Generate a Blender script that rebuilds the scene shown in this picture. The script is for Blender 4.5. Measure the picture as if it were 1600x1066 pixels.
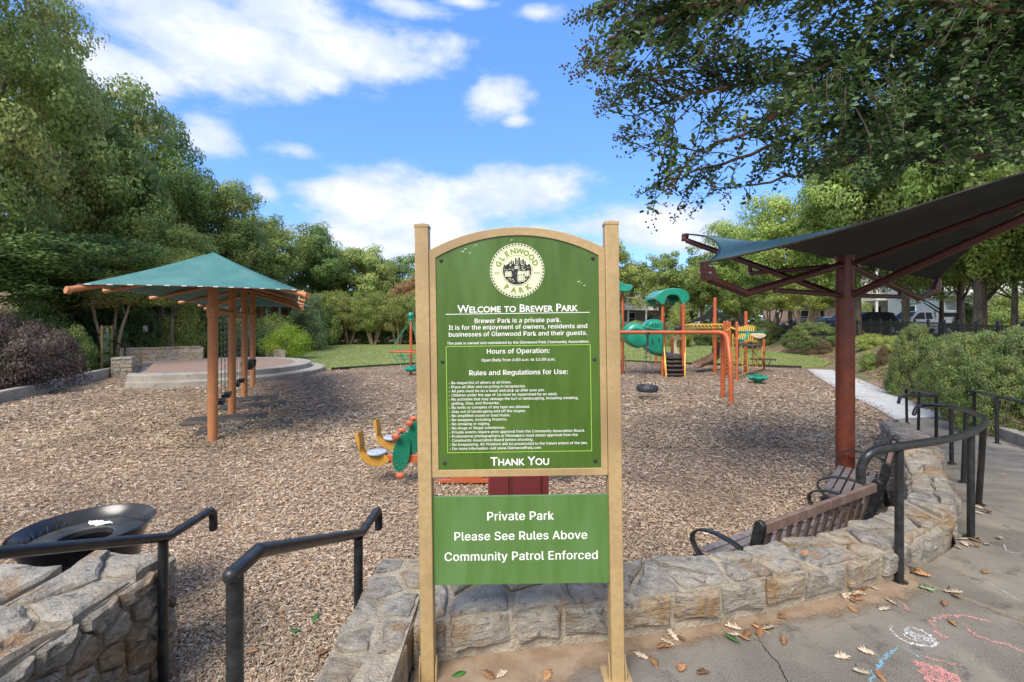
import bpy, math, random
import numpy as np
from mathutils import Vector, Matrix
from math import sin, cos, pi, radians
for o in list(bpy.data.objects): bpy.data.objects.remove(o)
sc = bpy.context.scene
COL = sc.collection
# ------------------------------------------------------------------ camera
FPX = 711.0; HOR = 503.0; CZ = 1.65            # focal length, horizon row (1600 px wide picture), eye height
cam_d = bpy.data.cameras.new('camera'); cam = bpy.data.objects.new('camera', cam_d); COL.objects.link(cam)
cam_d.sensor_width = 36; cam_d.lens = 36 * FPX / 1600; cam_d.shift_y = (HOR - 533) / 1600
cam_d.clip_start = 0.05; cam_d.clip_end = 3000
cam.location = (0, 0, CZ); cam.rotation_euler = (pi / 2, 0, 0)
sc.camera = cam
# ------------------------------------------------------------------ sun, exposure
SUN_AZ = radians(-158); SUN_EL = radians(49)    # azimuth measured from +Y towards +X (sun stands behind the viewer, slightly left)
SUN_STRENGTH = 1.75; SKY_STRENGTH = 0.15; EXPOSURE = 1.6
sd = bpy.data.lights.new('sun', 'SUN'); sd.energy = SUN_STRENGTH; sd.angle = radians(30); sd.color = (1, 0.94, 0.84)
sun = bpy.data.objects.new('sun', sd); COL.objects.link(sun)
sv = Vector((sin(SUN_AZ) * cos(SUN_EL), cos(SUN_AZ) * cos(SUN_EL), sin(SUN_EL)))
sun.rotation_euler = sv.to_track_quat('Z', 'Y').to_euler(); sun.location = sv * 50
sc.view_settings.view_transform = 'Standard'; sc.view_settings.look = 'None'
sc.view_settings.exposure = EXPOSURE; sc.view_settings.gamma = 1; sc.view_settings.use_curve_mapping = False
# ------------------------------------------------------------------ world: Nishita sky with clouds placed by direction
W = bpy.data.worlds.new('World'); sc.world = W; W.use_nodes = True
nt = W.node_tree; nt.nodes.clear()
def N(tree, typ, **kw):
    n = tree.nodes.new(typ)
    for k, v in kw.items(): setattr(n, k, v)
    return n
class G:
    """tiny expression helper for node trees"""
    def __init__(s, tree): s.t = tree
    def m(s, op, a, b=None, c=None, clamp=False):
        n = N(s.t, 'ShaderNodeMath', operation=op, use_clamp=clamp)
        for i, x in enumerate((a, b, c)):
            if x is None: continue
            if isinstance(x, (int, float)): n.inputs[i].default_value = x
            else: s.t.links.new(x, n.inputs[i])
        return n.outputs[0]
    def noise(s, vec, scale, detail=4, rough=.55, dist=0.0):
        n = N(s.t, 'ShaderNodeTexNoise'); n.inputs['Scale'].default_value = scale
        n.inputs['Detail'].default_value = detail; n.inputs['Roughness'].default_value = rough
        n.inputs['Distortion'].default_value = dist
        if vec is not None: s.t.links.new(vec, n.inputs['Vector'])
        return n.outputs['Fac']
    def ss(s, x, a, b, o0=0.0, o1=1.0):
        n = N(s.t, 'ShaderNodeMapRange', interpolation_type='SMOOTHSTEP')
        s.t.links.new(x, n.inputs[0]); n.inputs[1].default_value = a; n.inputs[2].default_value = b
        n.inputs[3].default_value = o0; n.inputs[4].default_value = o1
        return n.outputs[0]
    def mix(s, fac, a, b, blend='MIX'):
        n = N(s.t, 'ShaderNodeMix', data_type='RGBA', blend_type=blend)
        for i, x in ((0, fac), (6, a), (7, b)):
            if isinstance(x, (int, float)): n.inputs[i].default_value = x
            elif isinstance(x, (tuple, list)): n.inputs[i].default_value = (*x[:3], 1)
            else: s.t.links.new(x, n.inputs[i])
        return n.outputs[2]
g = G(nt)
sky = N(nt, 'ShaderNodeTexSky', sky_type='NISHITA'); sky.sun_disc = False
sky.sun_elevation = SUN_EL; sky.sun_rotation = SUN_AZ; sky.air_density = 1.0; sky.dust_density = .6; sky.ozone_density = 3.0
tc = N(nt, 'ShaderNodeTexCoord'); sep = N(nt, 'ShaderNodeSeparateXYZ'); nt.links.new(tc.outputs['Generated'], sep.inputs[0])
X, Y, Z = sep.outputs
az = g.m('ARCTAN2', X, Y); el = g.m('ARCSINE', Z)
# perspective-like stretching so that clouds flatten towards the horizon
blobs = [ # centre column, row, half width, half height in the photograph's picture angles
 (320, 50, 260, 95), (570, 78, 175, 52), (170, 110, 120, 70), (430, 20, 120, 60), (640, 105, 90, 26),
 (325, 215, 62, 44), (455, 235, 45, 14), (768, 152, 58, 34), (808, 188, 22, 11),
 (620, 335, 200, 66), (790, 305, 115, 48), (560, 310, 110, 38), (415, 300, 34, 24), (730, 385, 260, 40),
 (1010, 350, 150, 36), (930, 352, 80, 26), (640, 12, 60, 18), (838, 20, 34, 14), (725, 3, 50, 8), (1080, 366, 190, 40), (600, 380, 280, 46), (500, 300, 80, 30)]
blob = None
for (bx, by, rx, ry) in blobs:
    a0 = math.atan((bx - 800) / FPX); c = cos(a0)
    e0 = math.atan((HOR - by) / FPX * c)
    ra = rx / FPX * c * c; re = ry / FPX * c * cos(e0) ** 2
    da = g.m('MULTIPLY', g.m('SUBTRACT', az, a0), 1 / ra); de = g.m('MULTIPLY', g.m('SUBTRACT', el, e0), 1 / re)
    v = g.m('SUBTRACT', 1.0, g.m('SQRT', g.m('ADD', g.m('MULTIPLY', da, da), g.m('MULTIPLY', de, de))))
    v = g.m('MULTIPLY', v, min(1.0, math.sqrt(ry / 45)))
    blob = v if blob is None else g.m('SMOOTH_MAX', blob, v, .18)
vm = N(nt, 'ShaderNodeMapping'); nt.links.new(tc.outputs['Generated'], vm.inputs[0]); vm.inputs['Scale'].default_value = (1, 1, 2.0)
n1 = g.noise(vm.outputs[0], 5.5, 9, .58); n2 = g.noise(vm.outputs[0], 2.0, 5, .5); n3 = g.noise(vm.outputs[0], 16, 6, .6)
away = g.ss(g.m('ABSOLUTE', az), .95, 1.25)      # elsewhere in the sky: denser unseen cloud, added for fill light
rnd = g.m('MULTIPLY', g.m('SUBTRACT', n2, .34), 5.0)
blob = g.m('ADD', g.m('MULTIPLY', blob, g.m('SUBTRACT', 1.0, away)), g.m('MULTIPLY', rnd, away))
shape = g.m('ADD', g.m('ADD', blob, g.m('MULTIPLY', g.m('SUBTRACT', n1, .5), 2.5)), g.m('MULTIPLY', g.m('SUBTRACT', n3, .5), .45))
mask = g.ss(shape, -.2, .5)
core = g.ss(g.m('ADD', shape, g.m('MULTIPLY', g.m('SUBTRACT', n3, .5), .8)), .15, 1.1)
skyc = N(nt, 'ShaderNodeHueSaturation'); skyc.inputs['Saturation'].default_value = 1.06; skyc.inputs['Value'].default_value = .92
skyc.inputs['Hue'].default_value = .508
nt.links.new(g.mix(1.0, sky.outputs[0], (.76, .85, 1.05), 'MULTIPLY'), skyc.inputs['Color'])
cloudc = g.mix(core, (1.75, 1.95, 2.5), (2.5, 2.56, 2.75))
cloudc = g.mix(g.ss(n1, .35, .65), (1.7, 1.93, 2.5), cloudc)
up = g.ss(Z, -.02, .0)
blue = g.mix(g.m('MULTIPLY', up, .6), skyc.outputs[0], (.33, .90, 2.05))      # deeper blue down to the horizon
tot = g.mix(g.m('MULTIPLY', g.m('MULTIPLY', mask, up), .95), blue, cloudc)
bg = N(nt, 'ShaderNodeBackground'); nt.links.new(tot, bg.inputs[0]); bg.inputs[1].default_value = SKY_STRENGTH
out = N(nt, 'ShaderNodeOutputWorld'); nt.links.new(bg.outputs[0], out.inputs[0])

# ------------------------------------------------------------------ helpers
def P(px, py, d): return Vector(((px - 800) * d / FPX, d, CZ - (py - HOR) * d / FPX))
def PG(px, py, z): 
    d = FPX * (CZ - z) / (py - HOR); return Vector(((px - 800) * d / FPX, d, z))
MU = -0.55
def lerp(a, b, t): return a + (b - a) * t
def interp(pts, y):
    if y <= pts[0][0]: return pts[0][1]
    for (a, va), (b, vb) in zip(pts, pts[1:]):
        if y <= b: return lerp(va, vb, (y - a) / (b - a))
    return pts[-1][1]
WL = {}
def wloc(p): return WL.get(p.name, Vector((0, 0, 0))) if p else Vector((0, 0, 0))
def tag(o, label=None, cat=None, group=None, kind=None):
    if label: o['label'] = label
    if cat: o['category'] = cat
    if group: o['group'] = group
    if kind: o['kind'] = kind
    return o
def thing(name, label, cat, loc=(0, 0, 0), group=None, rz=0):
    o = bpy.data.objects.new(name, None); COL.objects.link(o); o.location = loc; o.rotation_euler = (0, 0, rz)
    o.empty_display_size = .2
    WL[o.name] = Vector(loc)
    return tag(o, label, cat, group)
def link(name, me, parent=None):
    o = bpy.data.objects.new(name, me); COL.objects.link(o)
    if parent: o.parent = parent; WL[o.name] = wloc(parent)
    return o
class MB:
    def __init__(s): s.v = []; s.f = []
    def add(s, vs, fs):
        b = len(s.v); s.v += [tuple(v) for v in vs]; s.f += [tuple(i + b for i in f) for f in fs]; return s
    def box(s, c, size, rz=0, M=None):
        c = Vector(c); h = Vector(size) / 2
        R = M if M is not None else Matrix.Rotation(rz, 3, 'Z')
        vs = [c + R @ Vector((sx * h.x, sy * h.y, sz * h.z)) for sx in (-1, 1) for sy in (-1, 1) for sz in (-1, 1)]
        return s.add(vs, [(0, 1, 3, 2), (4, 6, 7, 5), (0, 4, 5, 1), (2, 3, 7, 6), (0, 2, 6, 4), (1, 5, 7, 3)])
    def bar(s, a, b, w, h, up=(0, 0, 1)):
        a = Vector(a); b = Vector(b); d = (b - a).normalized(); u = Vector(up)
        r = d.cross(u)
        if r.length < 1e-4: r = d.cross(Vector((0, 1, 0)))
        r.normalize(); u = r.cross(d).normalized()
        M = Matrix((r, d, u)).transposed()
        return s.box((a + b) / 2, (w, (b - a).length, h), M=M)
    def tube(s, pts, r, n=10, caps=True, closed=False):
        pts = [Vector(p) for p in pts]; m = len(pts)
        rs = r if isinstance(r, (list, tuple)) else [r] * m
        vs = []; prev = None
        for i, p in enumerate(pts):
            if closed: t = pts[(i + 1) % m] - pts[i - 1]
            else: t = pts[min(i + 1, m - 1)] - pts[max(i - 1, 0)]
            t = t.normalized() if t.length > 1e-9 else Vector((0, 0, 1))
            if prev is None:
                ref = Vector((0, 0, 1)) if abs(t.z) < .9 else Vector((1, 0, 0))
                u = t.cross(ref).normalized()
            else: u = (prev - t * prev.dot(t)).normalized()
            prev = u; w = t.cross(u)
            for k in range(n):
                a = 2 * pi * k / n; vs.append(p + (u * cos(a) + w * sin(a)) * rs[i])
        fs = []
        for i in range(m if closed else m - 1):
            j = (i + 1) % m
            for k in range(n):
                k2 = (k + 1) % n; fs.append((i * n + k, i * n + k2, j * n + k2, j * n + k))
        if caps and not closed: fs += [tuple(range(n))[::-1], tuple((m - 1) * n + k for k in range(n))]
        return s.add(vs, fs)
    def cyl(s, a, b, r, n=14, r2=None): return s.tube([a, b], [r, r if r2 is None else r2], n)
    def lathe(s, prof, c=(0, 0, 0), n=28, caps=True):
        c = Vector(c); m = len(prof); vs = []; fs = []
        for (r, z) in prof:
            for k in range(n): a = 2 * pi * k / n; vs.append(c + Vector((r * cos(a), r * sin(a), z)))
        for i in range(m - 1):
            for k in range(n): k2 = (k + 1) % n; fs.append((i * n + k, i * n + k2, (i + 1) * n + k2, (i + 1) * n + k))
        if caps and prof[0][0] > 1e-6: fs.append(tuple(range(n))[::-1])
        if caps and prof[-1][0] > 1e-6: fs.append(tuple((m - 1) * n + k for k in range(n)))
        return s.add(vs, fs)
    def sphere(s, c, r, n=12, m=8, sc=(1, 1, 1)):
        c = Vector(c); vs = [c + Vector((0, 0, -r * sc[2]))]; fs = []
        for i in range(1, m):
            a = -pi / 2 + pi * i / m
            for k in range(n): b = 2 * pi * k / n; vs.append(c + Vector((r * cos(a) * cos(b) * sc[0], r * cos(a) * sin(b) * sc[1], r * sin(a) * sc[2])))
        vs.append(c + Vector((0, 0, r * sc[2])))
        for k in range(n): fs.append((0, 1 + (k + 1) % n, 1 + k)); fs.append((len(vs) - 1, 1 + (m - 2) * n + k, 1 + (m - 2) * n + (k + 1) % n))
        for i in range(m - 2):
            for k in range(n): k2 = (k + 1) % n; fs.append((1 + i * n + k, 1 + i * n + k2, 1 + (i + 1) * n + k2, 1 + (i + 1) * n + k))
        return s.add(vs, fs)
    def prism(s, poly, fmap, h0, h1):
        """poly: 2D points; fmap(u,v,h)->3D"""
        n = len(poly); vs = [fmap(u, v, h0) for u, v in poly] + [fmap(u, v, h1) for u, v in poly]
        fs = [tuple(range(n))[::-1], tuple(range(n, 2 * n))] + [(i, (i + 1) % n, n + (i + 1) % n, n + i) for i in range(n)]
        return s.add(vs, fs)
    def build(s, name, mat, parent=None, bevel=0, smooth=None, local=False, sub=0, seg=2, ang=35):
        me = bpy.data.meshes.new(name); off = Vector((0, 0, 0)) if local else wloc(parent)
        me.from_pydata([(v[0] - off.x, v[1] - off.y, v[2] - off.z) for v in s.v], [], s.f)
        me.materials.append(mat)
        if smooth is None: smooth = True
        if smooth:
            me.polygons.foreach_set('use_smooth', [True] * len(me.polygons))
            try: me.set_sharp_from_angle(angle=radians(ang))
            except Exception: pass
        me.update()
        o = link(name, me, parent)
        if bevel:
            b = o.modifiers.new('bevel', 'BEVEL'); b.width = bevel; b.segments = seg; b.limit_method = 'ANGLE'; b.angle_limit = radians(40)
        if sub:
            q = o.modifiers.new('sub', 'SUBSURF'); q.levels = q.render_levels = sub
        return o
def catmull(pts, k=6, closed=False):
    pts = [Vector(p) for p in pts]; n = len(pts); out = []
    rng = range(n) if closed else range(n - 1)
    for i in rng:
        if closed: a, b, c, d = pts[i - 1], pts[i], pts[(i + 1) % n], pts[(i + 2) % n]
        else: a, b, c, d = pts[max(i - 1, 0)], pts[i], pts[i + 1], pts[min(i + 2, n - 1)]
        for j in range(k):
            t = j / k
            out.append(.5 * ((2 * b) + (c - a) * t + (2 * a - 5 * b + 4 * c - d) * t * t + (3 * b - a - 3 * c + d) * t ** 3))
    if not closed: out.append(pts[-1])
    return out
def np_mesh(name, V, F, mat, parent=None, cols=None, smooth=False):
    me = bpy.data.meshes.new(name); V = np.asarray(V, np.float32); F = np.asarray(F, np.int32); k = F.shape[1]
    off = wloc(parent); V = V - np.array(off, np.float32)
    me.vertices.add(len(V)); me.vertices.foreach_set('co', V.ravel())
    me.loops.add(F.size); me.loops.foreach_set('vertex_index', F.ravel())
    me.polygons.add(len(F)); me.polygons.foreach_set('loop_start', np.arange(0, F.size, k, dtype=np.int32))
    me.polygons.foreach_set('loop_total', np.full(len(F), k, np.int32))
    if smooth: me.polygons.foreach_set('use_smooth', [True] * len(F))
    me.update(calc_edges=True)
    if cols is not None:
        a = me.color_attributes.new('col', 'FLOAT_COLOR', 'POINT')
        c4 = np.ones((len(V), 4), np.float32); c4[:, :3] = cols; a.data.foreach_set('color', c4.ravel())
    me.materials.append(mat)
    if name is None: return me
    return link(name, me, parent)
def copy_tree(o, parent=None):
    c = o.copy(); COL.objects.link(c)
    if parent: c.parent = parent
    for ch in list(o.children): copy_tree(ch, c)
    return c
# ------------------------------------------------------------------ materials
def mat(name, c1, c2=None, scale=8, rough=.6, metal=0, bump=0, bscale=60, spec=.5, detail=5, c3=None, s3=1.5, rand=0, lo=.35, hi=.65, coat=0, obj=False, stretch=None, transm=0):
    m = bpy.data.materials.new(name); m.use_nodes = True; t = m.node_tree; b = t.nodes['Principled BSDF']; q = G(t)
    if obj: vec = N(t, 'ShaderNodeTexCoord').outputs['Object']
    else: vec = N(t, 'ShaderNodeNewGeometry').outputs['Position']
    if stretch:
        mp = N(t, 'ShaderNodeMapping'); t.links.new(vec, mp.inputs[0]); mp.inputs['Scale'].default_value = stretch; vec = mp.outputs[0]
    col = (*c1, 1)
    if c2: col = q.mix(q.ss(q.noise(vec, scale, detail), lo, hi), c1, c2)
    if c3: col = q.mix(q.ss(q.noise(vec, s3, 4), .45, .7), col, c3)
    if rand:
        oi = N(t, 'ShaderNodeObjectInfo'); hs = N(t, 'ShaderNodeHueSaturation')
        r = oi.outputs['Random']
        t.links.new(q.m('MULTIPLY_ADD', r, 2 * rand, 1 - rand), hs.inputs['Value'])
        if isinstance(col, tuple): hs.inputs['Color'].default_value = col
        else: t.links.new(col, hs.inputs['Color'])
        col = hs.outputs[0]
    if isinstance(col, tuple): b.inputs['Base Color'].default_value = col
    else: t.links.new(col, b.inputs['Base Color'])
    b.inputs['Roughness'].default_value = rough; b.inputs['Metallic'].default_value = metal
    b.inputs['Specular IOR Level'].default_value = spec
    if coat: b.inputs['Coat Weight'].default_value = coat; b.inputs['Coat Roughness'].default_value = .15
    if transm: b.inputs['Transmission Weight'].default_value = transm
    if bump:
        bn = N(t, 'ShaderNodeBump'); bn.inputs['Strength'].default_value = min(1, bump); bn.inputs['Distance'].default_value = .02 if bump <= 1 else .02 * bump
        t.links.new(q.noise(vec, bscale, 6, .6), bn.inputs['Height']); t.links.new(bn.outputs[0], b.inputs['Normal'])
    return m
def leafmat(name, tint=(1, 1, 1), trans=.42, rough=.5):
    m = bpy.data.materials.new(name); m.use_nodes = True; t = m.node_tree; b = t.nodes['Principled BSDF']; q = G(t)
    a = N(t, 'ShaderNodeAttribute'); a.attribute_name = 'col'
    oi = N(t, 'ShaderNodeObjectInfo'); 
    col = q.mix(1.0, a.outputs['Color'], tint, 'MULTIPLY')
    hs = N(t, 'ShaderNodeHueSaturation'); t.links.new(col, hs.inputs['Color'])
    t.links.new(q.m('MULTIPLY_ADD', oi.outputs['Random'], .35, .85), hs.inputs['Value'])
    t.links.new(q.m('MULTIPLY_ADD', oi.outputs['Random'], -.02, .51), hs.inputs['Hue'])
    t.links.new(hs.outputs[0], b.inputs['Base Color']); b.inputs['Roughness'].default_value = rough; b.inputs['Specular IOR Level'].default_value = .35
    tr = N(t, 'ShaderNodeBsdfTranslucent'); t.links.new(hs.outputs[0], tr.inputs[0])
    mx = N(t, 'ShaderNodeMixShader'); mx.inputs[0].default_value = trans
    t.links.new(b.outputs[0], mx.inputs[1]); t.links.new(tr.outputs[0], mx.inputs[2])
    t.links.new(mx.outputs[0], t.nodes['Material Output'].inputs[0])
    return m
M = {}
M['tan'] = mat('tan_paint', (.375, .26, .12), (.425, .30, .145), 40, .42, bump=.05, bscale=200, c3=(.30, .205, .10), s3=2)
M['green_panel'] = mat('green_panel', (.05, .108, .012), (.066, .132, .017), 3, .33, c3=(.085, .16, .035), s3=.8, stretch=(7, 7, 1.3))
M['green_panel2'] = mat('light_green_panel', (.078, .165, .038), (.092, .185, .048), 4, .36, c3=(.11, .21, .07), s3=.9, stretch=(7, 7, 1.2))
M['white_print'] = mat('white_print', (.8, .8, .76), rough=.5)
M['lime_print'] = mat('lime_print', (.33, .55, .07), rough=.5)
M['cream_print'] = mat('cream_print', (.68, .70, .48), rough=.5)
M['olive_print'] = mat('olive_print', (.2, .27, .05), rough=.5)
M['ink'] = mat('ink_print', (.012, .012, .014), rough=.5)
M['black_metal'] = mat('black_painted_metal', (.010, .011, .012), (.018, .019, .021), 30, .32, bump=.12, bscale=140, c3=(.03, .03, .031), s3=14)
M['orange'] = mat('orange_paint', (.40, .165, .06), (.46, .19, .072), 12, .5, bump=.04, bscale=90, c3=(.40, .17, .07), s3=4)
M['orange2'] = mat('red_orange_paint', (.42, .092, .03), (.48, .115, .04), 8, .42, c3=(.38, .11, .05), s3=2)
M['armred_shaded'] = mat('dark_red_paint_shaded', (.062, .016, .011), (.08, .02, .014), 14, .38, bump=.05, bscale=120)  # the post's red with the arms' shade put into the colour
M['darkred'] = mat('dark_red_paint', (.135, .030, .013), (.165, .040, .018), 14, .4, bump=.05, bscale=120, c3=(.10, .024, .018), s3=5)
M['maroon'] = mat('maroon_powdercoat', (.11, .012, .013), (.15, .025, .025), 140, .5, bump=.2, bscale=220)
M['teal_canvas'] = mat('teal_shade_cloth', (.04, .145, .145), (.05, .17, .165), 5, .8, bump=.1, bscale=300, c3=(.075, .19, .185), s3=1.2)
M['green_canvas'] = mat('dark_green_cloth', (.012, .1, .075), (.02, .13, .1), 5, .8)
M['play_green'] = mat('green_plastic', (.005, .20, .125), (.008, .24, .155), 3, .3, coat=.2, c3=(.02, .26, .18), s3=1.4)
M['spring_green'] = mat('green_board', (.004, .13, .07), (.006, .16, .09), 5, .38)
M['yellow'] = mat('yellow_board', (.42, .215, .03), (.48, .26, .05), 9, .42)
M['yellow2'] = mat('yellow_metal', (.62, .36, .05), (.66, .42, .08), 9, .4)
M['cream'] = mat('cream_plastic', (.55, .44, .28), (.6, .5, .34), 6, .45)
M['brown_plastic'] = mat('brown_plastic', (.17, .1, .06), (.24, .15, .09), 6, .4)
M['greyseat'] = mat('grey_plastic', (.36, .41, .5), (.42, .47, .55), 8, .4)
M['deck'] = mat('dark_deck', (.04, .03, .03), (.065, .05, .048), 12, .6)
M['rubber'] = mat('rubber', (.02, .022, .027), (.04, .042, .048), 20, .55, bump=.1, bscale=90)
M['matrub'] = mat('rubber_mat', (.03, .031, .036), (.06, .058, .058), 9, .85, bump=.3, bscale=90, c3=(.12, .09, .07), s3=2.2)
M['chain'] = mat('chain_metal', (.1, .1, .1), (.2, .19, .18), 30, .45, metal=.6)
M['screw'] = mat('screw_metal', (.45, .45, .45), rough=.35, metal=.8)
M['wood_slat'] = mat('brown_slat', (.14, .088, .068), (.2, .135, .108), 20, .62, bump=.25, bscale=120, stretch=(1, 1, .3), rand=.18)
M['seat_slat'] = mat('grey_brown_slat', (.13, .11, .11), (.2, .17, .165), 20, .5, bump=.15, bscale=120, rand=.12)
M['binblack'] = mat('black_plastic', (.012, .012, .014), (.02, .02, .023), 8, .27, coat=.1, bump=.04, bscale=30)
M['binlid'] = mat('dark_lid', (.025, .028, .031), (.045, .047, .05), 16, .45, bump=.1, bscale=120, c3=(.07, .07, .07), s3=5)
M['bark'] = mat('bark', (.10, .075, .055), (.2, .165, .13), 14, .9, bump=.8, bscale=24, stretch=(1, 1, .35), c3=(.07, .06, .045), s3=2)
M['bark_pale'] = mat('smooth_bark', (.27, .18, .12), (.4, .3, .21), 9, .8, bump=.3, bscale=20, stretch=(1, 1, .4))
M['bark_twig'] = mat('twig_bark', (.15, .085, .055), (.27, .17, .11), 14, .85, bump=.3, bscale=50)
def stone_mat():
    m = bpy.data.materials.new('field_stone'); m.use_nodes = True; t = m.node_tree; b = t.nodes['Principled BSDF']; q = G(t)
    pos = N(t, 'ShaderNodeNewGeometry').outputs['Position']; oi = N(t, 'ShaderNodeObjectInfo').outputs['Random']
    cr = N(t, 'ShaderNodeValToRGB'); e = cr.color_ramp.elements
    e[0].position = 0; e[0].color = (.22, .19, .155, 1); e[1].position = 1; e[1].color = (.42, .34, .25, 1)
    for p_, c_ in ((.2, (.34, .30, .25)), (.4, (.42, .31, .19)), (.55, (.25, .235, .225)), (.7, (.37, .325, .265)), (.88, (.45, .405, .34))):
        x = e.new(p_); x.color = (*c_, 1)
    t.links.new(oi, cr.inputs[0])
    c = q.mix(q.ss(q.noise(pos, 7, 6, .65), .40, .66), cr.outputs[0], (.42, .385, .33))
    c = q.mix(q.ss(q.noise(pos, 3.2, 5, .6, .5), .50, .68), c, (.34, .215, .11))
    c = q.mix(q.ss(q.noise(pos, 11, 7, .7, .8), .52, .70), c, (.115, .11, .115))
    c = q.mix(q.ss(q.noise(pos, 90, 3, .7), .56, .8), c, (.07, .065, .06))
    c = q.mix(q.m('MULTIPLY', q.ss(q.noise(pos, 48, 3, .6), .62, .72), .7), c, (.55, .54, .50))
    t.links.new(c, b.inputs['Base Color']); b.inputs['Roughness'].default_value = .85; b.inputs['Specular IOR Level'].default_value = .25
    mp = N(t, 'ShaderNodeMapping'); t.links.new(pos, mp.inputs[0]); mp.inputs['Rotation'].default_value = (.3, .5, .4); mp.inputs['Scale'].default_value = (1, 1, 3.2)
    h = q.m('ADD', q.m('MULTIPLY', q.noise(pos, 22, 8, .68), 1.0), q.m('MULTIPLY', q.noise(mp.outputs[0], 9, 6, .7, .6), 1.6))
    bn = N(t, 'ShaderNodeBump'); bn.inputs['Strength'].default_value = .95; bn.inputs['Distance'].default_value = .035
    t.links.new(h, bn.inputs['Height']); t.links.new(bn.outputs[0], b.inputs['Normal'])
    return m
M['stone'] = stone_mat()
M['mortar'] = mat('mortar', (.33, .28, .21), (.44, .38, .29), 14, .95, bump=1.0, bscale=60, c3=(.27, .22, .16), s3=4)
def concrete(name, a, b_, stain, crackc=None):
    m = bpy.data.materials.new(name); m.use_nodes = True; t = m.node_tree; b = t.nodes['Principled BSDF']; q = G(t)
    pos = N(t, 'ShaderNodeNewGeometry').outputs['Position']
    c = q.mix(q.ss(q.noise(pos, 1.7, 6, .6, .4), .35, .65), a, b_)
    c = q.mix(q.ss(q.noise(pos, 0.9, 4, .6, .8), .5, .72), c, stain)
    c = q.mix(q.ss(q.noise(pos, 5.2, 7, .7, .6), .52, .7), c, tuple(x * .62 for x in a))
    c = q.mix(q.m('MULTIPLY', q.ss(q.noise(pos, 160, 3, .7), .48, .72), .75), c, tuple(min(1, x * 1.75) for x in b_))
    c = q.mix(q.m('MULTIPLY', q.ss(q.noise(pos, 210, 3, .7), .55, .75), .7), c, tuple(x * .35 for x in a))
    t.links.new(c, b.inputs['Base Color']); b.inputs['Roughness'].default_value = .85; b.inputs['Specular IOR Level'].default_value = .3
    bn = N(t, 'ShaderNodeBump'); bn.inputs['Strength'].default_value = .5; bn.inputs['Distance'].default_value = .008
    t.links.new(q.noise(pos, 130, 5, .7), bn.inputs['Height']); t.links.new(bn.outputs[0], b.inputs['Normal'])
    return m
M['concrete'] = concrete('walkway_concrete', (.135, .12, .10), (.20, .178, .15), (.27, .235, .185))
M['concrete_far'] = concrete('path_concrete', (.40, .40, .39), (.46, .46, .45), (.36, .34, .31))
M['concrete_kerb'] = concrete('kerb_concrete', (.27, .245, .21), (.33, .30, .26), (.2, .18, .15))
M['joint'] = mat('joint_filler', (.17, .14, .105), (.23, .19, .14), 20, .9, bump=.5, bscale=70)
M['dark'] = mat('dark_gap', (.02, .018, .016), rough=.95)
M['sand'] = mat('washed_soil', (.26, .175, .11), (.33, .235, .155), 12, .95, bump=.6, bscale=120, c3=(.22, .16, .11), s3=5)
def mulch_mat():
    m = bpy.data.materials.new('wood_mulch'); m.use_nodes = True; t = m.node_tree; b = t.nodes['Principled BSDF']; q = G(t)
    pos = N(t, 'ShaderNodeNewGeometry').outputs['Position']
    def vor(rot, sx):
        mp = N(t, 'ShaderNodeMapping'); t.links.new(pos, mp.inputs[0]); mp.inputs['Rotation'].default_value = (0, 0, rot); mp.inputs['Scale'].default_value = (sx, 1, 1)
        nz = N(t, 'ShaderNodeTexNoise'); nz.inputs['Scale'].default_value = 6; t.links.new(mp.outputs[0], nz.inputs['Vector'])
        ad = N(t, 'ShaderNodeVectorMath', operation='MULTIPLY_ADD'); t.links.new(nz.outputs['Color'], ad.inputs[0]); ad.inputs[1].default_value = (.12, .12, 0); t.links.new(mp.outputs[0], ad.inputs[2])
        v = N(t, 'ShaderNodeTexVoronoi'); v.inputs['Scale'].default_value = 24; t.links.new(ad.outputs[0], v.inputs['Vector']); return v
    v1 = vor(.5, 2.2); v2 = vor(-.9, 2.4)
    sel = q.ss(q.noise(pos, 30, 2), .48, .52)
    colv = q.mix(sel, v1.outputs['Color'], v2.outputs['Color']); dst = q.mix(sel, v1.outputs['Distance'], v2.outputs['Distance'])
    s = N(t, 'ShaderNodeSeparateColor'); t.links.new(colv, s.inputs[0])
    cr = N(t, 'ShaderNodeValToRGB'); e = cr.color_ramp.elements
    e[0].color = (.075, .048, .034, 1); e[1].color = (.50, .40, .32, 1); e[1].position = 1
    for p_, c_ in ((.3, (.16, .105, .075)), (.6, (.24, .165, .12)), (.82, (.33, .25, .19))):
        x = e.new(p_); x.color = (*c_, 1)
    t.links.new(s.outputs[0], cr.inputs[0])
    c = q.mix(q.m('MULTIPLY', q.ss(q.noise(pos, .55, 5, .6), .40, .7), .45), cr.outputs[0], (.36, .25, .165))
    c = q.mix(q.m('MULTIPLY', q.ss(q.noise(pos, .9, 4, .6, .3), .5, .72), .5), c, (.12, .082, .06))
    t.links.new(c, b.inputs['Base Color']); b.inputs['Roughness'].default_value = .9; b.inputs['Specular IOR Level'].default_value = .2
    bn = N(t, 'ShaderNodeBump'); bn.inputs['Strength'].default_value = .9; bn.inputs['Distance'].default_value = .02
    t.links.new(s.outputs[1], bn.inputs['Height']); t.links.new(bn.outputs[0], b.inputs['Normal'])
    return m
M['mulch'] = mulch_mat()
m = leafmat('wood_chip', (1, 1, 1), 0.0, .85); M['chip'] = m
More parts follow.
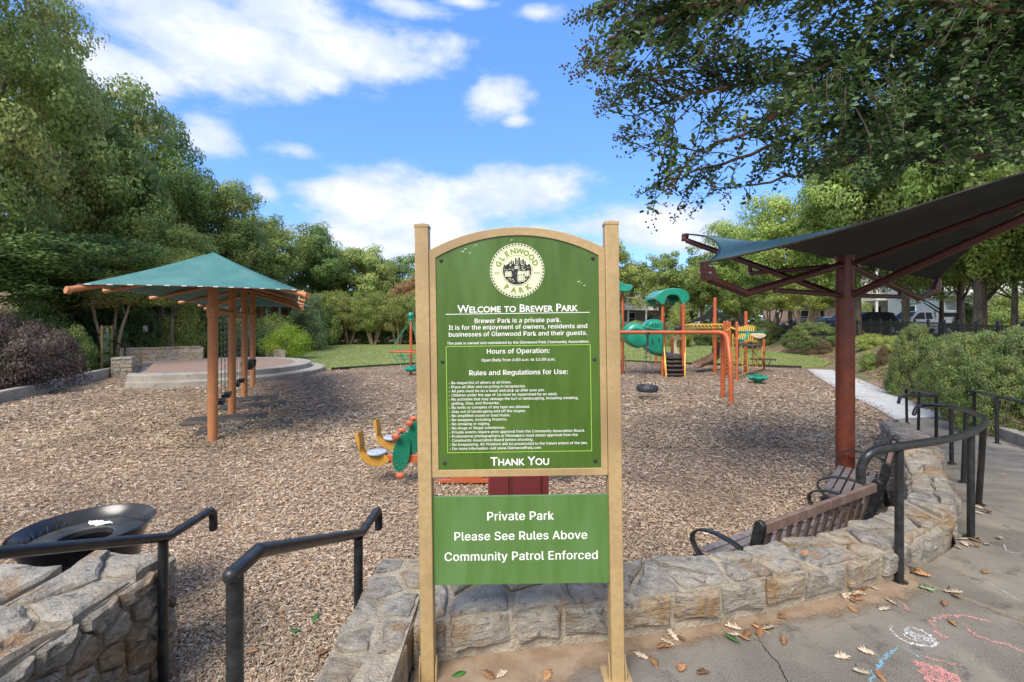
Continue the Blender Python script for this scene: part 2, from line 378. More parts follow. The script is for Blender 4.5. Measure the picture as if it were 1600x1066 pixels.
def grass_mat(name, a, b_, c_, d_=None):
    m = bpy.data.materials.new(name); m.use_nodes = True; t = m.node_tree; b = t.nodes['Principled BSDF']; q = G(t)
    pos = N(t, 'ShaderNodeNewGeometry').outputs['Position']
    c = q.mix(q.ss(q.noise(pos, .35, 5, .6), .35, .65), a, b_); c = q.mix(q.ss(q.noise(pos, 30, 4, .7), .4, .7), c, c_)
    if d_: c = q.mix(q.ss(q.noise(pos, 1.1, 6, .65, .6), .42, .6), c, d_)
    t.links.new(c, b.inputs['Base Color']); b.inputs['Roughness'].default_value = .9; b.inputs['Specular IOR Level'].default_value = .15
    bn = N(t, 'ShaderNodeBump'); bn.inputs['Strength'].default_value = 1; bn.inputs['Distance'].default_value = .05
    t.links.new(q.noise(pos, 45, 5, .7), bn.inputs['Height']); t.links.new(bn.outputs[0], b.inputs['Normal'])
    return m
M['lawn'] = grass_mat('lawn_grass', (.215, .25, .075), (.26, .29, .095), (.30, .32, .13))
M['slope'] = grass_mat('slope_litter', (.30, .20, .14), (.36, .25, .175), (.24, .165, .115), (.17, .175, .07))
M['asphalt'] = mat('asphalt', (.05, .05, .052), (.075, .075, .075), 30, .9)
M['glass'] = mat('window_glass', (.02, .024, .026), (.04, .045, .05), 1.2, .3, spec=.15)
M['whitepaint'] = mat('white_paint', (.72, .72, .70), (.78, .78, .76), 3, .55, c3=(.62, .62, .6), s3=.8)
M['paleblue'] = mat('pale_siding', (.48, .55, .56), (.55, .61, .62), 3, .7)
M['pinkbrick'] = mat('pink_stucco', (.52, .36, .29), (.58, .42, .34), 3, .8)
M['brick'] = mat('red_brick', (.2, .085, .06), (.27, .12, .08), 12, .9)
M['greysiding'] = mat('grey_siding', (.2, .215, .22), (.26, .27, .28), 3, .8)
M['roof'] = mat('roof_shingle', (.07, .065, .065), (.12, .11, .105), 14, .9)
M['carwhite'] = mat('white_car_paint', (.72, .73, .74), rough=.25, coat=.5)
M['carsilver'] = mat('silver_car_paint', (.36, .365, .37), rough=.4, metal=.1, coat=.1)
M['carblack'] = mat('dark_car_paint', (.016, .017, .018), rough=.45, coat=.05)
M['leafy'] = leafmat('leaf'); M['leafnear'] = leafmat('near_leaf', trans=.3, rough=.42)
M['drybrown'] = mat('dry_leaf_brown', (.27, .13, .055), (.38, .20, .09), 60, .7, rand=.35)
M['drypale'] = mat('dry_leaf_pale', (.38, .29, .20), (.56, .47, .36), 60, .75, rand=.2)
M['greenleaf'] = mat('fresh_leaf', (.03, .13, .02), (.05, .17, .03), 20, .4)
M['sagegreen'] = mat('greyish_leaf', (.22, .3, .17), rough=.7)
# ================================================================== GROUND
rng = random.Random(7)
LB = [(-30, -14), (10, -13.2), (12.3, -13.95), (19.3, -16.8), (23, -19), (30, -17.6), (45, -18.2), (80, -19)]
RB = [(-30, 12), (3, 7.6), (5.2, 7.25), (6.6, 7.8), (7.8, 8.5), (9.4, 9.5), (11, 10.4), (13.7, 11.9), (17.6, 13.9), (21, 15.9), (28, 19.3), (33, 20), (45, 20), (80, 22)]
def gz(x, y):
    l = interp(LB, y); r = interp(RB, y)
    z = -.60
    if y < 2.0: z = -.14
    if x < l: 
        d = l - x; z = max(z, -.56 + min(4.2, .07 * min(d, 1.5) + .30 * max(0, d - 1.5)) * (1 if y > 8 else max(.2, (y + 6) / 14)))
    elif x > r:
        d = x - r; edge = interp([(-5, 0), (4, 0), (6, -.25), (8, -.42), (11, -.55)], y)
        z = edge + min(.62 - edge, .5 * d)
    if y > 47: z = max(z, -.60 + min(1.6, .12 * (y - 47)))
    return z
xs = sorted(set([-300, -180, -110, -70, -50] + [x * .8 for x in range(-50, 51)] + [50, 70, 110, 180, 300]))
ys = sorted(set([-300, -150, -70, -30] + [y * .8 for y in range(-25, 95)] + [85, 100, 130, 180, 300]))
V = []; F = []
for y in ys:
    for x in xs:
        n = math.sin(x * .9 + y * .4) * .04 + math.sin(x * .37 - y * .73) * .05
        z = gz(x, y); V.append((x, y, z + (n if z > -.5 and y > 3 else 0)))
nx = len(xs)
for j in range(len(ys) - 1):
    for i in range(nx - 1):
        F.append((j * nx + i, j * nx + i + 1, (j + 1) * nx + i + 1, (j + 1) * nx + i))
tag(np_mesh('ground', V, F, M['slope'], smooth=True), kind='structure')
def flat(name, poly, z, m, parent=None, kind='structure', th=.03):
    b = MB(); b.prism([(p[0], p[1]) for p in poly], lambda u, v, h: (u, v, h), z - th, z)
    o = b.build(name, m, parent, smooth=False)
    if kind: tag(o, kind=kind)
    return o
LAWN = [(-8.3, 20.9), (-4.9, 23.6), (-2, 24.6), (2, 25.2), (6, 25.1), (7.9, 24.1), (10.8, 23), (13.8, 21.7), (15.5, 22.6), (17.6, 25), (19, 29), (19.3, 34), (18.6, 41), (17, 46.5), (8, 48), (0, 48.2), (-9, 47.5), (-16.6, 45), (-17.6, 38), (-17, 31), (-15.6, 28.8), (-13.6, 26), (-12.2, 24.2), (-10, 22.6)]
flat('lawn', LAWN, -.535, M['lawn'], th=.1)
# mulch bed: gently uneven sheet (reaches under the kerbs and edgings round it)
V = []; F = []; st = .25; nxm = int(31 / st) + 1; nym = int(25.4 / st) + 1
for j in range(nym):
    for i in range(nxm):
        x = -17 + i * st; y = 1.2 + j * st
        V.append((x, y, -.565 + .012 * math.sin(x * 2.1 + .7 * y) + .012 * math.sin(y * 1.7 - x * .8)))
for j in range(nym - 1):
    for i in range(nxm - 1):
        x = -17 + i * st; y = 1.2 + j * st
        if x < interp(LB, y) - .2: continue
        if x > interp([(1, 8), (5, 5), (7, 7.2), (9.8, 8.4), (11.7, 9.6), (14.6, 10.9), (21.1, 14), (26, 14.5)], y): continue
        F.append((j * nxm + i, j * nxm + i + 1, (j + 1) * nxm + i + 1, (j + 1) * nxm + i))
tag(np_mesh('mulch_bed', V, F, M['mulch'], smooth=True), kind='structure')
def in_poly(x, y, poly):
    c = False; n = len(poly)
    for i in range(n):
        (x1, y1), (x2, y2) = poly[i][:2], poly[(i + 1) % n][:2]
        if (y1 > y) != (y2 > y) and x < (x2 - x1) * (y - y1) / (y2 - y1) + x1: c = not c
    return c
# loose wood chips lying on the bed (nobody could count them)
def chips(name, n, y0, y1, size, seed):
    R = np.random.default_rng(seed)
    u = R.random(n); y = 1 / (1 / y0 + (1 / y1 - 1 / y0) * u)
    x = (R.random(n) * 2 - 1) * 1.22 * y
    l = np.interp(y, [a for a, b in LB], [b for a, b in LB]) + .1
    r = np.interp(y, [1, 2.7, 3.3, 5, 6.2, 7, 9.8, 11.7, 14.6, 21.1, 26], [1.2, 1.4, 2.4, 4.35, 5.3, 6.6, 8.2, 9.3, 10.5, 13.6, 13.8])
    top = np.interp(x, [-9, -4.9, -2, 2, 6, 7.9, 13.8], [20.9, 23.5, 24.5, 25.1, 25, 24, 21.6])
    bot = np.interp(x, [-3, -2.3, -2.12, -2.1, -.8, -.79, .2, 1.5, 2], [2.95, 2.9, 2.9, 2.6, 2.6, 2.8, 2.75, 2.9, 3.0])
    k = (x > l) & (x < r) & (y < top) & (y > bot)
    st_ = (x < -13.2 - (y - 15.6) * .7) | (((x + 12.5) ** 2 + (y - 19.3) ** 2) > 4.2 ** 2) & (((x + 13) ** 2 + (y - 19.5) ** 2) > 4.05 ** 2)
    k &= st_ & ~((y > 18.4) & (x < -14.5)); x = x[k]; y = y[k]; n = len(x)
    L = size * (.4 + 1.1 * R.random(n) ** 1.6); Wd = L * (.16 + .3 * R.random(n)); T = size * (.07 + .12 * R.random(n))
    L *= np.clip(y / 5.0, .8, 2.2); Wd *= np.clip(y / 5.0, .85, 2.2)
    a = R.random(n) * 2 * pi; tilt = R.normal(0, .22, n); roll = R.normal(0, .35, n)
    dx = np.stack([np.cos(a) * np.cos(tilt), np.sin(a) * np.cos(tilt), np.sin(tilt)], 1)
    side = np.stack([-np.sin(a), np.cos(a), np.zeros(n)], 1); upv = np.cross(dx, side)
    side2 = side * np.cos(roll)[:, None] + upv * np.sin(roll)[:, None]; up2 = np.cross(dx, side2)
    c = np.stack([x, y, -.548 + .012 * np.sin(x * 2.1 + .7 * y) + .012 * np.sin(y * 1.7 - x * .8) + R.random(n) * .018], 1)
    hl = (L / 2)[:, None] * dx; hw = (Wd / 2)[:, None] * side2; ht = T[:, None] * up2
    # a splinter: ridge on top, two flanks, blunt ends
    sk = (R.random(n) * .5 + .5)[:, None]
    vs = np.stack([c - hl - hw * sk, c - hl + hw * sk, c + hl + hw * .8, c + hl - hw * .6, c - hl * .8 + ht, c + hl * .85 + ht], 1).reshape(-1, 3)
    base = (np.arange(n) * 6)[:, None]
    f = np.concatenate([base + np.array([[0, 4, 5, 3]]), base + np.array([[1, 2, 5, 4]])], 0)
    f3 = np.concatenate([base + np.array([[0, 1, 4, 4]]), base + np.array([[2, 3, 5, 5]])], 0)
    pal = np.array([(.50, .395, .29), (.41, .305, .21), (.34, .235, .155), (.24, .16, .105), (.14, .092, .062), (.58, .48, .375), (.40, .345, .285), (.46, .28, .15)])
    w = np.array([.2, .22, .2, .13, .07, .08, .07, .03]); w = w / w.sum()
    cc = pal[R.choice(len(pal), n, p=w)] * (.85 + .3 * R.random((n, 1)))
    damp = np.sin(x * 1.3 + 2 * np.sin(y * .9)) * np.sin(y * 1.1 + 1.7 * np.sin(x * .6 + 1)) + .5 * np.sin(x * 3.1 + y * 2.3 + np.sin(y * 4)); cc = cc * (1 - .26 * np.clip(damp, 0, 1.2) + .05 * np.clip(-damp, 0, 1))[:, None]
    return tag(np_mesh(name, vs, f, M['chip'], cols=np.repeat(cc, 6, 0)), kind='stuff')
chips('wood_chips', 185000, 2.5, 9, .036, 3)
chips('wood_chips', 95000, 8, 26, .04, 5)
# lawn edging
b = MB(); e = catmull([(p[0], p[1], -.52) for p in LAWN[:8]], 5)
for a_, c_ in zip(e, e[1:]): b.bar(a_, c_ + (c_ - a_) * .02, .05, .13)
tag(b.build('lawn_edging', M['dark']), 'black plastic edging strip along the near side of the lawn', 'edging')
# ------------------------------------------------------------------ walkway
Lw = [(-.47, 2.15, 0), (-.25, 2.22, 0), (.53, 2.34, 0), (1.05, 2.45, 0), (1.92, 2.70, 0), (2.52, 2.92, 0), (3.18, 3.3, 0), (3.66, 3.72, -.02), (4.1, 4.25, -.05), (4.6, 4.9, -.13), (5.3, 5.5, -.22), (6.2, 6.45, -.35), (7.0, 7.6, -.43), (7.9, 8.9, -.5), (8.6, 10.2, -.53)]
Rw = [(7.6, -3, 0), (7.6, 1, 0), (7.55, 3, 0), (7.35, 4.2, -.05), (7.3, 5.2, -.13), (7.8, 6.5, -.3), (8.6, 7.9, -.42), (9.5, 9.4, -.5), (10.1, 10.5, -.53)]
wk = flat('walkway', [(-7, -5), (7.6, -5), (7.6, 2.3), (-7, 2.3)] if False else [(-7, -5), (7.6, -5), (7.6, 1.9), (-.47, 1.9), (-.47, 1.4), (-7, 1.4)], -.03, M['dark'], th=.1)
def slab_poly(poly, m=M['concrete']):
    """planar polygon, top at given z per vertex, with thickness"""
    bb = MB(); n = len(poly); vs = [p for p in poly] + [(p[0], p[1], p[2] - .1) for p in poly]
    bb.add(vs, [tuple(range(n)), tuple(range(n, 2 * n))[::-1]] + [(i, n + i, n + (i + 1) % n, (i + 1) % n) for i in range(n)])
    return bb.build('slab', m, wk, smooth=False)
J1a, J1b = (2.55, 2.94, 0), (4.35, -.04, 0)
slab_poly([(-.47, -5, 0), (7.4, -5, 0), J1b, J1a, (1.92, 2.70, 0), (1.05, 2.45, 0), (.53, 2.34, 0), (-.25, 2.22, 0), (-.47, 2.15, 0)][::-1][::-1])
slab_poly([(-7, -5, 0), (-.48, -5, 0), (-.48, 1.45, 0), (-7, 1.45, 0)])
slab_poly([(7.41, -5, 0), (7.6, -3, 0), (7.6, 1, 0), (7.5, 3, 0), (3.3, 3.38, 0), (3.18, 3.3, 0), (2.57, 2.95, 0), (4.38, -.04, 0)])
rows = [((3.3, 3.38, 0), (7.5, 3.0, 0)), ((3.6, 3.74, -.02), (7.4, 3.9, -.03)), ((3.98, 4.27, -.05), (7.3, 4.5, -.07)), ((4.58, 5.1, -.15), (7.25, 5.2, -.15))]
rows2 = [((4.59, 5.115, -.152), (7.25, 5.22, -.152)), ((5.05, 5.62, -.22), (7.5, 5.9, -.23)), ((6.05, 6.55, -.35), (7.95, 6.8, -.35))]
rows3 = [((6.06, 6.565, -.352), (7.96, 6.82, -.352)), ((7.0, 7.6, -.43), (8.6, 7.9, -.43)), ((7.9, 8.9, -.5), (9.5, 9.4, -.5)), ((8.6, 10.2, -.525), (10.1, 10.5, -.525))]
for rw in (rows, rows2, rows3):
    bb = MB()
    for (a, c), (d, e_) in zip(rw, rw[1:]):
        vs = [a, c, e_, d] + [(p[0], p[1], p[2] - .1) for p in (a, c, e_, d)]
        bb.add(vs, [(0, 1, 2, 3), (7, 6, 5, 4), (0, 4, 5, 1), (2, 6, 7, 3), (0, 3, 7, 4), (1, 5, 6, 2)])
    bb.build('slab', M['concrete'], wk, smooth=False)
bb = MB(); bb.bar((2.56, 2.93, .001), (4.36, -.05, .001), .03, .012); bb.build('expansion_joint', M['joint'], wk)
# cracks: thin recessed-looking ribbons of dirt
def ribbon(pts, w, z, name, m, parent, seed=1, kind=None):
    r = random.Random(seed); bb = MB(); pts = catmull([(p[0], p[1], z) for p in pts], 8); L = []; Rr = []
    for i, p in enumerate(pts):
        t = (pts[min(i + 1, len(pts) - 1)] - pts[max(i - 1, 0)]); t.z = 0; t.normalize(); n = Vector((-t.y, t.x, 0))
        ww = w * (.45 + .8 * r.random()) * min(1, .15 + 4 * i / len(pts), .15 + 4 * (len(pts) - 1 - i) / len(pts)); j = n * (r.random() - .5) * w * 1.2
        L.append(p + n * ww / 2 + j); Rr.append(p - n * ww / 2 + j)
    k = len(pts); bb.add(L + Rr, [(i, i + 1, k + i + 1, k + i) for i in range(k - 1)])
    o = bb.build(name, m, parent, smooth=False)
    if kind: tag(o, kind=kind)
    return o
def PW(px, py, z=0): q = PG(px, py, z); return (q.x, q.y)
ribbon([PW(1186, 1000), PW(1200, 1020), PW(1216, 1038), PW(1230, 1066), PW(1250, 1110)], .006, .003, 'crack', M['dark'], wk, 3)
ribbon([PW(1280, 985), PW(1310, 972), PW(1360, 958)], .003, .003, 'crack', M['sand'], wk, 4)
# washed soil along the foot of the wall: a film that thins out over the slab
mm = bpy.data.materials.new('soil_film'); mm.use_nodes = True; t_ = mm.node_tree; bs_ = t_.nodes['Principled BSDF']; q_ = G(t_)
po = N(t_, 'ShaderNodeNewGeometry').outputs['Position']; at_ = N(t_, 'ShaderNodeAttribute'); at_.attribute_name = 'col'
t_.links.new(q_.mix(q_.ss(q_.noise(po, 9, 5), .35, .65), (.215, .145, .09), (.28, .205, .14)), bs_.inputs['Base Color']); bs_.inputs['Roughness'].default_value = .95
tt = q_.m('ADD', at_.outputs['Fac'], q_.m('MULTIPLY', q_.m('SUBTRACT', q_.noise(po, 7, 7, .7), .5), 1.1)); tt = q_.m('ADD', tt, q_.m('MULTIPLY', q_.m('SUBTRACT', q_.noise(po, 150, 3, .7), .5), .8))
t_.links.new(q_.ss(tt, .35, .75, 1.0, 0.0), bs_.inputs['Alpha'])
top = []; bot = []
for i, (x, y) in enumerate([(-.46, 2.14), (-.25, 2.2), (.1, 2.27), (.53, 2.335), (1.05, 2.44), (1.5, 2.56), (1.92, 2.695), (2.3, 2.83), (2.6, 2.96)]):
    wv = [.8, .7, .5, .22, .13, .13, .2, .24, .2][i]; top.append((x, y + .03, .0045)); bot.append((x + .12 * wv, y - wv, .0045))
tp = catmull(top, 10); bt = catmull(bot, 10); k = len(tp); Vs = []; cs = []
for j in range(7):
    for a_, c_ in zip(tp, bt): p = a_.lerp(c_, j / 6); Vs.append(tuple(p)); cs.append((j / 6,) * 3)
tag(np_mesh('washed_soil', Vs, [(j * k + i, (j + 1) * k + i, (j + 1) * k + i + 1, j * k + i + 1) for j in range(6) for i in range(k - 1)], mm, cols=np.array(cs)), kind='stuff')
bt = [a_.lerp(c_, .5) for a_, c_ in zip(tp, bt)]
# soil grains piled loosely
R = np.random.default_rng(5); vs = []; fs = []
for q in range(2600):
    i = R.integers(0, k - 1); t = R.random() ** 1.4; p = tp[i] * (1 - t * 1.15) + bt[i] * (t * 1.15); s = .0018 + .004 * R.random() ** 2
    x, y = p.x + R.normal(0, .02), p.y + R.normal(0, .02) - .02; n0 = len(vs)
    vs += [(x - s, y, .004), (x + s, y - s * .5, .004), (x, y + s, .004), (x, y, .004 + s * 1.2)]; fs += [(n0, n0 + 1, n0 + 3), (n0 + 1, n0 + 2, n0 + 3), (n0 + 2, n0, n0 + 3)]
tag(np_mesh('soil_grains', vs, fs, M['sand']), kind='stuff')
# chalk drawings: flat pigment on the slab
def chalk_mat(name, c):
    m = bpy.data.materials.new(name); m.use_nodes = True; t = m.node_tree; b = t.nodes['Principled BSDF']; q = G(t)
    pos = N(t, 'ShaderNodeNewGeometry').outputs['Position']
    b.inputs['Base Color'].default_value = (*c, 1); b.inputs['Roughness'].default_value = 1
    t.links.new(q.m('MULTIPLY', q.ss(q.noise(pos, 170, 4, .75), .42, .58), q.ss(q.noise(pos, 14, 3), .25, .6, .35, 1)), b.inputs['Alpha'])
    return m
M['chalk_white'] = chalk_mat('chalk_white', (.75, .76, .78)); M['chalk_pink'] = chalk_mat('chalk_pink', (.72, .32, .29)); M['chalk_blue'] = chalk_mat('chalk_blue', (.25, .53, .68))
def chalk(pxs, w, c, seed, z=.004): ribbon([PW(*p) for p in pxs], w, z, 'chalk_mark', M[c], wk, seed)
chalk([(1392, 976), (1396, 990), (1415, 1003), (1440, 1010), (1462, 1009), (1454, 995), (1430, 983), (1414, 985), (1420, 998), (1445, 1006)], .016, 'chalk_white', 1)
for i in range(7): chalk([(1416 + i * 4, 984 + i * 1.5), (1424 + i * 5, 994 + i), (1432 + i * 5, 1004 + i * .6)], .012, 'chalk_white', 10 + i, .0045)
chalk([(1462, 985), (1455, 972), (1470, 965), (1500, 964), (1530, 968), (1550, 974)], .02, 'chalk_pink', 2)
chalk([(1462, 985), (1470, 995), (1484, 998)], .02, 'chalk_pink', 22)
chalk([(1504, 974), (1520, 990), (1540, 1000), (1570, 1008), (1600, 1020), (1640, 1032)], .018, 'chalk_pink', 3)
chalk([(1398, 938), (1412, 946), (1421, 958)], .016, 'chalk_pink', 4)
for i in range(9): chalk([(1424 + i * 6, 1030 + i * 2.0), (1440 + i * 7, 1046 + i * 2), (1448 + i * 7.5, 1072 + i)], .026, 'chalk_pink', 30 + i, .0035 + .0003 * i)
chalk([(1436, 1026), (1470, 1034), (1506, 1042)], .014, 'chalk_pink', 5)
chalk([(1402, 1010), (1390, 1022), (1376, 1036), (1366, 1052), (1360, 1080)], .018, 'chalk_blue', 6)
chalk([(1404, 1010), (1430, 1024), (1440, 1030)], .008, 'chalk_blue', 7)
chalk([(1570, 850), (1574, 862), (1600, 866), (1630, 868)], .010, 'chalk_white', 8)
chalk([(1600, 945), (1560, 920), (1530, 905)], .005, 'chalk_white', 9)
# far path level with the bed
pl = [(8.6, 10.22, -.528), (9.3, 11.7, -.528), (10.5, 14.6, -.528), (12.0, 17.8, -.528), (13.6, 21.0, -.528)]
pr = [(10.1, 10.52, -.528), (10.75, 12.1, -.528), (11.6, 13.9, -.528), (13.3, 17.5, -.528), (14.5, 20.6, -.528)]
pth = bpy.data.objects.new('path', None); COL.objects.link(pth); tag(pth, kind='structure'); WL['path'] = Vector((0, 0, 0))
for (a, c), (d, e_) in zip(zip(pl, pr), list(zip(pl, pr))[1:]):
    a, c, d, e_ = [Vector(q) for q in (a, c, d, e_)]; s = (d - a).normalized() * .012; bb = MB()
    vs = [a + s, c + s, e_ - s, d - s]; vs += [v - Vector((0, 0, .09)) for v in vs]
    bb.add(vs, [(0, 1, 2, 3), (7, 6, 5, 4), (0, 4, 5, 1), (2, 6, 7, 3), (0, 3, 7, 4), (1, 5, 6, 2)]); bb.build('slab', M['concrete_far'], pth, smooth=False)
# low kerb right of the ramp
bb = MB(); kc = catmull([(p[0] + .12, p[1], p[2] + .03) for p in Rw], 4)
for a, c in zip(kc, kc[1:]): bb.bar(a, c + (c - a).normalized() * .004, .2, .3)
tag(bb.build('kerb', M['concrete_kerb'], bevel=.01), 'low concrete kerb between the ramp and the clipped shrubs', 'kerb')
# left kerb
kb = thing('kerb', 'long weathered concrete kerb at the left edge of the mulch', 'kerb', (-13.9, 12.3, MU))
lk = catmull([(-13.1, 6, -.46), (-13.3, 9, -.46), (-13.95, 12.3, -.45), (-15.2, 15.6, -.44), (-16.2, 18.0, -.43), (-16.3, 18.6, -.43)], 3)
for a, c in zip(lk, lk[1:]):
    bb = MB(); dd = (c - a).normalized() * .012; bb.bar(a, c - dd, .24, .42); bb.build('kerb_block', M['concrete_kerb'], kb, bevel=.015)
# ================================================================== STONE WALLS
def resample(pts, n):
    pts = [Vector(p) for p in pts]; d = [0]
    for a, b_ in zip(pts, pts[1:]): d.append(d[-1] + (b_ - a).length)
    out = []
    for i in range(n):
        s = d[-1] * i / (n - 1); j = max(k for k in range(len(d)) if d[k] <= s + 1e-9); j = min(j, len(pts) - 2)
        out.append(pts[j].lerp(pts[j + 1], (s - d[j]) / max(1e-9, d[j + 1] - d[j])))
    return out, d[-1]
def clip(poly, mx, my, nx_, ny):
    out = []; n = len(poly)
    for i in range(n):
        p, q = poly[i], poly[(i + 1) % n]; dp = (p[0] - mx) * nx_ + (p[1] - my) * ny; dq = (q[0] - mx) * nx_ + (q[1] - my) * ny
        if dp <= 0: out.append(p)
        if dp * dq < 0: t = dp / (dp - dq); out.append((p[0] + (q[0] - p[0]) * t, p[1] + (q[1] - p[1]) * t))
    return out
def cells(L, T, su, sv, r, jit=.32, stag=True):
    nv = max(1, round(T / sv)); seeds = []
    for j in range(nv):
        nu = max(1, round(L / su * r.uniform(.85, 1.15))); off = .5 if (stag and j % 2) else 0
        for i in range(nu + 1):
            u = (i + off + r.uniform(-jit, jit)) * L / nu; v = (j + .5 + r.uniform(-jit, jit) * .8) * T / nv
            if -.02 < u < L + .02: seeds.append((min(max(u, .01), L - .01), v))
    res = []
    for i, (u, v) in enumerate(seeds):
        poly = [(0, 0), (L, 0), (L, T), (0, T)]
        for j, (a, b_) in enumerate(seeds):
            if i != j and abs(a - u) < 3 * su + .3: 
                poly = clip(poly, (u + a) / 2, (v + b_) / 2, a - u, b_ - v)
                if len(poly) < 3: break
        if len(poly) >= 3: res.append(poly)
    return res
def courses(L, T, su, sv, r):
    """squared rubble in uneven courses"""
    res = []; v = 0
    hs = []
    while v < T - 1e-6:
        h = min(sv * r.uniform(.75, 1.3), T - v)
        if T - v - h < sv * .4: h = T - v
        hs.append((v, h)); v += h
    for v, h in hs:
        u = 0
        while u < L - 1e-6:
            w = min(su * r.uniform(.6, 1.5), L - u)
            if L - u - w < su * .4: w = L - u
            j = lambda: r.uniform(-.08, .08) * h
            res.append([(u, v), (u + w, v), (u + w, v + h), (u, v + h)]); u += w
    return res
def stone(poly, fmap, h, depth, parent, r, gap=.012, rough=1.0, name='stone', seg=.05):
    cu = sum(p[0] for p in poly) / len(poly); cv = sum(p[1] for p in poly) / len(poly)
    pts = []
    for i in range(len(poly)):
        p, q = poly[i], poly[(i + 1) % len(poly)]; l = math.hypot(q[0] - p[0], q[1] - p[1]); k = max(1, min(4, int(l / seg)))
        for j in range(k):
            t = j / k; pts.append((p[0] + (q[0] - p[0]) * t, p[1] + (q[1] - p[1]) * t, 1 if j == 0 else 0))
    rad = max(.02, min(math.hypot(p[0] - cu, p[1] - cv) for p in pts)); jit = min(.010, rad * .12) * rough
    ring = []
    for u, v, corner in pts:
        du, dv = u - cu, v - cv; d = math.hypot(du, dv); s = max(.3, (d - gap * (1.4 if corner else 1)) / d)
        ring.append((cu + du * s + r.uniform(-jit, jit), cv + dv * s + r.uniform(-jit, jit)))
    n = len(ring); tilt = (r.uniform(-.12, .12), r.uniform(-.12, .12)); vs = []
    def P_(u, v, hh): vs.append(fmap(u, v, hh))
    for u, v in ring: P_(u, v, -depth)
    hh = h * .55
    for u, v in ring: P_(u, v, max(.002, hh + r.uniform(-.25, .25) * h * .6 * rough + tilt[0] * (u - cu) + tilt[1] * (v - cv)))
    e = min(.03, rad * .22)
    for u, v in ring:
        du, dv = u - cu, v - cv; d = max(1e-5, math.hypot(du, dv)); s = (d - e * r.uniform(.5, 1.4)) / d
        P_(cu + du * s, cv + dv * s, h * (1 + r.uniform(-.18, .18) * rough) + tilt[0] * (u - cu) + tilt[1] * (v - cv))
    for u, v in ring: P_(cu + (u - cu) * .45, cv + (v - cv) * .45, h * (1.08 + r.uniform(-.3, .3) * rough) + .5 * (tilt[0] * (u - cu) + tilt[1] * (v - cv)))
    P_(cu, cv, h * (1.08 + r.uniform(-.25, .25) * rough))
    fs = []
    for a in range(3):
        for i in range(n): j = (i + 1) % n; fs.append((a * n + i, a * n + j, (a + 1) * n + j, (a + 1) * n + i))
    for i in range(n): fs.append((3 * n + i, 3 * n + (i + 1) % n, 4 * n))
    b_ = MB(); b_.add(vs, fs); return b_.build(name, M['stone'], parent, smooth=True, ang=28)
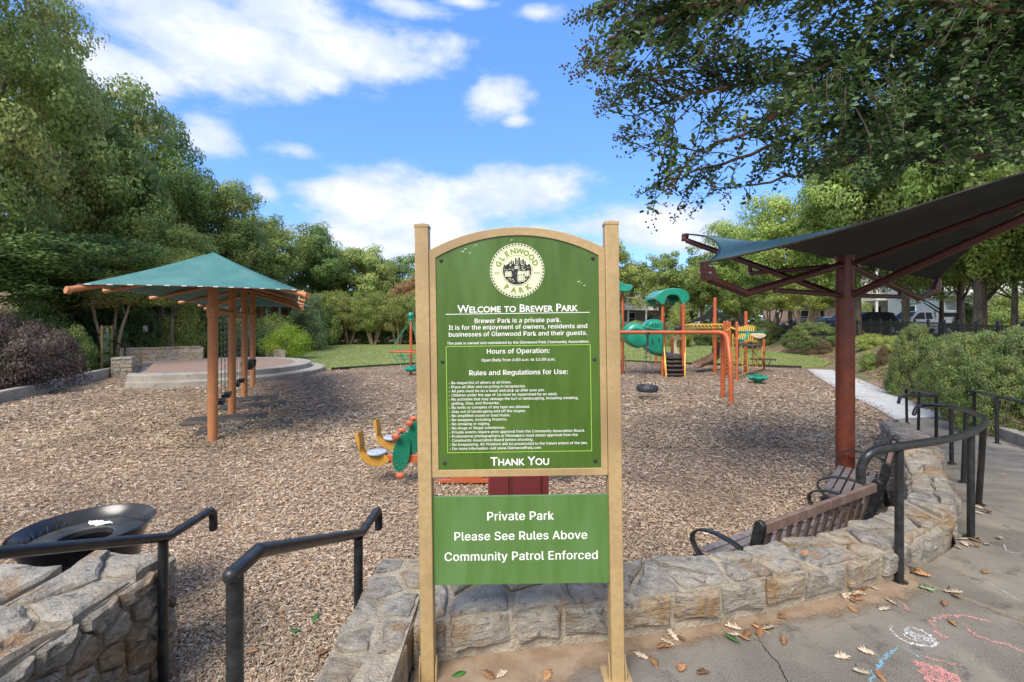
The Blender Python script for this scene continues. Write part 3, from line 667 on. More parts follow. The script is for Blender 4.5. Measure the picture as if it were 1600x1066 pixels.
def wall(label, outer, inner, zt, zb_out, zb_in, seed, su=.34, sv=.19, fu=.32, fv=.15, hh=.022, caps=(1, 1), faces=(1, 1), top=True, cat='stone wall', voro=True, rough=1.0, gap=.011, fzb=None):
    """outer/inner: 2D edge lines; zt(s01)->top; builds a mortar core with one object per stone"""
    r = random.Random(seed); n = 60
    o_, L = resample([(p[0], p[1], 0) for p in outer], n); i_, L2 = resample([(p[0], p[1], 0) for p in inner], n)
    T = sum((a - b_).length for a, b_ in zip(o_, i_)) / n
    vs = []; fs = []
    for k in range(n):
        t = k / (n - 1); z = zt(t) - .004; a, b_ = o_[k], i_[k]; w = (b_ - a).normalized() * .006
        vs += [(a.x + w.x, a.y + w.y, zb_out), (a.x + w.x, a.y + w.y, z), (b_.x - w.x, b_.y - w.y, z), (b_.x - w.x, b_.y - w.y, zb_in)]
    for k in range(n - 1):
        q = k * 4
        for j in range(4): j2 = (j + 1) % 4; fs.append((q + j, q + j2, q + 4 + j2, q + 4 + j))
    fs += [(0, 1, 2, 3), ((n - 1) * 4 + 3, (n - 1) * 4 + 2, (n - 1) * 4 + 1, (n - 1) * 4)]
    core = MB(); core.add(vs, fs); w_ = core.build('stone_wall', M['mortar'], smooth=False); tag(w_, label, cat)
    def at(line, u, LL):
        x = min(max(u / LL, 0), 1) * (n - 1); k = min(int(x), n - 2); return line[k].lerp(line[k + 1], x - k)
    if top:
        def fm(u, v, h):
            a = at(o_, u, L); b_ = at(i_, u, L); p = a.lerp(b_, v / T); z = zt(min(max(u / L, 0), 1)); return (p.x, p.y, z - .006 + h)
        for c in cells(L, T, su, sv, r): stone(c, fm, hh, .03, w_, r, gap=gap, rough=rough)
    for side, line, LL, zb, on in ((1, o_, L, zb_out, faces[0]), (-1, i_, L2, zb_in, faces[1])):
        if not on: continue
        if side == 1 and fzb is not None: zb = fzb
        H = zt(.5) - zb; 
        def fm(u, v, h, line=line, LL=LL, zb=zb, side=side, H=H):
            p = at(line, u, LL); q = at(line, min(u + .03, LL), LL) - at(line, max(u - .03, 0), LL); q.normalize(); nrm = Vector((q.y, -q.x, 0)) * side
            other = at(i_ if side == 1 else o_, u / LL * (L2 if side == 1 else L), L2 if side == 1 else L)
            if nrm.dot(other - p) > 0: nrm = -nrm
            t = min(max(u / LL, 0), 1); z = zb + v / H * (zt(t) - zb); return (p.x + nrm.x * (h - .008), p.y + nrm.y * (h - .008), z)
        for c in (cells(LL, H, fu, fv, r, .25) if voro else courses(LL, H, fu, fv, r)): stone(c, fm, hh * 1.1, .03, w_, r, gap=gap, rough=rough)
    for e_, on in ((0, caps[0]), (n - 1, caps[1])):
        if not on: continue
        a, b_ = o_[e_], i_[e_]; zb = max(zb_out, zb_in) if False else min(zb_out, zb_in); H = zt(0 if e_ == 0 else 1) - zb; D = (b_ - a); Lc = D.length; D.normalize()
        nrm = Vector((D.y, -D.x, 0)); inn = o_[1] - o_[0] if e_ == 0 else o_[-2] - o_[-1]
        if nrm.dot(inn) > 0: nrm = -nrm
        def fm(u, v, h, a=a, D=D, nrm=nrm, zb=zb): p = a + D * u + nrm * (h + .001); return (p.x, p.y, zb + v)
        for c in cells(Lc, H, fu * .8, fv, r, .3): stone(c, fm, hh * 1.1, .03, w_, r, gap=gap, rough=rough)
    return w_
# curved seat wall
OUT = [(-.47, 2.17), (-.25, 2.23), (.53, 2.35), (1.05, 2.46), (1.92, 2.71), (2.52, 2.93), (3.18, 3.32), (3.62, 3.7), (4.05, 4.25), (4.4, 4.75), (4.72, 5.12)]
INN = [(-.47, 2.75), (0.1, 2.70), (.66, 2.70), (1.5, 2.90), (1.99, 3.06), (2.56, 3.33), (3.0, 3.56), (3.32, 3.78), (3.75, 4.3), (4.12, 4.8), (4.42, 5.2)]
zt = lambda t: .20
def split_course(): pass
w1 = wall('long curved fieldstone seat wall running behind the green park sign to the ramp', OUT, INN, lambda t: .2 + .008 * math.sin(9 * t), -.3, -.62, 11, su=.30, sv=.17, fu=.27, fv=.2, caps=(0, 1), rough=.8, gap=.016, hh=.027, fzb=.045)
w2 = wall('short stone cheek wall right of the steps, pale stones set flat in mortar', [(-.48, 1.35), (-.48, 2.78)], [(-.80, 1.35), (-.80, 2.78)], lambda t: .205, -.05, -.62, 12, su=.22, sv=.15, fu=.3, fv=.2, caps=(1, 1), rough=1.0, hh=.014, gap=.022)
w3 = wall('stone cheek wall left of the steps with big rough slanting cap slabs', [(-2.13, 1.2), (-2.13, 2.86)], [(-2.60, 1.2), (-2.60, 2.86)], lambda t: .185, -.60, -.60, 13, su=.42, sv=.22, fu=.22, fv=.14, caps=(1, 1), rough=1.35, hh=.036, gap=.011)
w4 = wall('stone wall running left from the steps beside the black bin', [(-2.61, 1.75), (-5.2, 2.0)], [(-2.61, 2.66), (-5.2, 2.8)], lambda t: .19, -.05, -.60, 14, su=.42, sv=.22, fu=.26, fv=.16, caps=(0, 1), rough=1.35, hh=.036, gap=.011)
w5 = wall('low end piece of pale stone wall beside the lower ramp', [(4.95, 5.3), (5.75, 6.05), (6.4, 6.9), (7.1, 8.2)], [(4.65, 5.5), (5.4, 6.3), (6.05, 7.15), (6.8, 8.4)], lambda t: -.08 - .1 * t, -.45, -.62, 15, su=.36, sv=.2, caps=(1, 1))
# low walls round the stage (far)
def farwall(label, pts, zt_, zb, th, seed, fu=.42, fv=.17):
    r = random.Random(seed); o_, L = resample([(p[0], p[1], 0) for p in pts], 40)
    root = thing('stone_wall', label, 'stone wall', (pts[0][0], pts[0][1], zb))
    bb = MB()
    for a, c in zip(o_, o_[1:]): bb.bar(a + Vector((0, 0, (zt_ + zb) / 2)), c + Vector((0, 0, (zt_ + zb) / 2)), th, zt_ - zb)
    bb.build('mortar_core', M['mortar'], root, smooth=False)
    for c in courses(L, zt_ - zb, fu, fv, r):
        u = [p[0] for p in c]; v = [p[1] for p in c]; um = (min(u) + max(u)) / 2; x = um / L * 39; k = min(int(x), 38); p = o_[k].lerp(o_[k + 1], x - k); d = (o_[k + 1] - o_[k]).normalized()
        w = max(u) - min(u) - .03; h = max(v) - min(v) - .025; e_ = r.uniform(.02, .06)
        b2 = MB(); b2.bar(p - d * w / 2 + Vector((0, 0, zb + (min(v) + max(v)) / 2)), p + d * w / 2 + Vector((0, 0, zb + (min(v) + max(v)) / 2)), th + e_, h)
        for q in range(len(b2.v)): b2.v[q] = tuple(b2.v[q][i] + r.uniform(-.012, .012) for i in range(3))
        b2.build('stone', M['stone'], root, smooth=False)
    # coping stones
    u = 0
    while u < L - .1:
        w = min(r.uniform(.35, .65), L - u); x = (u + w / 2) / L * 39; k = min(int(x), 38); p = o_[k].lerp(o_[k + 1], x - k); d = (o_[k + 1] - o_[k]).normalized()
        b2 = MB(); b2.bar(p - d * (w / 2 - .012) + Vector((0, 0, zt_ + .03)), p + d * (w / 2 - .012) + Vector((0, 0, zt_ + .03)), th + .08, .06)
        for q in range(len(b2.v)): b2.v[q] = tuple(b2.v[q][i] + r.uniform(-.01, .01) for i in range(3))
        b2.build('coping_stone', M['stone'], root, smooth=False); u += w
farwall('low stone wall at the left back of the round stage', [(-17.6, 20.4), (-16.9, 21.1), (-15.9, 22.0), (-15.2, 22.4)], .40, -.35, .4, 21)
farwall('square stone pier at the left front of the round stage', [(-16.2, 18.5), (-15.6, 18.8)], .14, -.6, .6, 22, .34, .19)
farwall('low dry stone wall under the lime green shrub beside the lawn', [(-12.6, 24.9), (-14.2, 26.8), (-16.0, 29.2), (-17.3, 31.6), (-17.9, 36), (-17.9, 41)], .02, -.6, .35, 23, .5, .17)
# ================================================================== STAGE AND STEPS
def clampx(b, hard=None, ins=0):
    b.v = [(max(v[0], -13.2 + ins - (v[1] - 15.6) * .7, -99), v[1], v[2]) for v in b.v]
stg = thing('stage', 'round concrete stage with two curved steps beside the swings', 'stage', (-13, 19.5, MU))
b = MB(); b.lathe([(4.2, -.62), (4.2, -.385), (4.18, -.37), (3.4, -.37), (3.4, -.5)], (-12.5, 19.3, 0), 96); clampx(b, -14.9); b.build('lower_step', M['concrete_kerb'], stg, ang=30)
b = MB(); b.lathe([(4.02, -.5), (4.02, -.185), (4.0, -.17), (3.35, -.17), (3.35, -.4)], (-13, 19.5, 0), 96); clampx(b); b.build('rim', M['concrete_kerb'], stg, ang=30)
M['paver'] = mat('stage_paving', (.22, .145, .11), (.27, .185, .14), 30, .9, bump=.2, bscale=60)
b = MB(); b.lathe([(3.37, -.4), (3.37, -.175), (0, -.175)], (-13, 19.5, 0), 96); clampx(b, None, .5); b.build('paving', M['paver'], stg, ang=30)
stp = thing('steps', 'concrete steps going down to the mulch between the two handrails', 'steps', (-1.46, 2, MU))
for i in range(3):
    b = MB(); b.box((-1.465, 1.62 + i * .32 + .17, -.6 + (.46 - .15 * i) / 2), (1.28, .315, .46 - .15 * i)); b.build('step', M['concrete'], stp, bevel=.01)
# ================================================================== MAIN SIGN
K = 2.1 / FPX; TILT = .0141; SBX, SBY = .05, 2.1
def make_sign(root_name, label, texts=True):
    root = thing(root_name, label, 'sign', (0, 0, 0))
    fm = lambda u, w, h: (u, -h, w)             # local: x right, z up, -y towards the reader
    for s in (-1, 1):
        b = MB(); b.box((s * .434, 0, 1.045), (.062, .062, 2.09)); b.build('post', M['tan'], root, bevel=.004, local=True)
        b = MB(); b.prism([(-.033, -.033), (.033, -.033), (.033, .033), (-.033, .033)], lambda u, v, h: (s * .434 + u, v, h), 2.088, 2.1)
        b.add([(s * .434 + x, y, 2.1) for x, y in ((-.033, -.033), (.033, -.033), (.033, .033), (-.033, .033))] + [(s * .434, 0, 2.112)], [(0, 1, 4), (1, 2, 4), (2, 3, 4), (3, 0, 4)])
        b.build('post_cap', M['tan'], root, local=True, smooth=False)
        b = MB()
        for t in (-1, 1): b.prism([(-.028, 0), (.028, 0), (.022, .075), (.006, .115), (-.006, .115), (-.022, .075)], lambda u, w, h, t=t: (s * .434 + t * (.034 + h), u, w), 0, .006)
        b.box((s * .434, 0, .003), (.13, .13, .006)); b.build('foot_bracket', M['tan'], root, local=True)
    # arched frame
    def arch(x, zc, zs, half): # circular arc through (0,zc) and (+-half, zs)
        s = zc - zs; Rr = (half * half + s * s) / (2 * s); return zc - Rr + math.sqrt(Rr * Rr - x * x)
    n = 26
    outer = [(-.402 + .804 * i / n, arch(-.402 + .804 * i / n, 2.083, 1.982, .402)) for i in range(n + 1)]
    inner = [(-.372 + .744 * i / n, arch(-.372 + .744 * i / n, 2.045, 1.948, .372)) for i in range(n + 1)]
    b = MB(); O = outer + [(.402, .944), (-.402, .944)]; I = inner + [(.372, .977), (-.372, .977)]; k = len(O)
    for hh, sgn in ((.022, 1), (-.022, -1)):
        pass
    vs = [fm(u, w, .022) for u, w in O] + [fm(u, w, .022) for u, w in I] + [fm(u, w, -.022) for u, w in O] + [fm(u, w, -.022) for u, w in I]; fs = []
    for i in range(k):
        j = (i + 1) % k
        fs += [(i, j, k + j, k + i), (2 * k + j, 2 * k + i, 3 * k + i, 3 * k + j), (j, i, 2 * k + i, 2 * k + j), (k + i, k + j, 3 * k + j, 3 * k + i)]
    b.add(vs, fs); b.build('frame', M['tan'], root, local=True, ang=30, bevel=.002)
    b = MB(); b.prism([(u * .998, w) for u, w in I], fm, -.012, .016); pan = b.build('panel', M['green_panel'], root, local=True, smooth=False)
    b = MB(); b.box((0, -.008, .6505), (.806, .012, .405)); lp = b.build('lower_panel', M['green_panel2'], root, local=True, bevel=.001)
    b = MB()
    for (u, w) in ((-.348, 1.937), (.348, 1.937), (-.348, 1.475), (.348, 1.475), (-.345, 1.01), (.345, 1.01)):
        b = MB(); b.tube([fm(u, w, .014), fm(u, w, .020)], .0085, 12); b.sphere(fm(u, w, .020), .0075, 10, 6, (1, .5, 1)); b.build('screw', M['rubber'], pan, local=True)
    return root, pan, lp, fm
root, pan, lp, fmS = make_sign('park_sign', 'big green park rules sign with an arched top between two tan posts in the foreground')
BOLD_FONT = None
try:        # the sans serif that ships inside Blender; without it the built-in face is used
    import os
    BOLD_FONT = bpy.data.fonts.load(os.path.join(bpy.utils.system_resource('DATAFILES', path='fonts'), 'Inter.woff2'))
except Exception: BOLD_FONT = None
def text_mesh(s, smallcaps=False, bold=.012, spacing=1.0):
    c = bpy.data.curves.new('t', 'FONT'); c.body = s.upper() if False else s; c.size = 1; c.offset = bold if (smallcaps or not BOLD_FONT) else 0; c.space_character = spacing; c.resolution_u = 3
    if BOLD_FONT and not smallcaps: c.font = BOLD_FONT; c.space_character = spacing * 1.03
    if smallcaps:
        c.small_caps_scale = .78
        for i, ch in enumerate(s):
            if ch.islower(): c.body_format[i].use_small_caps = True
    o = bpy.data.objects.new('t', c); COL.objects.link(o); bpy.context.view_layer.update()
    dg = bpy.context.evaluated_depsgraph_get(); me = bpy.data.meshes.new_from_object(o.evaluated_get(dg))
    V = [tuple(v.co) for v in me.vertices]; F = [tuple(p.vertices) for p in me.polygons]
    bpy.data.objects.remove(o); bpy.data.curves.remove(c); bpy.data.meshes.remove(me); return V, F
def put_text(s, u, w, width, h, parent, m, align='C', size=None, fat=.012, **kw):
    V, F = text_mesh(s, **kw); x0 = min(v[0] for v in V); x1 = max(v[0] for v in V); sc_ = size if size else width / (x1 - x0)
    ofs = -(x0 + x1) / 2 if align == 'C' else -x0
    b = MB()
    for q_, dx_ in enumerate((-1, 0, 1) if (BOLD_FONT and not kw.get('smallcaps')) else (0,)):     # emboldened: three passes
        b.add([fmS(u + (v[0] + ofs + dx_ * fat) * sc_, w + (v[1] + (q_ - 1) * .006) * sc_, h + .00012 * q_) for v in V], F)
    b.build('lettering', m, parent, local=True, smooth=False); return sc_
def wz(y): return CZ - (y - HOR) * K
H1 = .0172
WP = M['white_print']
put_text('Welcome to Brewer Park', .0, wz(487.5), .552, H1, pan, WP, smallcaps=True, bold=.014)
b = MB(); b.box((0, -.0167, wz(489.8)), (.66, .0008, .0028)); b.build('rule_line', WP, pan, local=True, smooth=False)
put_text('Brewer Park is a private park.', 0, wz(504), .394, H1, pan, WP, bold=.022)
put_text('It is for the enjoyment of owners, residents and', 0, wz(514), .633, H1, pan, WP, bold=.022)
put_text('businesses of Glenwood Park and their guests.', 0, wz(524.6), .633, H1, pan, WP, bold=.022)
put_text('The park is owned and maintained by the Glenwood Park Community Association.', 0, wz(536.8), .651, H1, pan, WP, bold=.02)
put_text('Hours of Operation:', 0, wz(551.8), .286, H1, pan, WP, bold=.022)
put_text('Open Daily from 6:00 a.m. to 11:00 p.m.', 0, wz(563.7), .337, H1, pan, WP, bold=.02)
put_text('Rules and Regulations for Use:', 0, wz(584.8), .45, H1, pan, WP, bold=.022)
b = MB(); t0, t1 = wz(539.8), wz(704.5)
for (c_, s_) in (((0, -.0167, t0), (.662, .0008, .0026)), ((0, -.0167, t1), (.662, .0008, .0026)), ((-.33, -.0167, (t0 + t1) / 2), (.0026, .0008, t0 - t1 - .0027)), ((.33, -.0167, (t0 + t1) / 2), (.0026, .0008, t0 - t1 - .0027))): b.box(c_, s_)
b.build('border_line', M['lime_print'], pan, local=True, smooth=False)
RULES = ['Be respectful of others at all times.', 'Place all litter and recycling in receptacles.', 'All pets must be on a leash and pick up after your pet.', 'Children under the age of 14 must be supervised by an adult.',
 'No activities that may damage the turf or landscaping, including smoking,', '~grilling, fires, and fireworks.', 'No tents or canopies of any type are allowed.', 'Stay out of landscaping and off the slopes.', 'No amplified sound or loud music.',
 'No weapons, including firearms.', 'No smoking or vaping.', 'No drugs or illegal substances.', 'Private events require prior approval from the Community Association Board.', 'Professional photographers or filmmakers must obtain approval from the',
 '~Community Association Board before shooting.', 'No trespassing. All Violators will be prosecuted to the fullest extent of the law.', 'For more information visit www.GlenwoodPark.com']
V_, F_ = text_mesh(RULES[15], bold=.02); rs = .620 / (max(v[0] for v in V_) - min(v[0] for v in V_))
for i, t in enumerate(RULES):
    w = wz(598.2 + i * 6.37)
    if not t.startswith('~'):
        b = MB(); b.tube([fmS(-.318, w + .0035, .0165), fmS(-.318, w + .0035, .0172)], .0016, 6); b.build('bullet', WP, pan, local=True)
    put_text(t.replace('~', ''), -.308, w, 0, H1, pan, WP, align='L', size=rs, bold=.02, fat=.009)
put_text('Thank You', 0, wz(725), .268, H1, pan, WP, smallcaps=True, bold=.014)
HL = .0146
put_text('Private Park', .0, wz(810.5), .304, HL, lp, WP, bold=.022)
put_text('Please See Rules Above', .0, wz(841), .607, HL, lp, WP, bold=.022)
put_text('Community Patrol Enforced', .0, wz(872.5), .70, HL, lp, WP, bold=.022)
# round emblem

LC = (0, 1.885)
def disc(r0, r1, h, m, name='emblem_ring', n=64):
    b = MB(); vs = []; fs = []
    for k in range(n):
        a = 2 * pi * k / n
        vs += [fmS(LC[0] + r1 * cos(a), LC[1] + r1 * sin(a), h), fmS(LC[0] + r0 * cos(a), LC[1] + r0 * sin(a), h)]
    for k in range(n): j = (k + 1) % n; fs.append((2 * k, 2 * j, 2 * j + 1, 2 * k + 1))
    b.add(vs, fs); return b.build(name, m, pan, local=True, smooth=False)
disc(0, .1245, .0166, M['cream_print'], 'emblem')
b = MB()
for k in range(52):
    a = 2 * pi * k / 52; a2 = a + .075
    b.add([fmS(LC[0] + r * cos(t), LC[1] + r * sin(t), .0172) for r, t in ((.1225, a), (.1225, a2), (.1165, a2 + .02), (.1165, a + .02))], [(0, 1, 2, 3)])
b.build('emblem_rope', M['ink'], pan, local=True, smooth=False)
disc(.111, .1125, .0172, M['olive_print']); disc(.069, .0712, .0172, M['olive_print']); disc(0, .069, .0169, M['cream_print'])
def ring_text(s, r, a0, a1, size, inward, m):
    for i, ch in enumerate(s):
        if ch == ' ': continue
        a = a0 + (a1 - a0) * i / (len(s) - 1); V, F = text_mesh(ch, smallcaps=True, bold=.045); xm = (min(v[0] for v in V) + max(v[0] for v in V)) / 2
        px, pz = LC[0] + r * cos(a), LC[1] + r * sin(a); th = a - pi / 2 if not inward else a + pi / 2
        b = MB(); b.add([fmS(px + ((v[0] - xm) * cos(th) - (v[1] - .36) * sin(th)) * size, pz + ((v[0] - xm) * sin(th) + (v[1] - .36) * cos(th)) * size, .0174) for v in V], F); b.build('lettering', m, pan, local=True, smooth=False)
ring_text('GLENWOOD', .0905, radians(160), radians(22), .034, False, M['olive_print'])
ring_text('PARK', .0905, radians(237), radians(304), .034, True, M['olive_print'])
put_text('EST', -.089, LC[1] - .016, .026, .0174, pan, M['olive_print']); put_text('2003', .089, LC[1] - .016, .028, .0174, pan, M['olive_print'])
# picture inside the emblem: skyline, tree-tops, houses
b = MB(); ink = M['ink']; r_ = random.Random(4)
def rect(b, x0, z0, x1, z1, h=.0172): b.add([fmS(LC[0] + x0, LC[1] + z0, h), fmS(LC[0] + x1, LC[1] + z0, h), fmS(LC[0] + x1, LC[1] + z1, h), fmS(LC[0] + x0, LC[1] + z1, h)], [(0, 1, 2, 3)])
for x, w, t in ((-.036, .007, .04), (-.027, .006, .048), (-.018, .005, .044), (-.009, .007, .057), (.0, .004, .05), (.006, .008, .060), (.016, .005, .047), (.024, .008, .052), (.034, .006, .043)): rect(b, x, .028, x + w, t)
b.build('emblem_skyline', ink, pan, local=True, smooth=False)
b = MB()
n = 40; pts = []
for i in range(n): a = 2 * pi * i / n; rr = .0655; pts.append((rr * cos(a), min(rr * sin(a), .028 + .006 * math.sin(i * 2.3))))
b.add([fmS(LC[0] + x, LC[1] + z, .0171) for x, z in pts], [tuple(range(n))]); b.build('emblem_trees', ink, pan, local=True, smooth=False)
b = MB()
for q in range(150):
    a = r_.random() * 2 * pi; rr = .061 * math.sqrt(r_.random()); x, z = rr * cos(a), rr * sin(a)
    if z > .024: continue
    s = r_.uniform(.001, .0026); b.add([fmS(LC[0] + x + dx, LC[1] + z + dz, .0173) for dx, dz in ((-s * 1.6, -s * .5), (0, -s * .2), (s * 1.6, -s * .5), (s * .7, s * .6), (-s * .8, s * .7))], [(0, 1, 2, 3, 4)])
b.build('emblem_highlights', M['cream_print'], pan, local=True, smooth=False)
b = MB(); d = MB()
for (x0, z0, x1, z1, nx_, nz_) in ((-.056, -.028, -.026, -.004, 4, 3), (.028, -.026, .056, -.004, 3, 3), (-.012, .008, .006, .02, 3, 1), (.002, -.05, .034, -.018, 3, 3)):
    rect(b, x0, z0, x1, z1, .0174)
    if nz_ == 3 and x0 == .002: b.add([fmS(LC[0] + x, LC[1] + z, .0174) for x, z in ((-.001, -.018), (.037, -.018), (.026, -.004), (.006, -.004))], [(0, 1, 2, 3)])
    for i in range(nx_):
        for j in range(nz_):
            ww = (x1 - x0) / nx_; hh_ = (z1 - z0) / nz_; rect(d, x0 + ww * (i + .28), z0 + hh_ * (j + .25), x0 + ww * (i + .68), z0 + hh_ * (j + .75), .0177)
rect(d, -.001, -.0185, .037, -.0172, .0178)
b.build('emblem_houses', M['cream_print'], pan, local=True, smooth=False); d.build('emblem_windows', ink, pan, local=True, smooth=False)
# scuffs in the green print
b = MB()
for (px, py) in ((728, 388), (745, 382), (741, 384), (800, 375), (724, 392), (907, 443), (912, 447), (903, 441), (735, 394)):
    u = (px - 808) * K; w = wz(py + 1); s = r_.uniform(.0015, .0045)
    b.add([fmS(u + dx * s, w + dz * s, .0171) for dx, dz in ((-1.5, -.6), (.1, -.3), (1.2, .1), (1.8, .7), (.5, .5), (-.8, .1))], [(0, 1, 2, 3, 4, 5)])
b.build('scuff', M['white_print'], pan, local=True, smooth=False)

proto_children = list(root.children)
root.location = (SBX, SBY, 0); root.rotation_euler = (0, -TILT, 0)
# the smaller-looking twin sign beyond the swings
s2 = copy_tree(root); s2.location = (-17.9, 20.1, -.62); s2.rotation_euler = (0, 0, radians(109.6)); s2.scale = (1, 1, 1)
s2['label'] = 'distant copy of the green rules sign standing among shrubs left of the stage'
# ================================================================== HANDRAILS
BM = M['black_metal']
def rail_thing(label, pts, r, posts, base_z=None, smooth_k=0, pr=None):
    root = thing('handrail', label, 'handrail', posts[0][0] if posts else pts[0])
    p = catmull(pts, smooth_k) if smooth_k else [Vector(q) for q in pts]
    b = MB(); b.tube(p, r, 14); b.sphere(p[0], r * 1.02, 14, 8); b.sphere(p[-1], r * 1.02, 14, 8)
    if not smooth_k:
        for q in p[1:-1]: b.sphere(q, r * 1.005, 14, 8)
    b.build('top_rail', BM, root, ang=50)
    for (a, c) in posts:
        b = MB(); b.cyl(a, c, pr or r, 14); b.build('post', BM, root)
        b = MB(); b.lathe([((pr or r) * 2.0, 0), ((pr or r) * 1.9, .006), ((pr or r) * 1.1, .008)], a, 16); b.build('base_flange', BM, root)
    return root
def curl(x, y0, z0, y1):   # level extension that hooks down at its end
    e = [(x, y1 - .03, z0), (x, y1 + .005, z0 - .006), (x, y1 + .028, z0 - .03), (x, y1 + .034, z0 - .07), (x, y1 + .034, z0 - .13)]
    return e
rail_thing('black pipe handrail left of the steps, in front of the bin', [(-2.07, .9, .80), (-2.07, 1.63, .80), (-2.07, 2.74, .355)] + curl(-2.07, 0, .355, 3.12), .0265, [((-2.07, 2.70, -.56), (-2.07, 2.70, .35)), ((-2.07, 1.35, 0), (-2.07, 1.35, .79))])
rail_thing('black pipe handrail right of the steps with worn paint on its near post', [(-.925, 1.50, .815), (-.925, 1.66, .815), (-.925, 2.80, .35)] + curl(-.93, 0, .35, 3.14), .0265, [((-.925, 1.52, 0), (-.925, 1.52, .81)), ((-.925, 2.74, -.56), (-.925, 2.74, .35))])
T = P
# curved ramp rail on the seat wall side
main = [T(1345, 750, 2.80), T(1347, 728, 2.80), T(1364, 706, 2.80), T(1411, 697, 2.90), T(1482, 686, 3.20), T(1519, 675, 3.5), T(1538, 662, 3.95), T(1534, 652, 4.4), T(1514, 643, 4.95), T(1486, 635.5, 5.9), T(1450, 633, 6.4), T(1434, 636, 6.5), T(1428, 647, 6.5)]
rail_thing('black curved handrail on the wall side of the ramp sweeping round the bend', main, .0265,
  [(PG(1405, 909, 0), T(1405, 698, 2.89)), (PG(1517, 840, 0), T(1517, 676, 3.48)), (PG(1529, 788, -.04), T(1537, 664, 4.0)), (PG(1505, 754, -.14), T(1510, 643, 5.07)), (PG(1487, 724, -.28), T(1486, 636, 6.2))], smooth_k=7, pr=.024)
a = [T(1404, 629, 7.2), T(1406, 621, 7.25), T(1416, 617.5, 7.3), T(1463, 618.5, 7.4), T(1463, 616.5, 7.5), T(1437, 611, 8.6), T(1413, 607, 9.7)]
rail_thing('short black handrail at the lower end of the ramp with a hooked loop', a, .024, [(PG(1463, 695, -.41), T(1463, 618, 7.4)), (PG(1435, 673, -.46), T(1436, 612, 8.7)), (PG(1417, 661, -.5), T(1416, 609, 9.5))])
a = [T(1514, 616, 8.3), T(1516, 611, 8.3), T(1526, 612, 8.15), T(1560, 620, 7.2), T(1600, 628, 6.6), T(1680, 645, 5.6)]
rail_thing('black handrail between the ramp and the clipped shrubs at the right edge', a, .024, [(PG(1523, 670, -.34), T(1522, 612, 8.2)), (PG(1558, 693, -.26), T(1557, 620, 7.2)), (PG(1660, 735, -.12), T(1660, 641, 5.7))])
b = MB()
pts = [T(118, 508, 21), T(150, 521, 20.5), T(189, 539, 20.4), T(200, 543, 20.2)]
rail_thing('black handrail on the stair that climbs the slope behind the twin sign', pts, .03, [(T(195, 566, 20.3), T(195, 541, 20.3)), (T(150, 545, 20.6), T(150, 521, 20.5)), (T(122, 532, 21), T(122, 510, 21))])
for i, (x0, y0, x1, y1) in enumerate([(200, 532, 213, 545), (222, 532, 235, 545)]):
    rail_thing(['short pale grab rail left of its twin on the steps behind the stage wall', 'short pale grab rail right of its twin on the steps behind the stage wall'][i], [T(x0, y0, 23), T(x0 + 6, y0 + 1, 22.8), T(x1, y1, 22.4)], .025, [(T(x1, 556, 22.4), T(x1, y1, 22.4)), (T(x0 + 4, 550, 22.9), T(x0 + 4, y0 + 1, 22.9))])
# ================================================================== BIN
bc = (-3.03, 3.23); bn = thing('trash_bin', 'round black flared bin with a dark lid and a hole, left of the steps', 'bin', (bc[0], bc[1], MU))
prof = [(.25, -.56), (.262, -.50), (.275, -.3), (.295, -.08), (.33, .08), (.372, .17), (.392, .195), (.398, .20), (.392, .207), (.378, .195), (.345, .145), (.33, .11), (.318, .04), (.29, -.3)]
b = MB(); b.lathe(prof, (bc[0], bc[1], 0), 64, caps=False); b.build('body', M['binblack'], bn, ang=60)
b = MB(); b.lathe([(.155, .085), (.155, .122), (.165, .130), (.318, .124), (.332, .114), (.332, .09)], (bc[0], bc[1], 0), 56, caps=False); b.build('lid', M['binlid'], bn, ang=40)
b = MB(); b.lathe([(.20, -.5), (.22, .06), (.17, .115), (.163, .112), (.158, .04), (.21, .0), (.19, -.48), (0, -.48)], (bc[0], bc[1], 0), 40); b.build('liner', M['binblack'], bn, ang=60)
b = MB()   # folds of the bin bag hanging over the rim
for k in range(11):
    a = radians(150 + k * 5.3 + (k * 7 % 5)); r0 = .345
    b.tube([(bc[0] + (r0 + .03) * cos(a), bc[1] + (r0 + .03) * sin(a), .178), (bc[0] + (r0 - .01 + .004 * (k % 3)) * cos(a + .03), bc[1] + (r0 - .01) * sin(a + .03), .135), (bc[0] + .325 * cos(a + .05), bc[1] + .325 * sin(a + .05), .112)], [.004, .007, .004], 5)
b.build('bag_folds', M['binblack'], bn)
b = MB()
for dx, dy, ph in ((0, 0, 0), (.02, .015, 1), (-.02, .02, 2.1)):
    c0 = P(138, 798, 3.4); pts = [Vector((c0.x + dx + t * .02, c0.y + dy + .012 * math.sin(t * 1.3 + ph), .142 + .006 * math.sin(t + ph))) for t in range(9)]
    b.tube(pts, [.004, .012, .014, .011, .013, .009, .007, .005, .002], 6)
tag(b.build('twisted_wrapper', M['whitepaint']), 'crumpled cream wrapper lying on the lid of the black bin', 'litter')
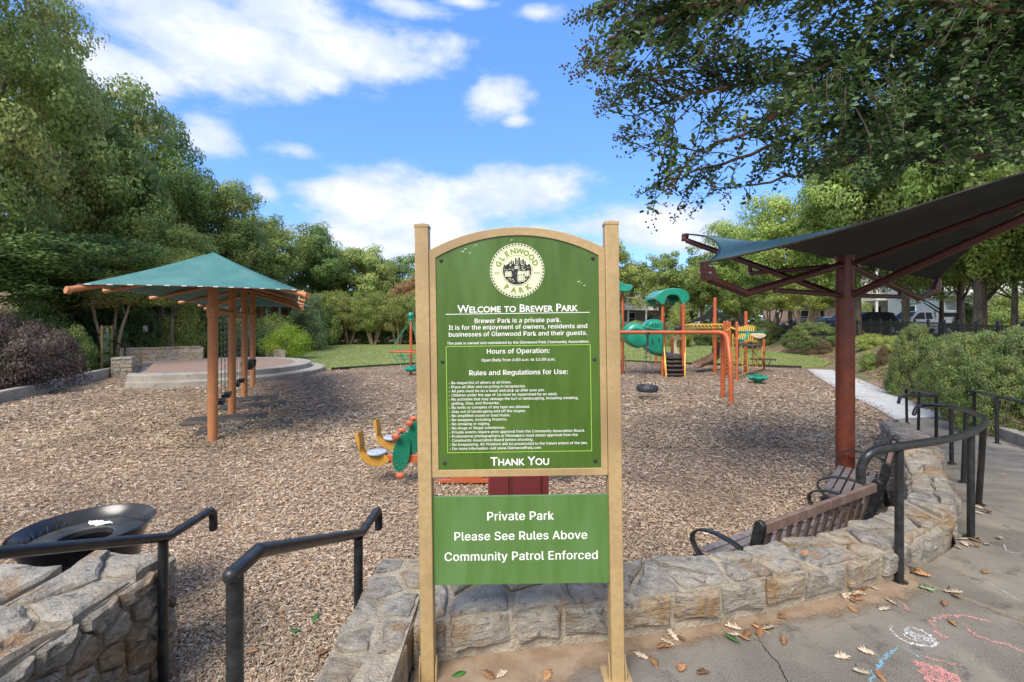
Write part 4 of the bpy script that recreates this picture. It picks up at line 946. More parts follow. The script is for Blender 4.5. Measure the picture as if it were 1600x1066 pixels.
# ================================================================== BENCHES
def bench(p0, p1, zg, label, name='bench'):
    p0 = Vector((*p0, 0)); p1 = Vector((*p1, 0)); L = (p1 - p0).length; d = (p1 - p0).normalized(); f = Vector((-d.y, d.x, 0))   # f: towards the front of the seat
    if f.x > 0: f = -f
    root = thing(name, label, 'bench', (p0.x, p0.y, zg))
    W_ = lambda s, t, z: p0 + d * s + f * t + Vector((0, 0, zg + z))
    for k in range(6):
        t = .10 + k * .078; b = MB(); b.bar(W_(.05, t, .425 + .004 * k), W_(L - .05, t, .425 + .004 * k), .062, .022); b.build('seat_slat', M['seat_slat'], root, bevel=.004)
    b = MB(); b.bar(W_(.04, -.015, .82), W_(L - .04, -.015, .82), .034, .075); b.build('back_rail', M['wood_slat'], root, bevel=.006)
    b = MB(); b.bar(W_(.04, .07, .46), W_(L - .04, .07, .46), .034, .05); b.build('back_rail', M['wood_slat'], root, bevel=.006)
    n = 12
    for k in range(n):
        s = .13 + (L - .26) * k / (n - 1); b = MB(); b.bar(W_(s, .064, .48), W_(s, -.008, .79), .05, .016, up=f); b.build('back_slat', M['wood_slat'], root, bevel=.003)
    for s in (0.0, L):
        b = MB(); fm = lambda u, v, h, s=s: W_(s + h, u, v)
        b.prism([(-.045, .80), (-.05, .86), (-.03, .885), (.0, .885), (.02, .86), (.11, .42), (.50, .43), (.53, .415), (.52, .39), (.13, .37), (.07, .37), (.03, .45)], fm, -.022, .022)
        b.prism([(.08, .38), (.13, .38), (.06, 0), (.01, 0)], fm, -.02, .02); b.prism([(.44, .4), (.49, .4), (.55, 0), (.5, 0)], fm, -.02, .02)
        b.build('end_frame', BM, root, bevel=.006)
        pts = catmull([W_(s, .05, .56), W_(s, .14, .63), W_(s, .30, .655), W_(s, .44, .64), W_(s, .53, .585), W_(s, .545, .52), W_(s, .50, .455), W_(s, .46, .43)], 5)
        b = MB()
        for i, (a, c) in enumerate(zip(pts, pts[1:])): b.bar(a, c + (c - a) * .15, .05, .016, up=d.cross((c - a).normalized()))
        b.build('armrest', BM, root, bevel=.004)
    return root
bench((1.70, 3.14), (3.16, 3.96), -.60, 'brown slatted bench with black arms right behind the near part of the seat wall')
bench((3.62, 4.42), (4.5, 5.38), -.60, 'second slatted bench beyond the dark red canopy post, turned to the playground')
# ================================================================== MAROON BOX
mb = thing('maroon_box', 'maroon metal box standing on the mulch behind the park sign', 'box', (.06, 4.4, MU))
b = MB(); b.box((.06, 4.45, -.08), (.56, .5, .94)); b.build('body', M['maroon'], mb, bevel=.012)
b = MB(); b.box((.0, 4.19, -.1), (.008, .02, .9)); b.box((-.2, 4.19, -.1), (.008, .014, .9)); b.build('door_gap', M['dark'], mb)
b = MB(); b.box((.135, 4.185, -.1), (.26, .03, .88)); b.box((-.12, 4.19, -.1), (.18, .016, .88)); b.build('door', M['maroon'], mb, bevel=.006)
b = MB(); b.box((.06, 4.45, .41), (.62, .56, .04)); b.build('lid', M['maroon'], mb, bevel=.012)
# ================================================================== SWING SET WITH CANOPY
pz = [(-5.53, 8.41), (-6.65, 10.81), (-7.77, 13.21), (-8.89, 15.61)]
ld = Vector((-.423, .906, 0)); pd = Vector((.906, .423, 0))
sw = thing('swing_set', 'orange post swing set under a teal hip canopy on the left of the mulch', 'swing set', (-7.2, 12, MU))
ZB = 1.855; ZE = 2.22
for (x, y) in pz:
    b = MB(); b.cyl((x, y, -.6), (x, y, 2.68), .083, 24); b.build('post', M['orange'], sw)
    b = MB(); b.cyl((x, y, ZB - .11), (x, y, ZB + .11), .098, 24)
    b.box((x, y, ZB), (.10, .25, .11), rz=math.atan2(ld.y, ld.x) - pi / 2); b.build('clamp', M['orange'], sw, bevel=.006)
b = MB(); b.cyl(Vector((*pz[0], ZB)) - ld * .12, Vector((*pz[3], ZB)) + ld * .12, .058, 20); b.build('top_beam', M['cream'] if False else M['orange'], sw)
for i, (x, y) in enumerate(pz):
    c = Vector((x, y, 0))
    for s in (-1, 1):
        b = MB(); e = c + pd * s * 1.57 + Vector((0, 0, ZE - .05)); b.cyl(c + Vector((0, 0, 2.6)), e, .044, 14); b.build('rafter', M['orange'], sw)
for c, sg in ((Vector((*pz[0], 0)), -1), (Vector((*pz[3], 0)), 1)):
    for s in (-1, 1):
        e = c + ld * sg * 1.31 + pd * s * 1.555 + Vector((0, 0, 2.115)); b = MB(); b.cyl(c + Vector((0, 0, 2.64)), e, .046, 16); b.cyl(e - (e - c).normalized() * .02, e + Vector((0, 0, -.005)) + pd * s * .03 + ld * sg * .03, .055, 16); b.build('hip_rafter', M['orange'], sw)
b = MB(); b.cyl(Vector((*pz[0], 2.86)) + ld * .1, Vector((*pz[3], 2.86)) - ld * .1, .05, 14)
for (x, y) in pz[::3]: b.cyl((x, y, 2.4), Vector((x, y, 2.86)) + ld * (.1 if y < 9 else -.1), .05, 14)
b.build('ridge_pole', M['orange'], sw)
def hip(root, c0, c1, ld, pd, ov, hw, zr, ze, m, name='canopy', edge_sag=.10, roof_sag=.13, n=10):
    """tensioned cloth: hip roof whose planes sag and whose edges bow inwards"""
    r0 = c0 + ld * .1; r1 = c1 - ld * .1; A = c0 - ld * ov; B_ = c1 + ld * ov
    cor = [A - pd * hw, A + pd * hw, B_ + pd * hw, B_ - pd * hw]
    for c in cor: c.z = ze
    r0 = Vector((r0.x, r0.y, zr)); r1 = Vector((r1.x, r1.y, zr)); ctr = (r0 + r1) / 2
    b = MB()
    for (p, q, a, c) in ((cor[0], cor[1], r0, r0), (cor[1], cor[2], r0, r1), (cor[2], cor[3], r1, r1), (cor[3], cor[0], r1, r0)):
        nn = n; vs = []
        for i in range(nn + 1):
            u = i / nn; lo = p.lerp(q, u); inn = (a.lerp(c, u) - lo); inn.z = 0; inn.normalize(); bow = 4 * u * (1 - u) * edge_sag
            lo = lo + inn * bow + Vector((0, 0, bow * .25)); hi = a.lerp(c, u)
            for j in range(nn + 1):
                v = j / nn; w = lo.lerp(hi, v); w.z -= roof_sag * math.sin(pi * v) * (0.55 + .45 * (4 * u * (1 - u))); vs.append(w)
        fs = [(i * (nn + 1) + j, (i + 1) * (nn + 1) + j, (i + 1) * (nn + 1) + j + 1, i * (nn + 1) + j + 1) for i in range(nn) for j in range(nn)]
        b.add(vs, fs)
        hem = [vs[i * (nn + 1)] + Vector((0, 0, .004)) for i in range(nn + 1)]
        hb = MB(); hb.tube(hem, .011, 6); hb.build('hem_cable', M['deck'], root)
        st = MB()
        for s in range(int((q - p).length / .22)):
            u = (s + .5) / int((q - p).length / .22); x = u * nn; k = min(int(x), nn - 1); pp = hem[k].lerp(hem[k + 1], x - k); st.box(pp + Vector((0, 0, .004)), (.07, .07, .012), rz=math.atan2((q - p).y, (q - p).x))
        st.build('hem_tape', M['whitepaint'], root)
    o = b.build(name, m, root, ang=28); sd_ = o.modifiers.new('s', 'SOLIDIFY'); sd_.thickness = .004
    return o
hip(sw, Vector((*pz[0], 0)), Vector((*pz[3], 0)), ld, pd, 1.25, 1.49, 2.95, 2.19, M['teal_canvas'], roof_sag=.05)
def chain(b, a, c, r=.006, link_=.05, w=.012):
    a = Vector(a); c = Vector(c); n = max(2, int((c - a).length / link_)); 
    for i in range(n):
        p, q = a.lerp(c, i / n), a.lerp(c, (i + 1) / n); m_ = (p + q) / 2
        if i % 2: b.add([p + Vector((-w, 0, 0)), p + Vector((w, 0, 0)), q + Vector((w, 0, 0)), q + Vector((-w, 0, 0)), m_ + Vector((0, .004, 0)), m_ + Vector((0, -.004, 0))], [(0, 1, 4), (1, 2, 4), (2, 3, 4), (3, 0, 4), (1, 0, 5), (2, 1, 5), (3, 2, 5), (0, 3, 5)])
        else: b.add([p + Vector((0, -w, 0)), p + Vector((0, w, 0)), q + Vector((0, w, 0)), q + Vector((0, -w, 0)), m_ + Vector((.004, 0, 0)), m_ + Vector((-.004, 0, 0))], [(0, 1, 4), (1, 2, 4), (2, 3, 4), (3, 0, 4), (1, 0, 5), (2, 1, 5), (3, 2, 5), (0, 3, 5)])
names = ['belt swing nearest the front post', 'belt swing just before the second post', 'belt swing just beyond the second post', 'belt swing just before the third post', 'black bucket swing just beyond the third post', 'black bucket swing next to the last post']
for i, t in enumerate((.80, 1.75, 3.4, 4.45, 6.05, 7.1)):
    c = Vector((*pz[0], 0)) + ld * t; bucket = i > 3; zs = .03 if not bucket else .30
    if i in (2,): zs = .05
    rt = thing('swing', 'black ' + names[i] if 'black' not in names[i] else names[i], 'swing', (c.x, c.y, zs), 'swings hanging from the orange beam')
    w = .23
    for s in (-1, 1):
        b = MB(); chain(b, c + ld * s * w + Vector((0, 0, ZB - .09)), c + ld * s * (w - .01) + Vector((0, 0, zs + .08)), link_=.06); b.build('chain', M['chain'], rt)
        b = MB(); b.cyl(c + ld * s * w + Vector((0, 0, ZB - .1)), c + ld * s * w + Vector((0, 0, ZB - .04)), .03, 10); b.build('hanger', M['chain'], rt)
    b = MB()
    if not bucket:
        vs = []; nn = 8
        for k in range(nn + 1):
            u = k / nn * 2 - 1; z = zs + .09 * u * u - .03
            for q, dz in ((-.075, 0), (.075, 0), (.075, -.02), (-.075, -.02)): vs.append(c + ld * u * w + pd * q + Vector((0, 0, z + dz)))
        b.add(vs, [(k * 4 + j, k * 4 + (j + 1) % 4, k * 4 + 4 + (j + 1) % 4, k * 4 + 4 + j) for k in range(nn) for j in range(4)]); b.build('seat', M['rubber'], rt)
    else:
        b.lathe([(.05, -.18), (.15, -.16), (.17, -.05), (.175, .06), (.16, .07), (.15, -.04), (.13, -.12), (0, -.13)], c + Vector((0, 0, zs + .05)), 18); b.build('seat', M['rubber'], rt)
for i, (t, off, L, w) in enumerate(((.95, .45, 1.7, .85), (2.1, -.05, 1.6, .8), (3.75, .35, 1.5, .8), (4.9, .15, 1.5, .75))):
    c = Vector((*pz[0], 0)) + ld * t + pd * off; b = MB(); b.box((c.x, c.y, -.533), (L, w, .03), rz=math.atan2(pd.y, pd.x))
    tag(b.build('rubber_mat', M['matrub'], bevel=.008), ['worn black rubber mat under the nearest swing', 'black rubber mat beside the second orange post', 'black rubber mat beyond the second orange post', 'farthest black rubber mat, near the third orange post'][i], 'rubber mat', 'rubber mats under the swings')
# second canopy behind the stage
c2 = thing('shade_canopy', 'smaller teal hip canopy on one post, half hidden behind the swing canopy', 'canopy', (-17.6, 32, MU))
b = MB(); b.cyl((-17.8, 32.2, -.6), (-17.8, 32.2, 3.9), .12, 16); b.build('post', M['orange'], c2)
for sx in (-1, 1):
    for sy in (-1, 1): b = MB(); b.cyl((-17.8, 32.2, 3.7), (-17.8 + sx * 2.6, 32.2 + sy * 2.6, 2.75), .05, 10); b.build('rafter', M['orange'], c2)
hip(c2, Vector((-17.8, 32.0, 0)), Vector((-17.8, 32.4, 0)), Vector((0, 1, 0)), Vector((1, 0, 0)), 2.4, 2.65, 3.95, 2.78, M['green_canvas'])
# ================================================================== RED POLE WITH CANTILEVER SAIL
PX, PY = 4.29, 5.86; rp = thing('cantilever_canopy', 'dark red post carrying a twisted dark teal sail at the right, beside the benches', 'canopy', (PX, PY, MU))
DR = M['darkred']; b = MB(); b.cyl((PX, PY, -.6), (PX, PY, 2.47), .104, 28); b.build('post', DR, rp)
b = MB(); b.lathe([(.104, 2.47), (.112, 2.475), (.112, 2.50), (0, 2.505)], (PX, PY, 0), 24); b.build('post_cap', DR, rp)
TOP = Vector((PX, PY, 2.38)); LOW = Vector((PX, PY, 1.99)); U = Vector((0, 0, 1))
def dirp(v): v = Vector(v); return Vector((v.x - PX, v.y - PY, 0)).normalized()
Bc = Vector((2.0, 4.68, 2.12)); Ac = Vector((3.11, 8.15, 3.20)); Dc = Vector((6.58, 7.04, 2.16)); Cc = Vector((5.47, 3.57, 3.20))
def arm(pts, r=.044): b = MB(); b.tube(pts, r, 14); [b.sphere(p, r, 14, 8) for p in pts[1:-1]]; b.build('arm', M['armred_shaded'], rp, ang=50)
def bracket(p, d, hi):
    b = MB(); r = Vector((d.y, -d.x, 0))
    if hi: vs = lambda s: [p + d * -.03 + r * s, p + d * .07 + r * s, p + d * .06 + U * .13 + r * s, p - d * .05 + U * .13 + r * s]
    else: vs = lambda s: [p - d * .16 - U * .03 + r * s, p + d * .05 - U * .03 + r * s, p + d * .06 + U * .17 + r * s, p + U * .17 + r * s, p - d * .09 + U * .10 + r * s]
    k = len(vs(0)); b.add(vs(-.035) + vs(.035), [tuple(range(k)), tuple(range(k, 2 * k))[::-1]] + [(i, k + i, k + (i + 1) % k, (i + 1) % k) for i in range(k)])
    b.build('corner_bracket', M['armred_shaded'], rp, bevel=.006)
    for s in (.03, .10):
        b = MB(); b.cyl(p + U * (s + .02) - r * .05 - d * .0, p + U * (s + .02) + r * .05, .014, 10); b.build('bolt', M['screw'], rp)
for c in (Bc, Dc):       # low corners: arm leaves the post top, dips, then turns out flat
    d = dirp(c); knee = c - d * .62 - U * .16
    st_ = TOP + d * .08; arm([st_, knee, c - U * .03 - d * .05]); bracket(c - U * .02, d, False)
    m_ = st_.lerp(knee, .72); b = MB(); b.cyl(LOW + d * .08, Vector((m_.x, m_.y, LOW.z + .02)), .03, 12); b.cyl(Vector((m_.x, m_.y, LOW.z - .01)), m_, .03, 12); b.build('strut', M['armred_shaded'], rp)
for c in (Ac, Cc):       # high corners: arm rises straight from the lower collar
    d = dirp(c); st_ = LOW + d * .08; arm([st_, c - U * .1 - d * .03], .046); bracket(c - U * .1, d, True)
    m_ = st_.lerp(c, .62 if c is Cc else .5); b = MB(); e = Vector((m_.x, m_.y, m_.z + .10 if c is Cc else TOP.z + .02)); b.cyl(TOP + d * .08, e, .032, 12); b.cyl(e, m_, .03, 12); b.build('strut', M['armred_shaded'], rp)
    b = MB(); b.sphere(e, .034, 10, 6); b.build('bolt', M['screw'], rp)
M['sail'] = mat('sail_cloth_lit', (.085, .19, .20), (.10, .215, .225), 5, .8, bump=.15, bscale=320)  # upper side of the sail, its lit look put into the colour
cor = [Ac + U * .02, Bc + U * .14, Cc + U * .02, Dc + U * .15]; nn = 26; vs = []; ctr = Vector((PX, PY, 0))
def sail(u, v):
    p = (cor[0] * (1 - u) * (1 - v) + cor[1] * u * (1 - v) + cor[2] * u * v + cor[3] * (1 - u) * v)
    # edges pulled in between the corners
    q = Vector((PX, PY, p.z)); eu = 4 * u * (1 - u); ev = 4 * v * (1 - v); du = abs(2 * u - 1); dv = abs(2 * v - 1)
    pull = .17 * max(eu * dv ** 3, ev * du ** 3)
    return p.lerp(q, pull)
for i in range(nn + 1):
    for j in range(nn + 1): vs.append(sail(i / nn, j / nn))
b = MB(); b.add(vs, [(i * (nn + 1) + j, (i + 1) * (nn + 1) + j, (i + 1) * (nn + 1) + j + 1, i * (nn + 1) + j + 1) for i in range(nn) for j in range(nn)])
M['sail_under_shaded'] = mat('sail_underside_shaded', (.022, .027, .027), (.032, .038, .038), 5, .9, bump=.3, bscale=260)  # same cloth seen from below, its shade put into the colour
o = b.build('sail', M['sail'], rp, ang=80); o.data.materials.append(M['sail_under_shaded']); sd_ = o.modifiers.new('s', 'SOLIDIFY'); sd_.thickness = .005; sd_.material_offset = 1
for e in ([(0, k / 20) for k in range(21)], [(k / 20, 0) for k in range(21)], [(1, k / 20) for k in range(21)], [(k / 20, 1) for k in range(21)]):
    b = MB(); b.tube([sail(*q) for q in e], .011, 8); b.build('hem_cable', M['deck'], rp)
# ================================================================== FOUR-SEAT SPRING SEESAW
ss = thing('spring_seesaw', 'orange spring seesaw with grey seats and green oval panels, left of the sign', 'seesaw', (-.62, 6.55, MU))
def oval(cx, cz, rx, rz_, y, th, tiltx=0, n=28, taper=.0):
    return [(cx + rx * (1 + taper * sin(2 * pi * k / n)) * cos(2 * pi * k / n) + tiltx * sin(2 * pi * k / n) * rz_, cz + rz_ * sin(2 * pi * k / n)) for k in range(n)]
fy = lambda u, v, h: (u, h, v)
OR = M['orange2']
for y, xo in ((6.16, 0), (6.95, .02)):
    b = MB(); b.box((-.62, y, -.20), (2.3, .055, .10)); b.build('beam', OR, ss, bevel=.006)
for y in (6.16, 6.95):
    for s in (-1, 1):
        X_ = lambda x: -.62 + s * x
        # seat
        b = MB(); b.lathe([(0, -.03), (.10, -.028), (.128, -.012), (.132, .006), (.12, .016), (0, .02)], (X_(1.21), y, -.115), 28); st_ = b.build('seat', M['greyseat'], ss)
        for k in range(5): b = MB(); b.cyl((X_(1.21) + .07 * cos(k * 1.26), y + .07 * sin(k * 1.26), -.10), (X_(1.21) + .07 * cos(k * 1.26), y + .07 * sin(k * 1.26), -.092), .008, 8); b.build('screw', M['screw'], st_)
        # crescent back boards, one on each side of the beam
        n = 16; O = []; I = []
        for k in range(n + 1):
            a = radians(168 + k * (318 - 168) / n); O.append((1.22 - (-.245) * cos(a) * 1.0, -.04 + .25 * sin(a))); 
        for k in range(n + 1):
            a = radians(318 - k * (318 - 172) / n); I.append((1.185 + .17 * cos(a), -.005 + .16 * sin(a)))
        crescent = [(X_(1.21 - (p[0] - 1.21)), p[1]) for p in O + I] 
        for yy in (-.045, .045): b = MB(); b.prism(crescent, fy, y + yy - .009, y + yy + .009); b.build('back_board', M['yellow'], ss, bevel=.003)
        b = MB(); b.prism([(X_(1.40), -.06), (X_(1.43), -.05), (X_(1.475), .10), (X_(1.47), .16), (X_(1.44), .17), (X_(1.415), .10)], fy, y - .10, y + .10); b.build('back_rest', M['yellow'], ss, bevel=.008)
        # green oval panel facing along the bench, with round hand and foot knobs
        ov = oval(X_(.86), -.105, .115, .25, 0, 0, tiltx=.12 * -s, taper=-.06); b = MB(); b.prism(ov, fy, y - .075, y - .057); gp = b.build('panel', M['spring_green'], ss, bevel=.003)
        b = MB(); b.prism(ov, fy, y + .057, y + .075); b.build('panel', M['spring_green'], ss, bevel=.003)
        for (dx, dz) in ((-.07, -.14), (.06, -.14), (-.06, -.19), (.06, -.19), (-.02, -.225), (.025, -.222)): b = MB(); b.sphere((X_(.86) + dx, y - .077, -.105 + dz + .03), .007, 8, 5); b.build('screw', M['screw'], gp)
        hx = X_(.915) 
        b = MB(); b.cyl((hx, y - .15, .135), (hx, y + .15, .135), .016, 12); b.build('handle_bar', OR, ss)
        for yy in (-.16, .16): b = MB(); b.sphere((hx, y + yy, .135), .052, 16, 10, (1.15, .5, .85)); b.build('hand_knob', OR, ss)
        for yy in (-.14,): b = MB(); b.sphere((X_(.86), y + yy, -.385), .055, 16, 10, (1.1, .6, .75)); b.build('foot_knob', OR, ss)
b = MB(); b.box((-.62, 6.55, -.20), (.12, .86, .10)); b.box((-.62, 6.55, -.27), (.5, .5, .03)); b.build('cross_beam', OR, ss, bevel=.006)
for sx in (-.22, .22):
    b = MB(); b.tube([(-.62 + sx + .055 * cos(t * .7), 6.4 + .055 * sin(t * .7), -.52 + t * .0052) for t in range(46)], .010, 8); b.build('spring', M['rubber'], ss)
b = MB(); b.prism([(-1.02, -.54), (-.22, -.54), (-.22, -.50), (-.40, -.49), (-.45, -.43), (-.79, -.43), (-.84, -.49), (-1.02, -.50)], fy, 6.18, 6.21); b.box((-.62, 6.4, -.535), (.8, .42, .02)); b.build('base_plate', OR, ss, bevel=.004)
# ================================================================== ROPE SPINNER
rs_ = thing('rope_spinner', 'tall orange spinner pole with a green ball top and rope net, left of the sign', 'spinner', (-4.2, 18.9, MU))
b = MB(); b.cyl((-4.2, 18.9, -.6), (-4.2, 18.9, 1.85), .058, 16); b.build('post', OR, rs_)
b = MB(); b.sphere((-4.2, 18.9, 1.92), .135, 18, 12); b.cyl((-4.2, 18.9, 1.7), (-4.2, 18.9, 1.82), .09, 16); b.build('ball_top', M['play_green'], rs_)
b = MB(); b.lathe([(.06, -.42), (.2, -.40), (.27, -.33), (.27, -.29), (.2, -.26), (.1, -.18), (.06, -.17)], (-4.2, 18.9, 0), 26); b.build('base_disc', M['play_green'], rs_)
tri = [Vector((-4.2 + .86 * cos(a), 18.9 + .86 * sin(a), .42)) for a in (radians(193), radians(313), radians(73))]
for k in range(3):
    b = MB(); b.cyl(tri[k], tri[(k + 1) % 3], .03, 12); b.build('ring_bar', OR, rs_); b = MB(); b.cyl(tri[k], (-4.2, 18.9, .42), .022, 10); b.build('spoke', OR, rs_)
b = MB()
for k in range(3):
    for s in (-.05, .05): b.tube([tri[k], Vector((-4.2 + s, 18.9, 1.75))], .012, 6)
    for t in (0, .33, .66): p = tri[k].lerp(tri[(k + 1) % 3], t); b.tube([p, Vector((-4.2, 18.9, -.3)) + (p - Vector((-4.2, 18.9, .42))) * .3], .012, 6)
for f_ in (.35, .65):
    ring = [tri[k].lerp(tri[(k + 1) % 3], t) for k in range(3) for t in (0, .33, .66)]; b.tube([Vector((-4.2, 18.9, -.3)).lerp(p, .3 + .7 * f_) for p in ring], .012, 6, closed=True)
b.build('net', M['play_green'], rs_)
# ================================================================== TYRE SWING ARCH
ar = thing('swing_arch', 'low red orange arch with a tyre swing in front of the play structure', 'swing frame', (4.4, 12.9, MU))
Zb = 1.35
def leg(x0, x1, y1):
    if y1 < 12.9: c = [(5.7, 12.95, Zb), (5.93, 12.91, Zb - .01), (6.02, 12.76, Zb - .12), (5.98, 12.55, .9), (5.94, 12.36, .3), (5.93, 12.32, -.6)]
    else: c = [(5.7, 12.95, Zb), (5.93, 12.98, Zb - .01), (6.05, 13.1, Zb - .12), (6.12, 13.22, .9), (6.16, 13.3, .3), (6.17, 13.32, -.6)]
    return catmull(c, 6)
b = MB(); b.cyl((2.3, 12.95, Zb), (5.8, 12.95, Zb), .055, 18); b.build('beam', OR, ar)
for (x1, y1) in ((6.17, 13.32), (5.93, 12.32)):
    x1 = {13.32: 6.17, 12.32: 5.93}[y1]; b = MB(); b.tube(leg(6.1, x1, y1), .062, 18); b.build('leg', OR, ar)
for y1 in (13.4, 12.5): b = MB(); b.tube(catmull([(2.3, 12.95, Zb), (2.1, 12.95, Zb - .05), (2.0, lerp(12.95, y1, .6), .7), (1.98, y1, .1), (1.98, y1, -.6)], 5), .062, 18); b.build('leg', OR, ar)
ty = thing('tyre_swing', 'black tyre hanging flat on chains from the low orange arch', 'tyre swing', (3.86, 13.0, -.26))
b = MB(); R0, r0 = .235, .075; n, m_ = 36, 14; vs = []
for i in range(n):
    a = 2 * pi * i / n
    for j in range(m_): c_ = 2 * pi * j / m_; rr = R0 + r0 * cos(c_) * .95; vs.append((3.86 + rr * cos(a), 13.0 + rr * sin(a), -.25 + .09 * max(-1, min(1, 1.15 * sin(c_)))))
b.add(vs, [(i * m_ + j, ((i + 1) % n) * m_ + j, ((i + 1) % n) * m_ + (j + 1) % m_, i * m_ + (j + 1) % m_) for i in range(n) for j in range(m_)]); b.build('tyre', M['rubber'], ty)
hub = Vector((3.86, 12.97, 1.02))
for a in (90, 200, 340):
    b = MB(); chain(b, hub, (3.86 + .24 * cos(radians(a)), 13 + .24 * sin(radians(a)), -.17), link_=.07, w=.017); b.build('chain', M['chain'], ty)
b = MB(); b.cyl(hub - Vector((0, 0, .05)), (3.86, 12.95, 1.31), .03, 12); b.cyl((3.86, 12.95, 1.27), (3.86, 12.95, 1.36), .075, 14); b.build('swivel', M['rubber'], ty)
# ================================================================== PLAY STRUCTURE
ps = thing('play_structure', 'large orange and green play structure with a tunnel, roof arch and climbers', 'play structure', (7, 19, MU))
def Q(zx, zy, d): return P(950 + zx * .2346, 400 + zy * .2346, d)
def gd(zy): return FPX * (CZ - MU) / (400 + zy * .2346 - HOR)
def post(zx, zt_, d, r=.058, ztz=None, m=OR):
    a = Q(zx, zt_, d); b = MB(); b.cyl((a.x, a.y, -.6), a, r, 16); b.sphere(a, r * 1.05, 14, 8, (1, 1, .6)); b.build('post', m, ps)
    cl = MB()
    for z in (a.z - .12, .95, .3):
        if z < a.z: cl.cyl((a.x, a.y, z - .025), (a.x, a.y, z + .025), r * 1.2, 14)
    cl.build('clamp', OR, ps); return a
post(97, 245, 19.4); post(363, 318, 18.6); post(503, 318, 18.5); post(490, 330, 19.9); post(375, 400, 19.9, .05)
post(320, 560, 23.2); post(427, 545, 21.5); post(712, 285, 19.7, .068); post(918, 375, 20.3, .068); post(858, 445, 17.2, .052); post(1038, 562, 20.4, .05)
post(776, 440, 18.2, .05); post(796, 437, 18.8, .055); post(812, 445, 19.5, .05)
GP = M['play_green']
# roof arch
y0 = 18.45
def pr(poly, d): return [(Q(x, y, d).x, Q(x, y, d).z) for x, y in poly]
front = [(318, 292), (325, 262), (345, 238), (375, 223), (430, 213), (488, 218), (522, 232), (542, 258), (547, 285), (538, 300), (526, 308), (520, 325), (494, 325), (484, 292), (470, 268), (452, 260), (412, 260), (396, 272), (386, 296), (378, 325), (352, 325), (346, 308), (332, 304)]
rf = []
for yy in (y0, y0 + 1.35): b = MB(); b.prism(pr(front, y0), fy, yy, yy + .14); b.build('roof_arch', GP, ps, bevel=.04, seg=3)
topc = pr([(325, 275), (332, 258), (348, 240), (375, 226), (430, 216), (488, 221), (520, 235), (538, 258), (543, 278)], y0); b = MB(); k = len(topc)
vs = [(x, y0 + .05, z) for x, z in topc] + [(x, y0 + 1.45, z) for x, z in topc] + [(x, y0 + .05, z - .05) for x, z in topc] + [(x, y0 + 1.45, z - .05) for x, z in topc]
b.add(vs, [(i, i + 1, k + i + 1, k + i) for i in range(k - 1)] + [(2 * k + i + 1, 2 * k + i, 3 * k + i, 3 * k + i + 1) for i in range(k - 1)]); b.build('roof_shell', GP, ps)
leafc = [(20, 175), (40, 168), (62, 165), (85, 168), (102, 178), (120, 188), (145, 190), (166, 194), (170, 208), (160, 226), (140, 238), (110, 240), (62, 234), (30, 236), (15, 215)]
b = MB(); b.prism(pr(leafc, 19), fy, 19.0, 19.9); b.build('leaf_roof', GP, ps, bevel=.06, seg=3)
# deck and stair
b = MB(); a, c = Q(362, 668, 18.8), Q(508, 668, 18.8); b.box(((a.x + c.x) / 2, 19.5, .25), (c.x - a.x + .1, 1.5, .07)); b.build('deck', M['deck'], ps, bevel=.01)
for i in range(5):
    z = -.46 + i * .155; yv = 18.2 + i * .16; xa, xb = Q(392, 0, yv).x, Q(503, 0, yv).x; b = MB(); b.box(((xa + xb) / 2, yv, z), (xb - xa, .24, .045)); b.box(((xa + xb) / 2, yv + .10, z - .07), (xb - xa, .02, .12)); b.build('tread', M['deck'], ps, bevel=.008)
for (z0_, z1_) in ((388, 368), (512, 514)):
    p0_, p1_, p2_ = Q(z0_, 808, 18.1), Q(z0_, 800, 18.15), Q(z1_, 650, 18.85); b = MB()
    b.tube(catmull([Q(z0_, 808, 18.12), Q(z0_ - (z0_ - z1_) * .2, 730, 18.2), Q(z0_ - (z0_ - z1_) * .6, 640, 18.5), Q(z1_, 560, 18.75), Q(z1_, 540, 18.9)], 5), .028, 8)
    b.bar(Q(z0_, 800, 18.15), Q(z1_, 668, 18.85), .05, .16); b.build('stair_side', M['yellow2'], ps)
# wavy green tunnel (ribbed, closed)
tun = [(100, 520), (105, 490), (122, 466), (150, 448), (180, 446), (205, 452), (222, 468), (236, 470), (248, 450), (268, 432), (295, 422), (325, 422), (350, 434), (362, 455), (363, 560), (360, 655), (335, 660), (305, 657), (278, 645), (258, 628), (245, 608), (228, 600), (205, 612), (178, 612), (150, 598), (128, 580), (110, 556)]
tp = pr(tun, 18.7); cx = sum(p[0] for p in tp) / len(tp); cz = sum(p[1] for p in tp) / len(tp); b = MB(); k = len(tp); prof = [(.78, 18.38), (.92, 18.43), (1.0, 18.55), (1.0, 19.05), (.93, 19.2), (.8, 19.25)]; vs = []
for s, yy in prof: vs += [(cx + (x - cx) * s, yy, cz + (z - cz) * s) for x, z in tp]
fs = [(j * k + i, j * k + (i + 1) % k, (j + 1) * k + (i + 1) % k, (j + 1) * k + i) for j in range(len(prof) - 1) for i in range(k)] + [tuple(range(k))[::-1], tuple((len(prof) - 1) * k + i for i in range(k))]
b.add(vs, fs); tn = b.build('tunnel', GP, ps, ang=60)
for q in range(6): # moulded ribs of the upper hump
    cxx = 255 + q * 17; b = MB(); b.tube([Q(cxx + 3, 478, 18.30), Q(cxx, 455, 18.28), Q(cxx + 7, 438 - q * .5, 18.36)], [.02, .028, .018], 8); b.build('rib', GP, tn)
b = MB(); b.tube([Q(108 + t * 12, 512 - 34 * math.sin(min(1, t / 11) * 2.6) ** 1 * .9, 18.30) for t in range(12)], .035, 8); b.tube([Q(235 + t * 12, 470 + 6 * t ** .5, 18.30) for t in range(11)], .03, 8); b.build('moulding', GP, tn)
